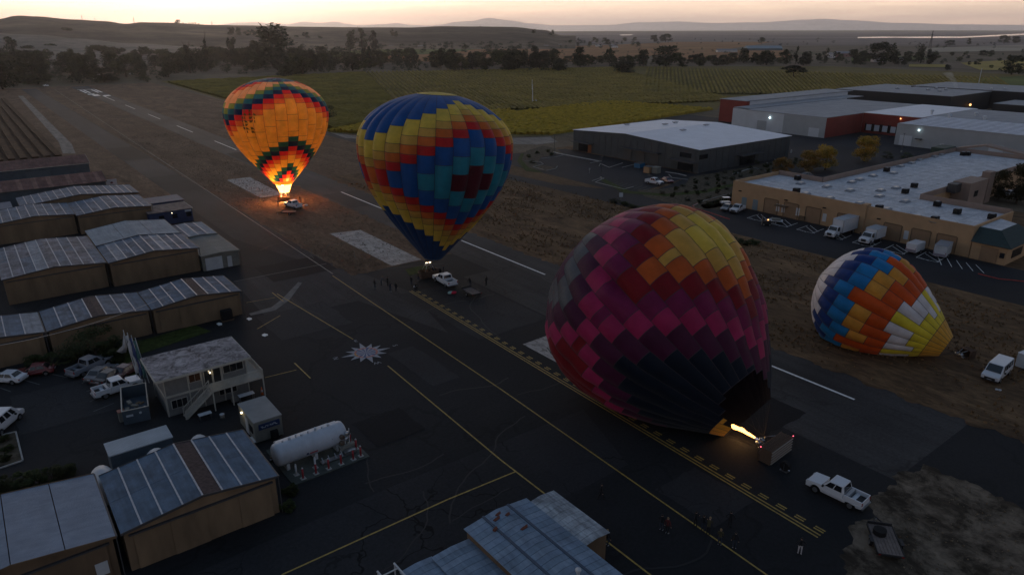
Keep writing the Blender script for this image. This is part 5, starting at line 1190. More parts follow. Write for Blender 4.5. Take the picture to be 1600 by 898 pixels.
# flags by the office
fl=thing('flag_poles','cluster of slim white flag poles with furled striped flags and one loose white flag','flag poles',(11.0,91.0,0))
for k in range(4): MB().tube((.35*k,-.1*k,0),(-.55+.35*k,-.1*k,7.6-.4*k),.045,6).build('pole',M_panelw,fl)
for k,m in enumerate((M_panelw,M_blue,mat('flag_teal',(.06,.16,.16),.8))):
    b=MB(); rings=[]
    for i in range(8):
        t=i/7; x=-.42+.35*k+.5*t; rings.append([(x+.12*math.sin(i*1.7)-.10,-.1*k-.12,6.8-.4*k-5.2*t),(x+.14,-.1*k-.2+.1*math.sin(i*2),6.9-.4*k-5.2*t),(x+.24,-.1*k+.05,6.8-.4*k-5.2*t)])
    b.loft(rings); b.build('furled_flag',m,fl,smooth=True)
b=MB(); b.loft([[(-.6,0,7.2),(-.55,.05,7.2),(-.58,.05,7.0)],[(-.95,.1,5.6),(-.5,.1,5.3),(-.8,.15,5.2)],[(-1.7,.2,5.0),(-.7,.15,4.6),(-1.2,.2,4.6)]]); b.build('loose_flag',M_panelw,fl,smooth=True)
lawn=[at(210,556),at(330,518),at(305,508),at(236,528),at(150,548),at(205,600),at(222,640)]
sheet('lawn',ccw([(p.x,p.y) for p in lawn]),.050,M_grass)
# overhead cable between hangars
cb=thing('overhead_cable','thin overhead cable crossing in front of the second row hangars','cable',(-6,101,0)); b=MB(); pr_=None
for i in range(21):
    t=i/20; q=Vector((-2+27*t,4.5*t,4.6+1.3*(2*t-1)**2))
    if pr_ is not None: b.tube(pr_,q,.03,4)
    pr_=q
b.build('wire',M_steel,cb); MB().tube((-2,0,0),(-2,0,6.2),.1,6).build('pole',M_bark,cb)
# planted island at the left edge
isl=[at(-30,735),at(36,720),at(25,676),at(-30,686)]
sheet('planting_bed',ccw([(p.x,p.y) for p in isl]),.06,M_mulch)
def kerbp(px,w_=.16,h_=.14,m=None,z=0):
    P=[at(*q) for q in px]
    for a_,c_ in zip(P,P[1:]):
        b=MB(); b.bar((a_.x,a_.y,h_/2),(c_.x,c_.y,h_/2),w_,h_); b.build('kerb',m or M_kerb,kind='structure')
kerbp([(0,732),(36,720),(25,675),(0,681)])
for k,(px,py) in enumerate(((9,718),(11,703),(5,690))): tree('shrub',at(px,py),.8,1.4,'bush',L_bush,k,'low dark shrub in the kerbed bed at the left edge','low shrubs in the kerbed bed',1500,.03,cat='shrub')
for a_,c_ in (((192,563),(173,564)),((207,575),(186,572)),((192,563),(208,580)),((74,583),(105,590)),((35,593),(62,601)),((0,606),(17,612)),((128,599),(150,588)),((135,612),(150,606)),((140,628),(156,620)),((146,643),(178,630))):
    linep('parking_line',a_,c_,.10,M_greyp,.05)
# ------------------------------------------------------------------ commercial buildings on the right
M_char=mat('charcoal_metal_wall',(.050,.058,.064),.75,var=.12,vscale=.5); M_wroof=mat('white_membrane_roof',(.72,.74,.80),.6,var=.06,vscale=.2); M_red=mat('brick_red_wall',(.22,.035,.025),.85,var=.12,vscale=.3)
M_whw=mat('white_warehouse_wall',(.55,.58,.62),.8,var=.06,vscale=.3); M_whg=mat('grey_warehouse_wall',(.36,.38,.40),.8,var=.06,vscale=.3); M_sand=mat('sand_stucco',(.42,.27,.15),.9,var=.10,vscale=.4); M_sandp=mat('pinkish_parapet',(.27,.20,.165),.9,var=.1,vscale=.4)
M_black=mat('black_metal_building',(.012,.013,.015),.7); M_slate=mat('slate_grey_membrane',(.24,.26,.29),.7,var=.15,vscale=.2); M_door=mat('sand_roll_door',(.26,.165,.095),.8,var=.08); M_green=mat('dark_green_hip_roof',(.018,.040,.042),.8,var=.25,vscale=2)
M_floodw=mat('flood_lamp_white',(0,0,0),1,emit=(.75,.95,1),es=5); M_floodo=mat('flood_lamp_orange',(0,0,0),1,emit=(1,.45,.15),es=3)
def part_box(r,name,m,x0,x1,y0,y1,z0,z1,bev=0):
    o=r.location; return MB().box(x0-o.x,x1-o.x,y0-o.y,y1-o.y,z0,z1).build(name,m,r,bevel=bev)
def part_poly(r,name,m,pts,th=.1):
    o=r.location; b=MB(); v=[(p[0]-o.x,p[1]-o.y,p[2]) for p in pts]; b.loft([[(p[0],p[1],p[2]-th) for p in v],v]); return b.build(name,m,r)
# charcoal building with white gable roof: front faces the runway (x=177), ridge along x at y=167
gb_=thing('charcoal_building','large charcoal commercial building with a smooth white low gable roof','building',(201,164,0))
X0,X1,Y0,Y1,YR=177.,226.,136.,193.,167.; ze,zp=7.1,8.6
b=MB(); o=gb_.location
f=lambda x,y,z:(x-o.x,y-o.y,z)
b.face([f(X0,Y1,0),f(X0,Y0,0),f(X0,Y0,ze),f(X0,YR,zp),f(X0,Y1,ze)]); b.face([f(X1,Y0,0),f(X1,Y1,0),f(X1,Y1,ze),f(X1,YR,zp),f(X1,Y0,ze)]); b.face([f(X0,Y0,0),f(X1,Y0,0),f(X1,Y0,ze),f(X0,Y0,ze)]); b.face([f(X1,Y1,0),f(X0,Y1,0),f(X0,Y1,ze),f(X1,Y1,ze)])
b.build('wall',M_char,gb_)
part_poly(gb_,'roof_slope',M_wroof,[(X0-.3,Y0-.3,ze+.12),(X1+.3,Y0-.3,ze+.12),(X1+.3,YR-.05,zp+.12),(X0-.3,YR-.05,zp+.12)]); part_poly(gb_,'roof_slope',M_wroof,[(X0-.3,YR+.05,zp+.12),(X1+.3,YR+.05,zp+.12),(X1+.3,Y1+.3,ze+.12),(X0-.3,Y1+.3,ze+.12)])
for k in range(18):
    y=Y0+3*k+1.5; part_box(gb_,'wall_rib',M_trim,X0-.09,X0-.02,y-.06,y+.06,.05,gz(y,Y0+5,Y1+5,ze,zp)-.4 if False else 6.9)
for k in range(15):
    x=X0+3.2*k+2; part_box(gb_,'wall_rib',M_trim,x-.06,x+.06,Y0-.09,Y0-.02,.05,6.9)
part_box(gb_,'entrance_glazing',M_glass,X0-.12,X0-.02,184,190,.1,3.2); part_box(gb_,'canopy',M_trim,X0-2.6,X0-.02,182,191.5,3.3,3.55); part_box(gb_,'orange_door',mat('orange_door_panel',(.22,.07,.02),.7),X0-.18,X0-.13,183.2,185,.1,2.9)
part_box(gb_,'canopy',M_trim,X0-2.2,X0-.02,151,168,4.0,4.25)
for y in (152,158,164): part_box(gb_,'dock_door',M_trim,X0-.14,X0-.03,y,y+3.6,.1,3.8)
part_box(gb_,'window_band',M_glass,X0-.10,X0-.02,139,143.5,4.2,5.6); part_box(gb_,'window_band',M_glass,X0,X0+4.0,Y0-.10,Y0-.02,4.2,5.6)
part_box(gb_,'canopy',M_trim,X0-2.5,X0-.02,136.5,146,3.0,3.3); part_box(gb_,'entrance_glazing',M_glass,X0-.12,X0-.02,138,144,.1,2.9)
part_box(gb_,'canopy',M_trim,196,208,Y0-2.4,Y0-.02,3.4,3.65); part_box(gb_,'entrance_glazing',M_glass,198,206,Y0-.12,Y0-.02,.1,3.2)
for px,py in ((979.5,194.5),(1039,196.5),(1055,193.2),(1067,206.5),(1103,199)):
    p=at(px,py,8.0); v=thing('roof_vent','low white vent hood on the smooth white gable roof','vent',(p.x,p.y,gz(p.y,Y0-0,Y1+5,ze,zp)+.1),0,'vents on the smooth white gable roof'); MB().box(-.8,.8,-.5,.5,0,.35).build('curb',M_wroof,v); MB().prism([(-1.1,-.7),(1.1,-.7),(1.1,.7),(-1.1,.7)],.35,.5).build('hood',M_slate,v)
# white warehouse complex
wh=thing('white_warehouse','big white warehouse with brick red end wall and recessed red dock bay','warehouse',(300,170,0))
part_box(wh,'wall',M_whw,277,345,152,190,0,8.0); part_box(wh,'wall_panel',M_whg,276.9,276.995,152.02,171,0.02,7.9)
part_box(wh,'roof',M_slate,276.8,360,151.8,190,8.0,8.2)
part_box(wh,'red_wall',M_red,277.1,306,151.9,151.99,.02,7.95)
part_box(wh,'dock_wall',M_red,306,345,80,151.85,.02,8.2); part_box(wh,'roof',M_wroof,305.7,360,128,151.7,8.2,8.4); 
part_box(wh,'tall_hall',M_red,290,292.5,199,213.5,0,10.2); part_box(wh,'tall_hall',M_whw,292.55,380,198.9,213.4,0,10.0); part_box(wh,'roof',M_slate,289.8,385,198.7,214,10.2,10.4)
part_box(wh,'wall',M_whw,280,291,190.05,198.85,0,7.9); part_box(wh,'roof',M_slate,280,380,190.05,198.6,8.25,8.4)
for k in range(6):
    y=148.6-3.4*k; part_box(wh,'dock_door',M_whw,305.85,305.97,y-1.1,y+1.1,1.2,3.6); part_box(wh,'dock_seal',M_dark,305.6,305.84,y-1.6,y-1.15,.9,4.0); part_box(wh,'dock_seal',M_dark,305.6,305.84,y+1.15,y+1.6,.9,4.0)
part_box(wh,'roller_door',M_whw,276.8,276.88,154.5,159,.1,3.6); part_box(wh,'roller_door',M_panelw,279.9,279.97,184,188,.1,3.6) if False else part_box(wh,'roller_door',M_whg,276.85,276.98,179,183.5,.1,4.2)
MB().sphere(f(276.6,178,5.6) if False else (276.6-300,177.5-170,5.8),.3).build('flood_lamp',M_floodw,wh); MB().sphere((305.4-300,136-170,7.2),.26).build('flood_lamp',M_floodo,wh)
w2=thing('white_warehouse','grey white warehouse wing with ribbed metal roof, right of the dock bay','warehouse',(310,100,0))
part_box(w2,'wall',M_whg,283,350,40,126.8,0,8.0)
Rrib=[corr('bright_ribbed_steel_%d'%k,c,1.2,'X',.12,bump=.3,streak=.2) for k,c in enumerate(((.52,.54,.60),(.60,.62,.68)))]
for k in range(44):
    y=40+2*(k); part_poly(w2,'roof_panel',Rrib[k%2],[(282.7,y+.03,8.1),(312,y+.03,8.8),(312,y+1.9,8.8),(282.7,y+1.9,8.1)],.06) if y<126 else None
part_poly(w2,'dark_roof_patch',M_slate,[(312.1,40,8.85),(352,40,8.85),(352,126.8,8.85),(312.1,126.8,8.85)])
part_box(w2,'roller_door',M_whw,282.8,282.97,120.5,125,.1,3.8); part_box(w2,'roller_door',M_whw,282.8,282.97,90,94.5,.1,3.8); part_box(w2,'door',M_panelw,282.85,282.98,109,110.5,.1,2.4)
part_box(w2,'canopy',M_trim,281.5,282.9,116.8,119,3.0,3.3)
MB().sphere((282.5-310,118.5-100,6.3),.3).build('flood_lamp',M_floodw,w2)
for px,py,z in ((1456,177,8.9),(1525,181,8.9),(1483,184,8.9),(1538,187,8.9)):
    p=at(px,py,z); v=thing('roof_vent','pale round vent on the ribbed warehouse roof','vent',(p.x,p.y,z),0,'vents on the ribbed warehouse roof'); MB().tube((0,0,-.4),(0,0,.8),.5,8).build('pipe',M_whw,v); MB().sphere((0,0,1.0),.8,.8,.5).build('cap',M_whw,v,smooth=True)
# black processing plant behind
bp_=thing('black_building','long flat black building with steaming roof plant behind the white warehouses','building',(440,170,0))
for k,(x0_,x1_,y0_,y1_,z_) in enumerate(((410,470,196,222,8.6),(402,452,156,195.9,9.3),(455,505,120,200,9.6),(412,440,120,140,6.5),(470,520,90,119.9,8.0))):
    part_box(bp_,'hall',M_black,x0_,x1_,y0_,y1_,0,z_); part_box(bp_,'roof',M_slate,x0_-.2,x1_+.2,y0_-.2,y1_+.2,z_,z_+.2)
    
for px,py in ((1433,136),(1450,141),(1463,139),(1478,141),(1468,143),(1402,139),(1549,140.5),(1570,140)):
    p=at(px,py,9.6); v=thing('roof_unit','small pale fan unit on the black building roof','roof unit',(p.x,p.y,9.5),0,'fan units on the black building roof'); MB().box(-.8,.8,-.8,.8,0,.5).build('base',M_slate,v); MB().tube((0,0,.5),(0,0,1.2),.55,8).build('fan_drum',M_whw,v)
p=at(1493,157,3); v=thing('cooling_tower','pale blue steel plant block steaming beside the black building','plant block',(p.x,p.y,0)); MB().box(-3.5,3.5,-2.5,2.5,0,6.6).build('housing',mat('pale_blue_plant',(.20,.27,.30),.6,var=.2),v,bevel=.3); MB().box(-2,0,-1.5,1.5,6.6,8.2).build('fan_stack',mat('pale_blue_plant',(0,0,0)),v)
st=mat('steam',(0,0,0)); st=bpy.data.materials.new('steam_vapour'); st.use_nodes=True; t=st.node_tree; t.nodes.clear(); oo=N(t,'ShaderNodeOutputMaterial'); vv=N(t,'ShaderNodeVolumePrincipled'); vv.inputs['Color'].default_value=(1,1,1,1); vv.inputs['Density'].default_value=.045; t.links.new(vv.outputs[0],oo.inputs['Volume'])
sb=MB(); rings=[]
for i in range(9):
    q=i/8; c=Vector((p.x-1+(-7*q*q),p.y+4*q,8.4+10*q)); rr_=.7+2.2*q; rings.append([c+Vector((math.cos(a)*rr_*(1+.4*noise.noise(Vector((a,i,0)))),math.sin(a)*rr_*(1+.4*noise.noise(Vector((a,i,5)))),.5*math.sin(a*2+i))) for a in [2*math.pi*k/10 for k in range(10)]])
sb.loft(rings); sb.build('steam_plume',st,smooth=True,label='pale plume of steam rising from the black building',cat='steam',kind='stuff')
p=at(1529,131,9.6); v=thing('antenna_mast','pale pole standing on the back edge of the black building','mast',(p.x,p.y,9.6)); MB().tube((0,0,0),(0,0,9),.14).build('pole',M_whw,v); MB().box(-.5,.5,-.5,.5,0,.3).build('base',M_slate,v)
fl_=thing('wall_lamp','glowing orange lamp low on the black building','lamp',at(1516,164,4)); MB().sphere((0,0,0),.55).build('bulb',M_floodo,fl_); MB().box(-.3,1.2,-.2,.2,.5,.7).build('bracket',M_slate,fl_)
# sand coloured business units
tn=thing('sand_building','long sand coloured row of business units with flat white gridded roof','building',(160,80,0)); T0,T1=150.5,170.
part_box(tn,'wall',M_sand,T0,T1,49.5,104.5,0,5.3); part_box(tn,'wall',M_sand,T1+.01,248,68,92,0,5.3)
M_roofg=None
def gridroof():
    m,t,b,o=newmat('gridded_white_roof'); n=tnoise(t,o,.35,6,.65); n2=tnoise(t,o,2.5,5,.7)
    c=ramp_mix(t,n,(.38,.40,.44),(.58,.60,.64),.35,.65); c=mixc(t,c,ramp_mix(t,n2,(.7,.7,.7),(1.15,1.15,1.15)),.6,'MULTIPLY')
    t.links.new(c,b.inputs['Base Color']); b.inputs['Roughness'].default_value=.75; return m
M_roofg=gridroof()
def roofgrid(x0_,x1_,y0_,y1_,nx,ny,z):
    for i in range(nx):
        for j in range(ny):
            part_box(tn,'roof_panel',M_roofg,x0_+(x1_-x0_)*i/nx+.05,x0_+(x1_-x0_)*(i+1)/nx-.05,y0_+(y1_-y0_)*j/ny+.05,y0_+(y1_-y0_)*(j+1)/ny-.05,5.32,z)
roofgrid(T0+.3,T1-.1,49.8,104.2,6,12,5.40); roofgrid(T1,247.5,68.4,91.6,18,5,5.41)
for q in ((T0,T0+.28,49.5,104.5),(T0+.29,T1,104.2,104.5),(T1-.28,T1,92.02,104.18),(T0+.29,T1,49.5,49.8),(T1-.28,T1,49.82,67.98),(T1+.01,248,91.72,92),(T1+.01,183,68,68.28),(183.01,248,68,68.28),(247.7,248,68.3,91.7)):
    part_box(tn,'parapet',M_sandp if q[0]>T0+1 else M_sand,*q,5.3,6.25 if q[0]<T0+1 else 6.6)
part_box(tn,'raised_pier',M_sand,T0-.25,T0+1.6,70.5,71.6,0,6.5)
part_box(tn,'stair_tower',M_sandp,186,196,64,67.95,0,7.6); part_box(tn,'dark_facet',M_trim,183,186,66,67.95,5.3,7.4); part_box(tn,'stair_tower',M_sandp,203,206,66,67.95,0,7.9); part_box(tn,'window',M_glass,189,191,63.9,63.99,4,5.4); part_box(tn,'window',M_glass,186.8,188,63.9,63.99,.3,2.6)
part_box(tn,'green_parapet',mat('green_parapet',(.03,.055,.045),.8),240,248,92.02,96,3,7.0); part_poly(tn,'gable_cap',M_sandp,[(248.2,70,6.5),(252,70,6.5),(252,84,8.4),(248.2,84,8.4)],.6); part_poly(tn,'gable_cap',M_sandp,[(248.2,84.05,8.4),(252,84.05,8.4),(252,92,6.5),(248.2,92,6.5)],.6)
for y in (93.3,88.0,82.4,74.8,64.5,58.8,53.9):
    part_box(tn,'roller_door',M_door,T0-.05,T0+.02,y-1.75,y+1.75,.05,3.4)
    b=MB(); o=tn.location
    for q in ((-.10,-1.95,-1.76,.05,3.45),(-.10,1.76,1.95,.05,3.45)): b.box(T0+q[0]-o.x,T0-.01-o.x,y+q[1]-o.y,y+q[2]-o.y,q[3],q[4])
    b.box(T0-.10-o.x,T0-.01-o.x,y-1.75-o.y,y+1.75-o.y,3.41,3.6); b.build('door_frame',M_brownw,tn)
M_dteal=mat('grey_blue_door',(.16,.22,.25),.6)
for y in (100.8,97.6): part_box(tn,'arched_door',M_dteal,T0-.07,T0-.01,y-.7,y+.7,.05,2.6); 
for y in (91.4,90.0,86.2,79.6,67.0,61.6): part_box(tn,'side_door',M_panelw,T0-.07,T0-.01,y-.45,y+.45,.9,2.7)
for y in (102.2,89.5,79.9,67.6): part_box(tn,'wall_light',M_dark,T0-.35,T0-.02,y-.35,y+.35,3.9,4.1)
part_box(tn,'awning',M_brownw,T0-1.6,T0-.02,88.8,91.6,2.5,2.65); part_box(tn,'dumbwaiter_box',M_brownw,T0-.5,T0-.02,84.2,85.6,.1,1.1)
# hip roofed end unit
hp=thing('end_unit','small sand coloured end unit with dark green hip roof','building',(155.5,46.5,0)); part_box(hp,'wall',M_sand,150.3,163,43.2,49.3,0,3.6)
part_poly(hp,'hip_slope',M_green,[(149.7,42.6,3.5),(149.7,49.4,3.5),(152.6,49.4,5.9),(152.6,45.8,5.9)]); part_poly(hp,'hip_slope',M_green,[(149.75,42.55,3.5),(163.5,42.55,3.5),(161,45.75,5.9),(152.65,45.75,5.9)])
part_poly(hp,'flat_roof',M_roofg,[(152.7,45.85,5.8),(161,45.85,5.8),(163,49.4,5.8),(152.7,49.4,5.8)]); part_box(hp,'roller_door',M_door,150.2,150.29,44.6,47.6,.05,2.9); part_box(hp,'window',M_glass,150.2,150.29,43.5,44.3,1.3,2.3); part_box(hp,'window',M_glass,153,158,43.11,43.19,.9,2.5)
# skylights and plant on the gridded roof
sky0=None; M_dome=mat('skylight_dome',(.22,.24,.27),.3)
SKL=[(1251,287,),(1216,297),(1259,303),(1292,292),(1296,310),(1328,298),(1331,285),(1343,281),(1343,318),(1374,307),(1385,327),(1414,315),(1364,275),(1396,271),(1407,260),(1424,255),(1436,250),(1400,294) ,(1433,339),(1489,350),(1543,357),(1376,298),(1460,245),(1470,242)]
for px,py in SKL:
    p=at(px,py,5.5)
    if not (T0+1<p.x<247 and 50<p.y<103): continue
    if sky0 is None:
        sky0=thing('skylight','domed skylight on the gridded white roof','skylight',(p.x,p.y,5.42),0,'skylights on the gridded white roof'); MB().box(-1.15,1.15,-.75,.75,0,.22).build('curb',M_slate,sky0); MB().loft([[(-1.1,-.7,.22),(1.1,-.7,.22),(1.1,.7,.22),(-1.1,.7,.22)],[(-.8,-.45,.48),(.8,-.45,.48),(.8,.45,.48),(-.8,.45,.48)]]).build('dome',M_dome,sky0); stt=get_tree(sky0)
    else: copy_tree(sky0,(p.x,p.y,5.42),0,_tree=stt)
u0=None
for px,py,lab in ((1246,281,'black roof unit by the far left parapet of the gridded roof'),(1244,301,'black roof unit above the sand wall near the garages'),(1373,328,'black roof unit near the raised wall pier'),(1385,268,'small black roof unit among the far skylights'),(1495,334,'black roof unit on the right of the gridded roof'),(1460,346,'low black roof unit at the front edge of the roof'),(1549,342,'small black roof unit with vents at the far right'),(1504,243,'left black unit of the pair at the roof end'),(1512,243,'right black unit of the pair at the roof end'),(1414,302,'grey and black roof plant with ducts in the roof centre'),(1428,293,'second roof plant beside the first in the roof centre'),(1464,322,'grey roof plant on a frame by the courtyard parapet')):
    p=at(px,py,5.5)
    if u0 is None:
        u0=thing('roof_unit',lab,'roof unit',(p.x,p.y,5.42),0,'black plant units on the gridded roof'); MB().box(-.75,.75,-.6,.6,.12,1.15).build('housing',M_dark,u0,bevel=.05); MB().box(-.85,.85,-.7,.7,0,.12).build('frame',M_steel,u0); MB().tube((0,0,1.15),(0,0,1.27),.42,10).build('fan_guard',M_slate,u0); ut=get_tree(u0)
    else: copy_tree(u0,(p.x,p.y,5.42),0,lab,_tree=ut)
# ------------------------------------------------------------------ kerbs, beds, parking marks on the right
sheet('planting_bed',[(139,106),(150,104),(176,118),(200,124),(226,128),(226,133.5),(180,133.2),(171,134),(160,127),(150,127.5),(144.5,131),(140,124)],.05,M_mulch)
sheetp('grass_verge',[(938,282),(975,302),(1040,307),(1100,302),(1160,288),(1160,284),(1100,297),(1040,303),(985,299),(945,280)],.056,M_grass)
sheetp('planting_bed',[(812,250),(822,236),(848,228),(868,232),(880,240),(845,246),(838,256),(868,262),(853,268),(826,264)],.05,M_mulch)
sheetp('grass_verge',[(808,252),(814,240),(819,240),(815,250),(826,262),(850,270),(822,268)],.056,M_grass)
kerbp([(820,252),(845,254),(849,257),(833,261),(850,266)]); kerbp([(853,267),(868,264),(871,260)]); kerbp([(845,248),(865,246),(880,243)]); kerbp([(866,238),(872,240),(935,252)],.9,.12)
kerbp([(925,283),(940,278),(944,279),(930,285),(975,296),(990,292)]); kerbp([(922,255),(940,252)]); kerbp([(972,262),(992,257)]); kerbp([(936,260),(938,256),(952,262),(973,255)]); kerbp([(1040,269),(1060,272),(1072,275)],.5); kerbp([(1045,273),(1050,278),(1075,281)])
kerbp([(1090,318),(1082,322),(1086,326)],.16,.14,M_redkerb); kerbp([(1140,303),(1100,314),(1083,322)]); kerbp([(1086,326),(1110,333),(1140,343)],.16,.14,M_redkerb); kerbp([(1145,272),(1176,262)]); kerbp([(1176,262),(1200,268)]); kerbp([(1528,428),(1560,436),(1600,440)],.16,.14,M_redkerb)
kerbp([(1185,252),(1205,246),(1215,252)]); kerbp([(1205,270),(1222,264)])
sheetp('planting_bed',[(1094,321),(1142,305),(1144,312),(1136,330),(1100,326)],.05,M_mulch)
for k in range(9): linep('parking_line',(952+7.5*k,289.5+1.2*k),(966+7.5*k,284.6+1.2*k),.10,M_greyp,.06)
for k in range(9): linep('parking_line',(880+7*k,244.5+1.2*k),(890+7*k,242+1.2*k),.10,M_greyp,.06)
for k in range(6): linep('parking_line',(1150+10*k,281-2.6*k),(1166+10*k,284-2.6*k),.10,M_greyp,.06)
linep('parking_line',(1144,273),(1178,262),.12,M_white,.062)
# stall hatching before the business units
for a in range(7):
    y=94.0-6.4*a
    for q in (((142.3,y),(147.5,y+.4)),((146.2,y),(142.6,y-4.1)),((147.8,y),(144.4,y-3.9)),((142.3,y),(142.4,y-3.8)),((142.3,y-3.8),(147.6,y-3.4)),((142.8,y-.3),(142.1,y-2.4))): line('stall_line',q[0],q[1],.11,M_white,.05+.002*a)
for k in range(5): line('stall_line',(141.2+.3*k,50.5-1.7*k),(146.5,53.4-1.7*k),.11,M_white,.075)
# shrubs of the gravel bed: grey-green tufts, each one a plant
shr=0
for i in range(5):
    for j in range(13):
        x=146+j*6.2+rnd.uniform(-1,1); y=107+j*1.75+i*(4.0-.12*j)+rnd.uniform(-.7,.7)
        if y>132 or x>224: continue
        big=(i+j)%2; tree('bedding_shrub' if big else 'grass_tuft',(x,y,.05),1.5 if big else 1.0,1.7 if big else 1.9,'bush',L_bush if big else L_grey,shr%3,'rounded shrub in the gravel bed before the charcoal building' if big else 'pale grass tuft in the gravel bed before the charcoal building','shrubs in the gravel bed' if big else 'pale tufts in the gravel bed',1500,.04,cat='shrub'); shr+=1
for px,py in ((826,246),(840,240),(856,238),(862,243),(832,255),(1108,322),(1122,318),(1132,316),(1182,256),(1195,262)): tree('bedding_shrub',at(px,py),1.3,2.0,'bush',L_bush,shr%3,'dark shrub in a small kerbed bed of the right car parks','shrubs in the small kerbed beds',1500,.04,cat='shrub'); shr+=1
for px,py in ((1140,375),(1150,378),(1165,382),(1180,380),(960,316),(975,320),(990,324),(1005,327)): tree('road_hedge',at(px,py),1.0,3.0,'bush',L_bush,shr%3,'low dark hedge clump between weeds and industrial road','hedge clumps along the industrial road',1500,.04,cat='hedge'); shr+=1
tree('shrub',at(1120,365),2.4,3.2,'bush',L_bush,1,'dark round bush right behind the top of the magenta balloon',None,2600,.022,cat='shrub')
# lamp posts and small signs
lp0=None
for px,py,lab in ((866,240,'dark lamp post at the far end of the charcoal car park'),(939,280,'dark lamp post on the kerb tongue of the charcoal car park'),(1198,258,'dark lamp post in the small bed by the charcoal side wall'),(1408,238,'dark lamp post before the grey warehouse wall')):
    p=at(px,py)
    if lp0 is None:
        lp0=thing('lamp_post',lab,'lamp post',p,0,'car park lamp posts'); MB().tube((0,0,0),(0,0,6.6),.07,6).build('pole',M_trim,lp0); MB().box(-.5,.5,-.18,.18,6.6,6.75).build('lamp_head',M_trim,lp0); MB().tube((0,0,0),(0,0,.7),.28,8).build('concrete_foot',M_kerb,lp0); lt=get_tree(lp0)
    else: copy_tree(lp0,p,0,lab,_tree=lt)
def signpost(px,py,h,w,hh,m,lab):
    s=thing('sign',lab,'sign',at(px,py),R(-37)); MB().tube((0,0,0),(0,0,h),.04).build('post',M_steel,s); MB().box(-w/2,w/2,-.06,-.03,h-hh,h).build('board',m,s)
signpost(921,271,1.6,.35,.4,M_panelw,'slim white sign before the charcoal building car park'); signpost(970,313,2.0,1.0,1.1,M_whitecont,'white notice board at the edge of the weeds by the road')
s=thing('ground_marker','white L shaped marker lying in the weeds behind the magenta balloon','marker',at(985,338)); MB().box(-1.2,1.2,-.25,.25,.02,.12).build('long_leg',M_panelw,s); MB().box(.9,1.3,.26,1.3,.02,.12).build('short_leg',M_panelw,s)
c2=thing('traffic_cone','small red cone on the road edge behind the magenta balloon','cone',at(1020,330)); MB().box(-.2,.2,-.2,.2,0,.04).build('base',M_dark,c2); MB().tube((0,0,.04),(0,0,.8),.16,8,0,.03).build('cone_body',mat('cone_red',(.5,.04,.02),.6),c2)
# dumpsters
for px,py,L,Wd,H_,m,lab in ((999,262,3.0,2.2,1.5,mat('blue_skip',(.015,.12,.24),.6),'blue skip in the charcoal building car park'),(1013,270,2.6,2.0,2.0,mat('plywood_crate',(.38,.24,.13),.8),'tall plywood crate right of the blue skip'),(1025,271,2.2,2.0,2.0,M_conw,'pale crate beside the plywood crate')):
    s=thing('skip' if 'skip' in lab else 'crate',lab,'skip' if 'skip' in lab else 'crate',at(px,py),R(8)); MB().box(-L/2,L/2,-Wd/2,Wd/2,.1,H_).build('tub',m,s,bevel=.05); MB().box(-L/2-.06,L/2+.06,-Wd/2-.06,Wd/2+.06,H_,H_+.08).build('lid',M_trim if 'skip' in lab else m,s); MB().box(-L/2+.2,L/2-.2,-Wd/2+.2,Wd/2-.2,0,.1).build('skid',M_dark,s)
# wind machine in the vineyard
wm_=thing('wind_machine','white vineyard wind machine tower with a two bladed propeller','wind machine',at(832,161)); MB().tube((0,0,0),(0,0,10.5),.28,8,0,.18).build('tower',M_panelw,wm_)
MB().tube((0,0,10.3),(-.9,-.6,10.6),.25,8).build('gearbox',M_whitecont,wm_); MB().bar((-.9,-.6,7.8),(-.9,-.6,13.4),.30,.08).build('propeller',M_panelw,wm_); MB().box(1.0,3.0,-.6,.6,0,1.5).build('engine_box',M_panelw,wm_)
# pylons and far houses
for k,(px,d,yb,yt) in enumerate(((131,2400,32,24),(151,2420,33,28),(211,2450,38,26.5),(332,2600,43,33))):
    p=az(px,d); z0=zat(px,yb,p); h=zat(px,yt,p)-z0; v=thing('pylon','thin lattice power pylon on the hill crest, '+('first','second','third','fourth')[k]+' from the left','pylon',(p.x,p.y,z0-1))
    b=MB(); w_=h*.07
    for a in range(4): b.bar((w_*(1 if a in(0,3) else -1),w_*(1 if a<2 else -1),0),(0,0,h+1),.5,.5)
    b.build('lattice_mast',M_steel,v)['kind']='stuff'
    for q in (.72,.86): MB().bar((-h*.13,0,h*q),(h*.13,0,h*q),.5,.5).build('cross_arm',M_steel,v)
v=thing('pylon','dark lattice pylon rising from the far right plain','pylon',az(1459,1500)); [MB().bar((s1*2.2,s2*2.2,0),(0,0,38),.45,.45).build('leg',M_trim,v) for s1 in(-1,1) for s2 in (-1,1)]; MB().bar((-5,0,31),(5,0,31),.5,.5).build('cross_arm',M_trim,v); MB().bar((-4,0,36),(4,0,36),.5,.5).build('cross_arm',M_trim,v)
def house(px,yb,L,D,H_,m,rm,lab,grp=None,rz=None):
    p=at(px,yb); r=thing('far_house' if grp else 'farm_building',lab,'house' if grp else 'farm building',p,rnd.uniform(-.3,.3) if rz is None else rz,grp)
    MB().box(-L/2,L/2,-D/2,D/2,0,H_).build('wall',m,r); b=MB(); b.loft([[(-L/2-.3,-D/2-.4,H_),(-L/2-.3,D/2+.4,H_),(-L/2-.3,0,H_+D*.22)],[(L/2+.3,-D/2-.4,H_),(L/2+.3,D/2+.4,H_),(L/2+.3,0,H_+D*.22)]]); b.build('roof',rm,r)
    for k in range(2): MB().box(-L*.3+k*L*.4,-L*.3+k*L*.4+1.4,-D/2-.06,-D/2-.01,1,2.4).build('window',M_glass,r)
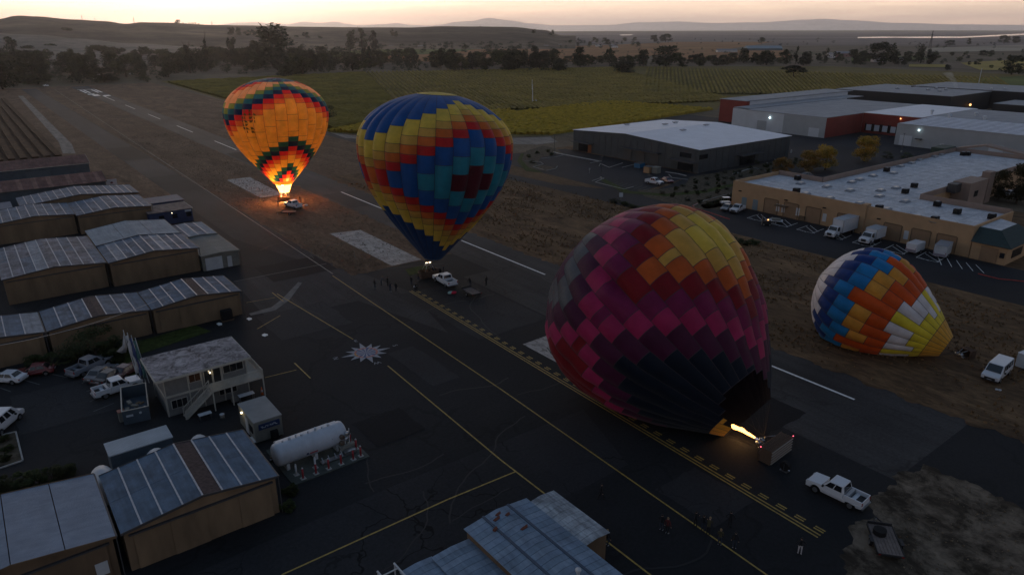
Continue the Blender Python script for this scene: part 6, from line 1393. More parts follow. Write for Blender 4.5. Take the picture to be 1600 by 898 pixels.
M_fw=mat('far_white_wall',(.62,.60,.60),.8); M_fr=mat('far_grey_roof',(.22,.22,.24),.8); M_fp=mat('far_pink_barn',(.30,.17,.16),.8); M_fbl=mat('far_blue_roof',(.20,.27,.31),.6)
house(1372,97,16,9,3.4,M_fw,M_fr,'white far farmhouse half hidden in trees',None,-.6); house(1405,95.5,9,7,3,M_fw,M_fr,'small white outbuilding right of the far farmhouse',None,-.5)
house(1192,79,70,22,4,mat('far_blue_wall',(.14,.17,.19),.8),M_fbl,'long low blue grey roofed farm shed in the far right middle',None,-.65); house(1135,82,36,12,3.5,M_fw,M_fr,'long pale farm shed left of the blue grey one',None,-.65)
house(1316,89,26,14,5,M_fp,M_fr,'pinkish barn between upright trees',None,-.6); house(1298,91,9,9,6,M_fw,M_fr,'small white barn left of the pinkish barn',None,-.6)
house(476,72,46,18,5,M_fw,mat('far_cream_roof',(.55,.50,.46),.7),'long cream warehouse right of the tallest eucalyptus',None,-.3); house(866,70,26,12,4,M_fw,M_fbl,'pale roofed farm building on the low rise right of centre',None,-.5); house(162,67.5,20,10,4,M_fw,M_fr,'pale barn on the left hillside field',None,-.2)
for k in range(46):
    px=rnd.choice([rnd.uniform(600,820),rnd.uniform(600,780),rnd.uniform(460,600),rnd.uniform(850,960)]); yb=rnd.uniform(66,76); house(px,yb,rnd.uniform(9,15),8,3.2,M_fw if k%3 else M_conw,M_fr,'tiny pale house of the far settlement in the middle distance','houses of the far settlement')
# parked vehicles far left, just specks: simple cars
SPK=[(240+rnd.uniform(0,78),rnd.uniform(69,74)) for _ in range(26)]+[(92,98),(86,97.5),(72,135.5),(152,118),(205,117),(152,125)]
# ------------------------------------------------------------------ vehicles (local: +y is forward)
def paint(name,c,rough=.35): return mat(name,c,rough,coat=.5,spec=.5)
P_white=paint('white_car_paint',(.62,.64,.68)); P_red=paint('dark_red_car_paint',(.14,.012,.016)); P_silver=paint('grey_silver_car_paint',(.12,.125,.14)); P_grey=paint('bluish_grey_car_paint',(.20,.22,.26)); P_blackp=paint('black_car_paint',(.015,.015,.018)); P_maroon=paint('maroon_car_paint',(.07,.015,.018))
M_tyre=mat('tyre_rubber',(.012,.012,.013),.9,spec=.2); M_rim=mat('alloy_rim',(.30,.31,.33),.35,metal=.8); M_cglass=mat('car_glass',(.010,.013,.017),.06,spec=.9); M_tail=mat('tail_lamp_red',(.28,.01,.01),.25); M_head=mat('headlamp_glass',(.45,.47,.50),.1); M_plast=mat('black_trim_plastic',(.018,.018,.02),.7)
def arch(y,r,z0,n=7):
    return [(y-r*math.cos(math.pi*i/n),z0+r*math.sin(math.pi*i/n)) for i in range(n+1)]
def side_body(name,prof,w,m,root,tuck=.06,top_in=.05,zref=None):
    """prof: outline (y,z) clockwise seen from the left; body with slightly tucked sides"""
    b=MB(); zs=[p[1] for p in prof]; z0,z1=min(zs),max(zs)
    def hw(z):
        t=(z-z0)/(z1-z0); return w/2-tuck*(1-min(1,t*2.2))**2-top_in*max(0,(t-.6)/.4)
    L=[(-hw(z),y,z) for y,z in prof]; Rr=[(hw(z),y,z) for y,z in prof]
    b.loft([L,Rr]); return b.build(name,m,root,bevel=.035)
def wheel(root,x,y,r=.39,w=.24):
    b=MB(); b.tube((x-w/2,y,r),(x+w/2,y,r),r,16); o=b.build('wheel',M_tyre,root,bevel=.03); s=1 if x>0 else -1
    b=MB(); b.tube((x+s*(w/2-.01),y,r),(x+s*(w/2+.025),y,r),r*.62,10); b.build('rim',M_rim,o)
def cabin(root,y0,y1,z0,z1,w,slF,slR,m,inset=.16,npil=2,rear=True):
    """glass house: roof narrower than belt; windows proud"""
    wb,wt=w/2-.03,w/2-inset
    lo=[(-wb,y0,z0),(wb,y0,z0),(wb,y1,z0),(-wb,y1,z0)]; hi=[(-wt,y0+slR,z1),(wt,y0+slR,z1),(wt,y1-slF,z1),(-wt,y1-slF,z1)]
    c=MB().loft([lo,hi]).build('cab',m,root,bevel=.05)
    def quad(nm,pts,off):
        p=[Vector(q) for q in pts]; n=(p[1]-p[0]).cross(p[3]-p[0]).normalized()*off; MB().loft([[q+n*.4 for q in p],[q+n for q in p]]).build(nm,M_cglass,root)
    def lerp(a,b_,t): return Vector(a).lerp(Vector(b_),t)
    def win(nm,A,B,C,D,u0,u1,v0,v1):
        f=lambda u,v: lerp(lerp(A,B,u),lerp(D,C,u),v); quad(nm,[f(u0,v0),f(u1,v0),f(u1,v1),f(u0,v1)],.022)
    win('windscreen',lo[2],lo[3],hi[3],hi[2],.06,.94,.08,.92)
    if rear: win('rear_window',lo[0],lo[1],hi[1],hi[0],.10,.90,.15,.88)
    for k in range(npil):
        a=.05+.90*k/npil+(.03 if k else .05); b_=.05+.90*(k+1)/npil-(.06 if k==npil-1 else .02)
        win('side_window',lo[1],lo[2],hi[2],hi[1],a,b_,.12,.88); win('side_window',lo[3],lo[0],hi[0],hi[3],1-b_,1-a,.12,.88)
    return c
def lamps(root,w,yf,yr,zf,zr,tall=.16,tz=.3):
    for s in (-1,1):
        MB().box(s*(w/2-.42) if s>0 else -w/2+.06,s*(w/2-.06) if s>0 else -w/2+.42,yf-.03,yf+.03,zf,zf+tall).build('headlight',M_head,root)
        MB().box((w/2-.20) if s>0 else -w/2+.03,(w/2-.03) if s>0 else -w/2+.20,yr-.03,yr+.03,zr,zr+tz).build('taillight',M_tail,root)
        MB().box((w/2+.01) if s>0 else -w/2-.22,(w/2+.22) if s>0 else -w/2-.01,yf-1.75,yf-1.6,zf+.38,zf+.58).build('mirror',M_plast,root)
def pickup(p,rz,pm,lab,group=None,cargo=0,L=5.8,w=2.0):
    r=thing('pickup_truck',lab,'pickup truck',(p[0],p[1],p[2]),rz,group); k=L/5.8
    wy1,wy2=1.85*k,-1.75*k
    prof=[(2.9*k,.45),(2.9*k,.95),(2.75*k,1.12),(1.25*k,1.22),(1.0*k,1.26),(-.95*k,1.26),(-.97*k,.80),(-2.86*k,.80),(-2.86*k,.52)]+[(y,z) for y,z in arch(wy2,.50,.42)]+[(y,z) for y,z in arch(wy1,.50,.42)]
    side_body('body',prof,w,pm,r)
    cabin(r,-1.0*k,1.25*k,1.24,1.92,w,.62,.18,pm,.17,2)
    for s in (-1,1):
        a,b_=(w/2-.14,w/2-.02) if s>0 else (-w/2+.02,-w/2+.14)
        MB().box(a,b_,-2.86*k,-.99*k,.81,1.26).build('bed_side',pm,r,bevel=.02)
    MB().box(-w/2+.15,w/2-.15,-2.87*k,-2.79*k,.81,1.24).build('tailgate',pm,r,bevel=.015)
    MB().box(-w/2+.15,w/2-.15,-2.78*k,-1.0*k,.81,.86).build('bed_liner',M_plast,r)
    MB().box(-w/2+.06,w/2-.06,-3.02*k,-2.88*k,.45,.62).build('rear_bumper',M_rim,r); MB().box(-w/2+.04,w/2-.04,2.91*k,3.02*k,.42,.66).build('front_bumper',M_plast,r,bevel=.02)
    MB().box(-.55,.55,2.905*k,2.94*k,.70,1.0).build('grille',M_plast,r)
    for x in (-w/2+.14,w/2-.14):
        for y in (wy1,wy2): wheel(r,x,y,.41,.26)
    lamps(r,w,2.9*k,-2.86*k,.82,.86,.16,.34)
    if cargo: MB().box(-.78,.78,-1.45*k,-1.08*k,.86,1.28).build('tool_box',M_rim,r,bevel=.02); 
    return r
def sedan(p,rz,pm,lab,group=None,L=4.6,w=1.82,h=1.45,hatch=0):
    r=thing('parked_car',lab,'car',(p[0],p[1],p[2]),rz,group); k=L/4.6; wy1,wy2=1.38*k,-1.36*k
    prof=[(2.28*k,.36),(2.30*k,.62),(2.15*k,.76),(1.0*k,.94),(-1.55*k,.97),(-2.22*k,.90),(-2.30*k,.6),(-2.24*k,.36)]+arch(wy2,.38,.33)+arch(wy1,.38,.33)
    side_body('body',prof,w,pm,r,.07,.10)
    cabin(r,-1.75*k,1.05*k,.93,h,w-.08,.85,.62 if not hatch else .3,pm,.22,2)
    for x in (-w/2+.11,w/2-.11):
        for y in (wy1,wy2): wheel(r,x,y,.33,.21)
    lamps(r,w,2.25*k,-2.27*k,.62,.66,.13,.15)
    MB().box(-.5,.5,2.27*k,2.32*k,.42,.6).build('grille',M_plast,r); MB().box(-.26,.26,-2.33*k,-2.29*k,.6,.72).build('number_plate',M_panelw,r)
    return r
def van(p,rz,pm,lab,L=5.6,w=2.0,h=2.1):
    r=thing('passenger_van',lab,'van',(p[0],p[1],p[2]),rz); k=L/5.6; wy1,wy2=1.75*k,-1.65*k
    prof=[(2.78*k,.42),(2.80*k,.85),(2.62*k,1.05),(1.85*k,1.20),(-2.76*k,1.20),(-2.80*k,.5),(-2.74*k,.42)]+arch(wy2,.42,.38)+arch(wy1,.42,.38)
    side_body('body',prof,w,pm,r,.06,.02); cabin(r,-2.76*k,1.95*k,1.19,h,w,.85,.10,pm,.13,4)
    for x in (-w/2+.13,w/2-.13):
        for y in (wy1,wy2): wheel(r,x,y,.37,.24)
    lamps(r,w,2.76*k,-2.78*k,.72,.8,.2,.45); MB().box(-.6,.6,2.79*k,2.84*k,.55,.8).build('grille',M_plast,r); MB().box(-.26,.26,2.85*k,2.88*k,.45,.58).build('number_plate',M_panelw,r); MB().box(-w/2+.05,w/2-.05,2.80*k,2.93*k,.38,.54).build('front_bumper',M_plast,r)
    return r
def boxtruck(p,rz,lab,L=9.0,bx=6.2,h=3.6):
    r=thing('box_truck',lab,'truck',(p[0],p[1],p[2]),rz,None); w=2.4; y1=L/2
    MB().box(-.55,.55,-L/2+.4,y1-.6,.55,.85).build('chassis',M_plast,r)
    prof=[(y1,.55),(y1,1.15),(y1-.25,1.45),(y1-1.3,1.62),(y1-2.4,1.62),(y1-2.4,.55)]+arch(y1-1.1,.5,.5)
    side_body('body',prof,2.1,P_white,r); cabin(r,y1-2.4,y1-1.0,1.6,2.45,2.1,.45,.04,P_white,.14,1,rear=False)
    MB().box(-w/2,w/2,-L/2,-L/2+bx,.95,h).build('cargo_box',P_white,r,bevel=.03); MB().box(-w/2-.02,w/2+.02,-L/2-.02,-L/2+bx+.02,h+.005,h+.06).build('box_roof',mat('pale_box_roof',(.34,.37,.41),.7,var=.15),r)
    for s in (-1,1): MB().box(s*w/2-.03,s*w/2+.03,-L/2+bx-.05,-L/2+bx+.05,.95,h).build('corner_rail',M_rim,r)
    for x in (-.95,.95):
        for y in (y1-1.1,-L/2+1.6): wheel(r,x,y,.5,.28)
    for s in (-1,1): MB().box(-.95 if s<0 else .6,-.6 if s<0 else .95,y1-.01,y1+.04,.9,1.1).build('headlight',M_head,r); MB().box(-1.5 if s<0 else 1.2,-1.2 if s<0 else 1.5,y1-1.2,y1-1.1,1.7,2.2).build('mirror',M_plast,r)
    MB().box(-.5,.5,y1,y1+.05,.75,1.3).build('grille',M_plast,r)
    return r
def flat_trailer(p,rz,lab,L=4.2,w=2.1,deck=None,spare=False,z=.62):
    r=thing('utility_trailer',lab,'trailer',(p[0],p[1],p[2]),rz,None); n=7
    for k in range(n): MB().box(-w/2+w*k/n+.015,-w/2+w*(k+1)/n-.015,-L/2,L/2,z,z+.05).build('deck_board',deck or mat('weathered_deck_board',(.17,.135,.12),.9,var=.25,vscale=2),r)
    for q in ((-w/2-.07,-w/2-.005,-L/2,L/2),(w/2+.005,w/2+.07,-L/2,L/2)): MB().box(*q,z-.1,z+.12).build('side_rail',M_plast,r)
    MB().box(-w/2,w/2,L/2+.005,L/2+.08,z-.1,z+.30).build('head_board',M_plast,r); MB().box(-w/2,w/2,-L/2-.08,-L/2-.005,z-.1,z+.08).build('tail_beam',M_plast,r)
    for s in (-1,1): MB().bar((s*w*.3,L/2+.1,z-.05),(0,L/2+1.4,z-.12),.08,.1).build('drawbar',M_plast,r)
    MB().tube((0,L/2+1.1,0),(0,L/2+1.1,z-.1),.04).build('jockey_leg',M_steel,r)
    for x in (-w/2-.2,w/2+.2): wheel(r,x,-.3,.33,.2); MB().box(x-.15,x+.15,-.75,.15,.69,.73).build('mudguard',M_plast,r)
    for x in (-w/2+.1,w/2-.1): MB().box(x-.1,x+.1,-L/2-.11,-L/2-.085,z-.04,z+.04).build('tail_lamp',M_tail,r)
    if spare: MB().tube((-w*.15,L*.18,z+.06),(-w*.15,L*.18,z+.5),.55,14).build('fan_unit',M_dark,r)
    return r
def enclosed(p,rz,lab,L=4.4,w=2.0,h=2.1,wedge=0,roofm=None):
    r=thing('enclosed_trailer',lab,'trailer',(p[0],p[1],p[2]),rz,None); b=MB()
    rings=[[(-w/2,-L/2,.45),(w/2,-L/2,.45),(w/2,-L/2,h),(-w/2,-L/2,h)],[(-w/2,L/2-wedge,.45),(w/2,L/2-wedge,.45),(w/2,L/2-wedge,h),(-w/2,L/2-wedge,h)]]
    if wedge: rings.append([(-w/2+.2,L/2,.45),(w/2-.2,L/2,.45),(w/2-.25,L/2,h-.55),(-w/2+.25,L/2,h-.55)])
    b.loft([q[::-1] for q in rings]); b.build('cargo_body',P_white if not roofm else M_whitecont,r,bevel=.08 if wedge else .02)
    if roofm: MB().box(-w/2-.03,w/2+.03,-L/2-.03,L/2+.03,h+.003,h+.05).build('roof',roofm,r)
    MB().box(-w/2-.01,w/2+.01,-L/2-.02,-L/2-.003,.5,1.0).build('rear_panel',mat('mauve_panel',(.20,.19,.24),.6),r); MB().bar((0,L/2,.45),(0,L/2+1.2,.4),.1,.1).build('drawbar',M_plast,r)
    for x in (-w/2-.02,w/2+.02): wheel(r,x,-.2,.34,.2)
    for s in (-1,1): MB().box(-w/2+.05 if s<0 else w/2-.15,-w/2+.15 if s<0 else w/2-.05,-L/2-.04,-L/2-.021,1.1,1.3).build('tail_lamp',M_tail,r)
    return r
def hd(a,b_):   # heading of a vehicle whose rear is at a and front at b (picture points)
    A,B=at(*a),at(*b_); return math.atan2(-(B.x-A.x),B.y-A.y)
pickup((58.75,25.6,.03),R(4),P_white,'white crew cab pickup towing an empty flat trailer at the bottom right',None,1,5.35,1.9)
flat_trailer((55.8,19.6,.03),hd((1378,868),(1357,812)),'low flat trailer with dark round fan unit hitched behind the near white pickup',L=3.9,w=2.0,spare=True,z=.5)
pickup((61.4,98.9,.03),R(-2),P_white,'white pickup beside the basket of the blue and yellow balloon',None,0,5.6,1.95)
flat_trailer(at(737,460),R(-4),'small open trailer with pale board deck behind the middle white pickup',L=3.4,w=1.8)
c_=at(455,325); pickup((c_.x+.6,c_.y,.03),R(12),P_white,'white pickup beside the glowing balloon basket',None,0,5.6,1.95)
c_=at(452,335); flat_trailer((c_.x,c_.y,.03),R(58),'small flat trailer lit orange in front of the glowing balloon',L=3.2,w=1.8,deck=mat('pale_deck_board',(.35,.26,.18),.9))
v_=at(1545,594); v_=(at(1556,588)); van((v_.x,v_.y,.03),hd((1582,566),(1540,603)),P_white,'white passenger van parked in the weeds at the right edge')
v_=at(1614,574); enclosed((v_.x,v_.y,.03),hd((1640,562),(1588,584)),'white box trailer behind the van, cut by the right edge',L=5.2,w=2.1,h=2.3,roofm=mat('white_trailer_roof',(.55,.57,.62),.5))
# car park on the left
pickup(at(143,578),hd((112,592),(170,566)),P_grey,'silver grey pickup, farthest of the cars in the left car park',None,0,5.7,1.95)
sedan(at(160,588),hd((138,600),(172,577)),P_silver,'grey saloon car next to the silver pickup')
sedan(at(176,592),hd((150,606),(196,580)),P_blackp,'black saloon car between the grey car and the white pickup')
sedan(at(200,584),hd((180,594),(212,575)),P_maroon,'dark maroon car behind the black one, by the office verge',L=4.3)
flat_trailer(at(160,600),hd((146,606),(172,592)),'small dark trailer with brown board top beside the white pickup',L=2.2,w=1.5,deck=mat('brown_ply_top',(.22,.15,.13),.9))
pickup(at(185,612),hd((155,622),(214,603)),P_white,'white work pickup nearest the dumpster',None,1,5.4,1.9)
sedan(at(12,596),hd((40,596),(-25,594)),P_white,'white saloon car at the left edge of the car park')
sedan(at(56,585),hd((72,584),(36,589)) ,P_red,'dark red saloon car beside the white one at left')
van(at(4,668),hd((-25,690),(25,648)),P_white,'white van with roof stripe cut by the left edge',L=5.4)
# right side
boxtruck((145.9,73.0,.03),R(90),'large white box truck backed up to the sand wall',L=9.6,bx=6.6,h=3.7)
boxtruck((145.6,66.2,.03),R(90),'smaller white box truck right of the large one',L=6.8,bx=4.1,h=3.0)
enclosed((145.9,57.4,.03),R(-90),'rounded white enclosed trailer before the sand wall',L=4.6,w=2.0,h=2.2,wedge=.9)
enclosed((147.2,53.0,.03),R(-80),'square white cargo trailer with grey roof, right of the rounded one',L=4.6,w=2.2,h=2.6,roofm=mat('grey_trailer_roof',(.26,.27,.30),.6))
pickup(at(1152,331),hd((1166,325),(1136,338)),P_white,'white pickup parked nose out at the left end of the sand building',None,0,5.4,1.9)
sedan(at(1135,328),hd((1146,322),(1124,334)),P_silver,'beige grey car left of the white pickup by the sand building',L=4.4)
pickup(at(1022,288),hd((1006,285),(1038,291)),P_white,'white pickup in the charcoal building car park',None,0,5.4,1.9)
sedan(at(1043,285),hd((1034,282),(1052,289)),P_red,'dark red car behind the white pickup in the charcoal car park',L=4.3,hatch=1)
gc=thing('golf_cart','white roofed golf cart at the corner of the sand building','golf cart',at(1133,319),R(60)); MB().box(-.6,.6,-1.2,1.2,.3,.75).build('body',P_white,gc,bevel=.08); MB().box(-.65,.65,-1.0,.8,1.75,1.82).build('roof',P_white,gc); [MB().tube((x,y,.7),(x,y*.9,1.75),.025).build('post',M_steel,gc) for x in (-.55,.55) for y in (-.9,.8)]; [wheel(gc,x,y,.25,.16) for x in (-.55,.55) for y in (-.8,.8)]
fk=thing('forklift','small dark machine with amber light before the garages','forklift',at(1197,352),R(40)); MB().box(-.6,.6,-1.0,.8,.3,1.1).build('body',M_plast,fk,bevel=.08); MB().box(-.5,.5,.85,1.0,.1,2.2).build('mast',M_trim,fk); MB().sphere((0,-.3,1.3),.15).build('amber_beacon',M_floodo,fk); [wheel(fk,x,y,.3,.2) for x in (-.55,.55) for y in (-.7,.6)]
sk_=thing('work_trailer','open trailer loaded with odds and ends beside the amber lit machine','trailer',at(1212,348),R(30)); MB().box(-.9,.9,-1.5,1.5,.5,.62).build('deck',M_whitecont,sk_); [wheel(sk_,x,0,.3,.18) for x in (-1.0,1.0)]; MB().box(-.6,.4,-1.0,.9,.62,1.1).build('load',M_conw,sk_,bevel=.1)
for px,py,lab,m in ((1240,281,'white car seen through the amber trees',P_white),(1258,277,'grey car behind the white one near the amber trees',P_silver),(1576,306,'white pickup roof in the courtyard of the sand building',P_white),(1560,304,'dark car in the courtyard of the sand building',P_blackp)): sedan(at(px,py),R(70),m,lab)
for k,(px,py) in enumerate(((1252,221),(1267,231),(1212,233),(1223,234),(1236,235))):
    s=thing('parking_bollard','pale low bollard outside the charcoal building side entrance','bollard',at(px,py+4),0,'low bollards by the charcoal side entrance') if k>1 else None
    if s: MB().tube((0,0,0),(0,0,.9),.22,8).build('post',M_panelw,s); MB().sphere((0,0,.9),.22).build('cap',M_panelw,s)
SP=None
for px,py in SPK:
    if SP is None: SP=sedan(at(px,py),0,P_white,'tiny parked vehicle far off at the foot of the left hills','far parked vehicles'); spt=get_tree(SP)
    else:
        near=py>90
        copy_tree(SP,at(px,py),rnd.uniform(0,3),'white vehicle at the foot of the dark tree belt' if near else None,'white vehicles by the dark belt' if near else None,1.2,_tree=spt)
# small things round the baskets
for px,py,m,lab,s in ((704,459,mat('mint_fabric_bag',(.30,.45,.42),.8),'pale mint bag lying by the middle trailer',.5),(709,459,mat('red_fabric_bag',(.55,.02,.05),.8),'bright red bag lying by the middle trailer',.5),(478,322,M_panelw,'small white sheet on the lit ground near the glowing balloon',.5),(649,449,M_panelw,'white cloth bundle beside the crouching person',.35),(1557,609,M_panelw,'left of two small pale boxes before the white van',.22),(1562,610,M_panelw,'right of two small pale boxes before the white van',.22),(1505,559,M_steel,'small shiny burner case beside the tipped brown basket',.25)):
    b_=thing('bag',lab,'bag',at(px,py)); MB().sphere((0,0,s*.45),s*1.1,s*.8,s*.5,10,7).build('cloth',m,b_,smooth=True); MB().bar((-s*.3,0,s*.9),(s*.3,0,s*.9),.05,.03).build('handle',M_plast,b_)
fan0=None
for px,py,lab in ((1226,735,'inflation fan with round guard in front of the tipped basket'),(686,428,'dark cylinder by the middle basket')):
    b_=thing('inflation_fan',lab,'fan',at(px,py)); MB().tube((-.25,0,.6),(.25,0,.6),.5,16).build('guard_ring',M_dark,b_); MB().box(-.3,.3,-.4,.4,0,.12).build('frame',M_steel,b_); MB().bar((-.27,0,.2),(-.27,0,1.0),.1,.02).build('fan_blade',M_rim,b_)
# ------------------------------------------------------------------ people
PM={'skin':mat('skin',(.42,.26,.19),.6),'skin2':mat('tan_skin',(.28,.16,.11),.6),'hair':mat('dark_hair',(.02,.015,.012),.8),'blond':mat('light_hair',(.25,.17,.09),.8),'black':mat('black_cloth',(.012,.012,.014),.9),'navyc':mat('navy_cloth',(.014,.018,.035),.9),'greyc':mat('grey_cloth',(.12,.12,.125),.9),'jeans':mat('dark_jeans',(.03,.038,.06),.9),'cream':mat('cream_trousers',(.48,.45,.46),.9),'redc':mat('dark_red_cloth',(.10,.015,.015),.9),'olive':mat('olive_cloth',(.06,.05,.022),.9),'whitec':mat('white_cloth',(.6,.6,.62),.9),'shoe':mat('pale_trainers',(.55,.55,.56),.7),'shoed':mat('dark_shoes',(.03,.025,.02),.8)}
def body_mesh(pose):
    """one continuous skinned figure, 1.75 m, standing on z=0, facing -y"""
    me=bpy.data.meshes.new('body_cage'); V_=[];E_=[];Rr=[]
    def v(p,r): V_.append(p);Rr.append(r);return len(V_)-1
    P=dict(lean=0,step=0,armL=(.30,-.05,.80),armR=(-.30,-.05,.80),elL=(.27,.02,1.10),elR=(-.27,.02,1.10),crouch=0); P.update(pose)
    z=1-.42*P['crouch']; ln=P['lean']; st=P['step']
    pel=v((0,0,.93*z),.145); bel=v((0,-ln*.25,1.08*z),.125); che=v((0,-ln*.6,1.28*z if not P['crouch'] else 1.28*z),.150); nk=v((0,-ln*.85,1.46*z+ (0)),.062); hd_=v((0,-ln-.015,1.56*z+(.0)),.088); tp=v((0,-ln-.01,1.67*z+.01),.085)
    E_.extend([(pel,bel),(bel,che),(che,nk),(nk,hd_),(hd_,tp)])
    for s,arm,el in ((1,'armL','elL'),(-1,'armR','elR')):
        sh_=v((s*.17,-ln*.7,1.40*z),.062); e=v((P[el][0],P[el][1]-ln*.5,P[el][2]*z),.043); h=v((P[arm][0],P[arm][1]-ln*.4,P[arm][2]*z),.030); hh=v((P[arm][0]*1.02,P[arm][1]-ln*.4-.02,P[arm][2]*z-.09),.030); tip=v((P[arm][0]*1.02,P[arm][1]-ln*.4-.05,P[arm][2]*z-.16),.016); th=v((P[arm][0]*.86,P[arm][1]-ln*.4-.05,P[arm][2]*z-.10),.012)
        E_.extend([(che,sh_),(sh_,e),(e,h),(h,hh),(hh,tip),(hh,th)])
        hip=v((s*.095,0,.86*z),.095); f=s*st; kx=s*.11
        if P['crouch']: kn=v((s*.16,-.32,.46),.068); an=v((s*.12,.02,.10),.045)
        else: kn=v((kx,-f*.5-.02,.48),.066); an=v((s*.11,-f+.02,.09),.042)
        to=v((s*.12,(0.02 if P['crouch'] else -f+.02)-.17,.045),.040); he=v((s*.115,(0.02 if P['crouch'] else -f+.02)+.03,.045),.038)
        E_.extend([(pel,hip),(hip,kn),(kn,an),(an,to),(an,he)])
    me.from_pydata(V_,E_,[]); o=bpy.data.objects.new('body_cage',me); COL.objects.link(o)
    sm=o.modifiers.new('skin','SKIN'); sm.use_smooth_shade=True
    for i,r in enumerate(Rr): me.skin_vertices[0].data[i].radius=(r,r*.85 if i in(0,1,2) else r)
    me.skin_vertices[0].data[0].use_root=True
    ss=o.modifiers.new('sub','SUBSURF'); ss.levels=1; ss.render_levels=1
    bpy.context.view_layer.update(); dg=bpy.context.evaluated_depsgraph_get(); m2=bpy.data.meshes.new_from_object(o.evaluated_get(dg)); m2.name='body'
    bpy.data.objects.remove(o)
    for k in ('skin','black','jeans','shoe'): m2.materials.append(PM[k])
    for p_ in m2.polygons:
        c=p_.center; i=1
        if c.z>1.485*z: i=0
        elif c.z<.11: i=3
        elif c.z<.90*z and abs(c.x)<.225: i=2
        elif abs(c.x)>.24 and c.z<(P['armL'][2]*z+.0): i=0
        p_.material_index=i; p_.use_smooth=True
    for m in list(m2.materials): pass
    return m2
POSES={'stand':{},'stand2':dict(armL=(.22,-.22,1.05),elL=(.27,.0,1.12),armR=(-.20,-.20,1.02),elR=(-.27,.0,1.12)),'walk':dict(step=.26,armL=(.28,.18,.86),armR=(-.28,-.24,.90)),'photo':dict(armL=(.08,-.36,1.42),elL=(.24,-.22,1.18),armR=(-.08,-.36,1.42),elR=(-.24,-.22,1.18)),'point':dict(armL=(.30,-.05,.80),armR=(-.42,-.45,1.35),elR=(-.32,-.2,1.25)),'bend':dict(lean=.28,armL=(.22,-.42,.78),elL=(.24,-.28,1.05),armR=(-.22,-.42,.78),elR=(-.24,-.28,1.05)),'crouch':dict(crouch=1,lean=.22,armL=(.16,-.45,.75),elL=(.24,-.25,1.0),armR=(-.16,-.45,.75),elR=(-.24,-.25,1.0)),'wide':dict(armL=(.20,.02,.98),elL=(.42,.04,1.08),armR=(-.20,.02,.98),elR=(-.42,.04,1.08),step=.05)}
BM={k:body_mesh(p) for k,p in POSES.items()}
def face_hair(root,z,ln,hairm,hat=None):
    c=(0,-ln-.012,z)
    b=MB(); b.sphere((c[0],c[1]+.018,c[2]+.035),.100,.105,.100,12,8); hh=b.build('hair',hairm if not hat else hat,root,smooth=True)
    b=MB(); b.loft([[(-.014,c[1]-.095,z-.03),(.014,c[1]-.095,z-.03),(0,c[1]-.095,z+.02)],[(-.003,c[1]-.118,z-.028),(.003,c[1]-.118,z-.028),(0,c[1]-.10,z+.01)]]); b.build('nose',PM['skin'],root)
    for s in (-1,1): MB().sphere((s*.034,c[1]-.088,z+.012),.012).build('eye',PM['hair'],root); MB().sphere((s*.092,c[1],z-.005),.014,.02,.028).build('ear',PM['skin'],root)
    MB().box(-.022,.022,c[1]-.097,c[1]-.085,z-.062,z-.052).build('mouth',PM['redc'],root)
def person(px,py,pose,face,top,legs,shoe,hair,lab,h=1.75,hat=None,group=None,p=None):
    p=at(px,py) if p is None else p; rz=face; r=thing('person',lab,'person',(p[0],p[1],p[2] if len(p)>2 else 0),rz,group); r.scale=(h/1.75,)*3
    o=bpy.data.objects.new('body',BM[pose]); COL.objects.link(o); o.parent=r
    for i,k in enumerate(('skin',top,legs,shoe)): o.material_slots[i].link='OBJECT'; o.material_slots[i].material=PM[k]
    P=POSES[pose]; z=1-.42*P.get('crouch',0); face_hair(r,1.60*z+.0,P.get('lean',0),PM[hair],hat)
    return r
def toward(px,py,qx,qy):
    a,b_=at(px,py),at(qx,qy); return math.atan2(b_.x-a.x,-(b_.y-a.y))
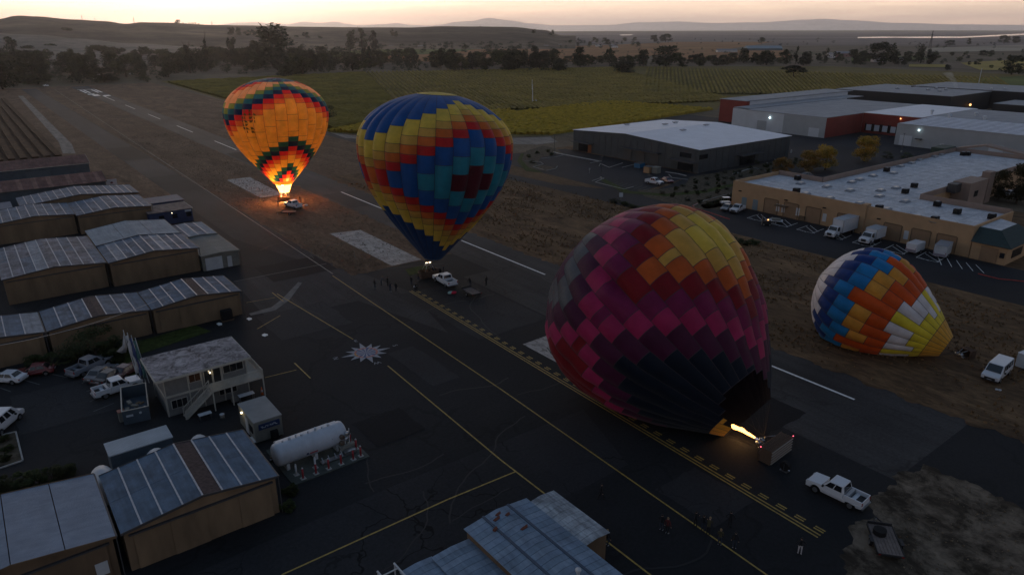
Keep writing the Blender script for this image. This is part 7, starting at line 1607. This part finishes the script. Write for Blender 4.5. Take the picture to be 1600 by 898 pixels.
PPL=[(586,451,'stand',(660,430),'black','jeans','shoe','hair','person in black at the left end of the group by the middle balloon'),
(596,446,'bend',(640,440),'greyc','jeans','shoed','blond','person in grey leaning forward, second from left in the group'),
(606,447,'stand2',(660,430),'black','black','shoed','hair','person in black behind the middle of the spectator group'),
(610,456,'photo',(660,420),'navyc','jeans','shoe','hair','dark dressed person photographing, nearest of the spectator group'),
(619,455,'stand',(670,420),'black','navyc','shoed','hair','short person in black at the right end of the spectator group'),
(643,446,'stand2',(670,430),'black','jeans','shoed','hair','person standing between the spectators and the middle basket'),
(654,439,'point',(680,425),'olive','jeans','shoe','blond','person in olive pointing beside the middle basket'),
(649,452,'crouch',(670,440),'black','black','shoed','hair','person in black crouching over a bundle near the middle basket'),
(680,431,'wide',(660,428),'black','jeans','shoed','hair','dark figure with hands on hips at the middle basket'),
(693,428,'wide',(670,430),'navyc','black','shoed','hair','broad dark figure behind the white pickup hood'),
(760,446,'stand',(700,430),'black','black','shoed','hair','lone dark figure standing on the runway right of the trailer'),
(735,447,'bend',(720,456),'black','jeans','shoed','hair','dark person bent at the tailgate of the middle pickup'),
(939,779,'walk',(1000,800),'black','black','shoed','hair','lone walker in black on the dark apron'),
(948,852,'stand',(1100,700),'black','jeans','shoe','blond','person with pale shoes standing on the yellow line'),
(1033,828,'stand2',(1150,690),'black','jeans','shoe','hair','left person of the pair with pale shoes on the dark apron'),
(1042,833,'stand',(1150,690),'redc','black','shoe','blond','person in dark red at the right of the pair'),
(1086,823,'photo',(1160,690),'black','black','shoed','hair','dark person filming at the back left of the large group'),
(1098,829,'photo',(1160,690),'black','jeans','shoed','hair','second filming person, right beside the first in the large group'),
(1106,835,'bend',(1160,720),'olive','black','shoed','blond','person bending forward in the middle of the large group'),
(1124,851,'stand2',(1170,700),'olive','jeans','shoe','blond','fair haired person in olive at the front of the large group'),
(1147,856,'stand',(1180,700),'black','jeans','shoe','hair','person with pale trainers at the front right of the large group'),
(1140,823,'wide',(1180,690),'black','black','shoed','hair','black figure with hands on hips behind the large group'),
(1249,865,'wide',(1200,700),'black','cream','shoe','hair','person in black jacket and cream trousers by the end of the broken yellow line'),
(435,323,'bend',(443,312),'greyc','jeans','shoed','hair','person lit orange at the left of the glowing basket'),
(469,317,'stand2',(445,310),'black','redc','shoed','hair','person standing right of the glowing balloon pickup')]
for a in PPL: person(a[0],a[1],a[2],toward(a[0],a[1],*a[3]),*a[4:8],a[8],h=1.62 if 'short' in a[8] else 1.77)
kb=k1.location
for dx,dy,top,lab in ((-1.1,.1,'redc','passenger in red at the left end of the glowing basket'),(-.5,.3,'whitec','passenger in white in the glowing basket'),(.15,-.3,'olive','pilot below the flame in the glowing basket'),(.8,.3,'redc','passenger in red right of the pilot in the glowing basket'),(1.2,-.2,'black','dark passenger at the right end of the glowing basket')):
    person(0,0,'stand2',rnd.uniform(-.6,.6),top,'jeans','shoed','hair',lab,1.72,p=(kb.x+dx,kb.y+dy,.10))
kb=k2.location
for dx,dy,top,lab in ((.1,0,'black','pilot in black in the basket under the blue and yellow balloon'),(1.1,.2,'navyc','passenger at the right of the basket under the blue and yellow balloon')):
    person(0,0,'stand2',rnd.uniform(-.6,.6),top,'jeans','shoed','hair',lab,1.75,p=(kb.x+dx,kb.y+dy,.10))
# ------------------------------------------------------------------ haze
def haze():
    m=bpy.data.materials.new('haze_air'); m.use_nodes=True; t=m.node_tree; t.nodes.clear()
    o=N(t,'ShaderNodeOutputMaterial'); v=N(t,'ShaderNodeVolumePrincipled'); v.inputs['Color'].default_value=(.97,.96,1,1); v.inputs['Density'].default_value=HAZE_D; v.inputs['Anisotropy'].default_value=.78
    t.links.new(v.outputs[0],o.inputs['Volume'])
    b=MB(); b.box(-43000,43000,-43000,43000,-1.0,620)
    b.build('haze',m,kind='stuff')
HAZE_D=4.2e-5
haze()
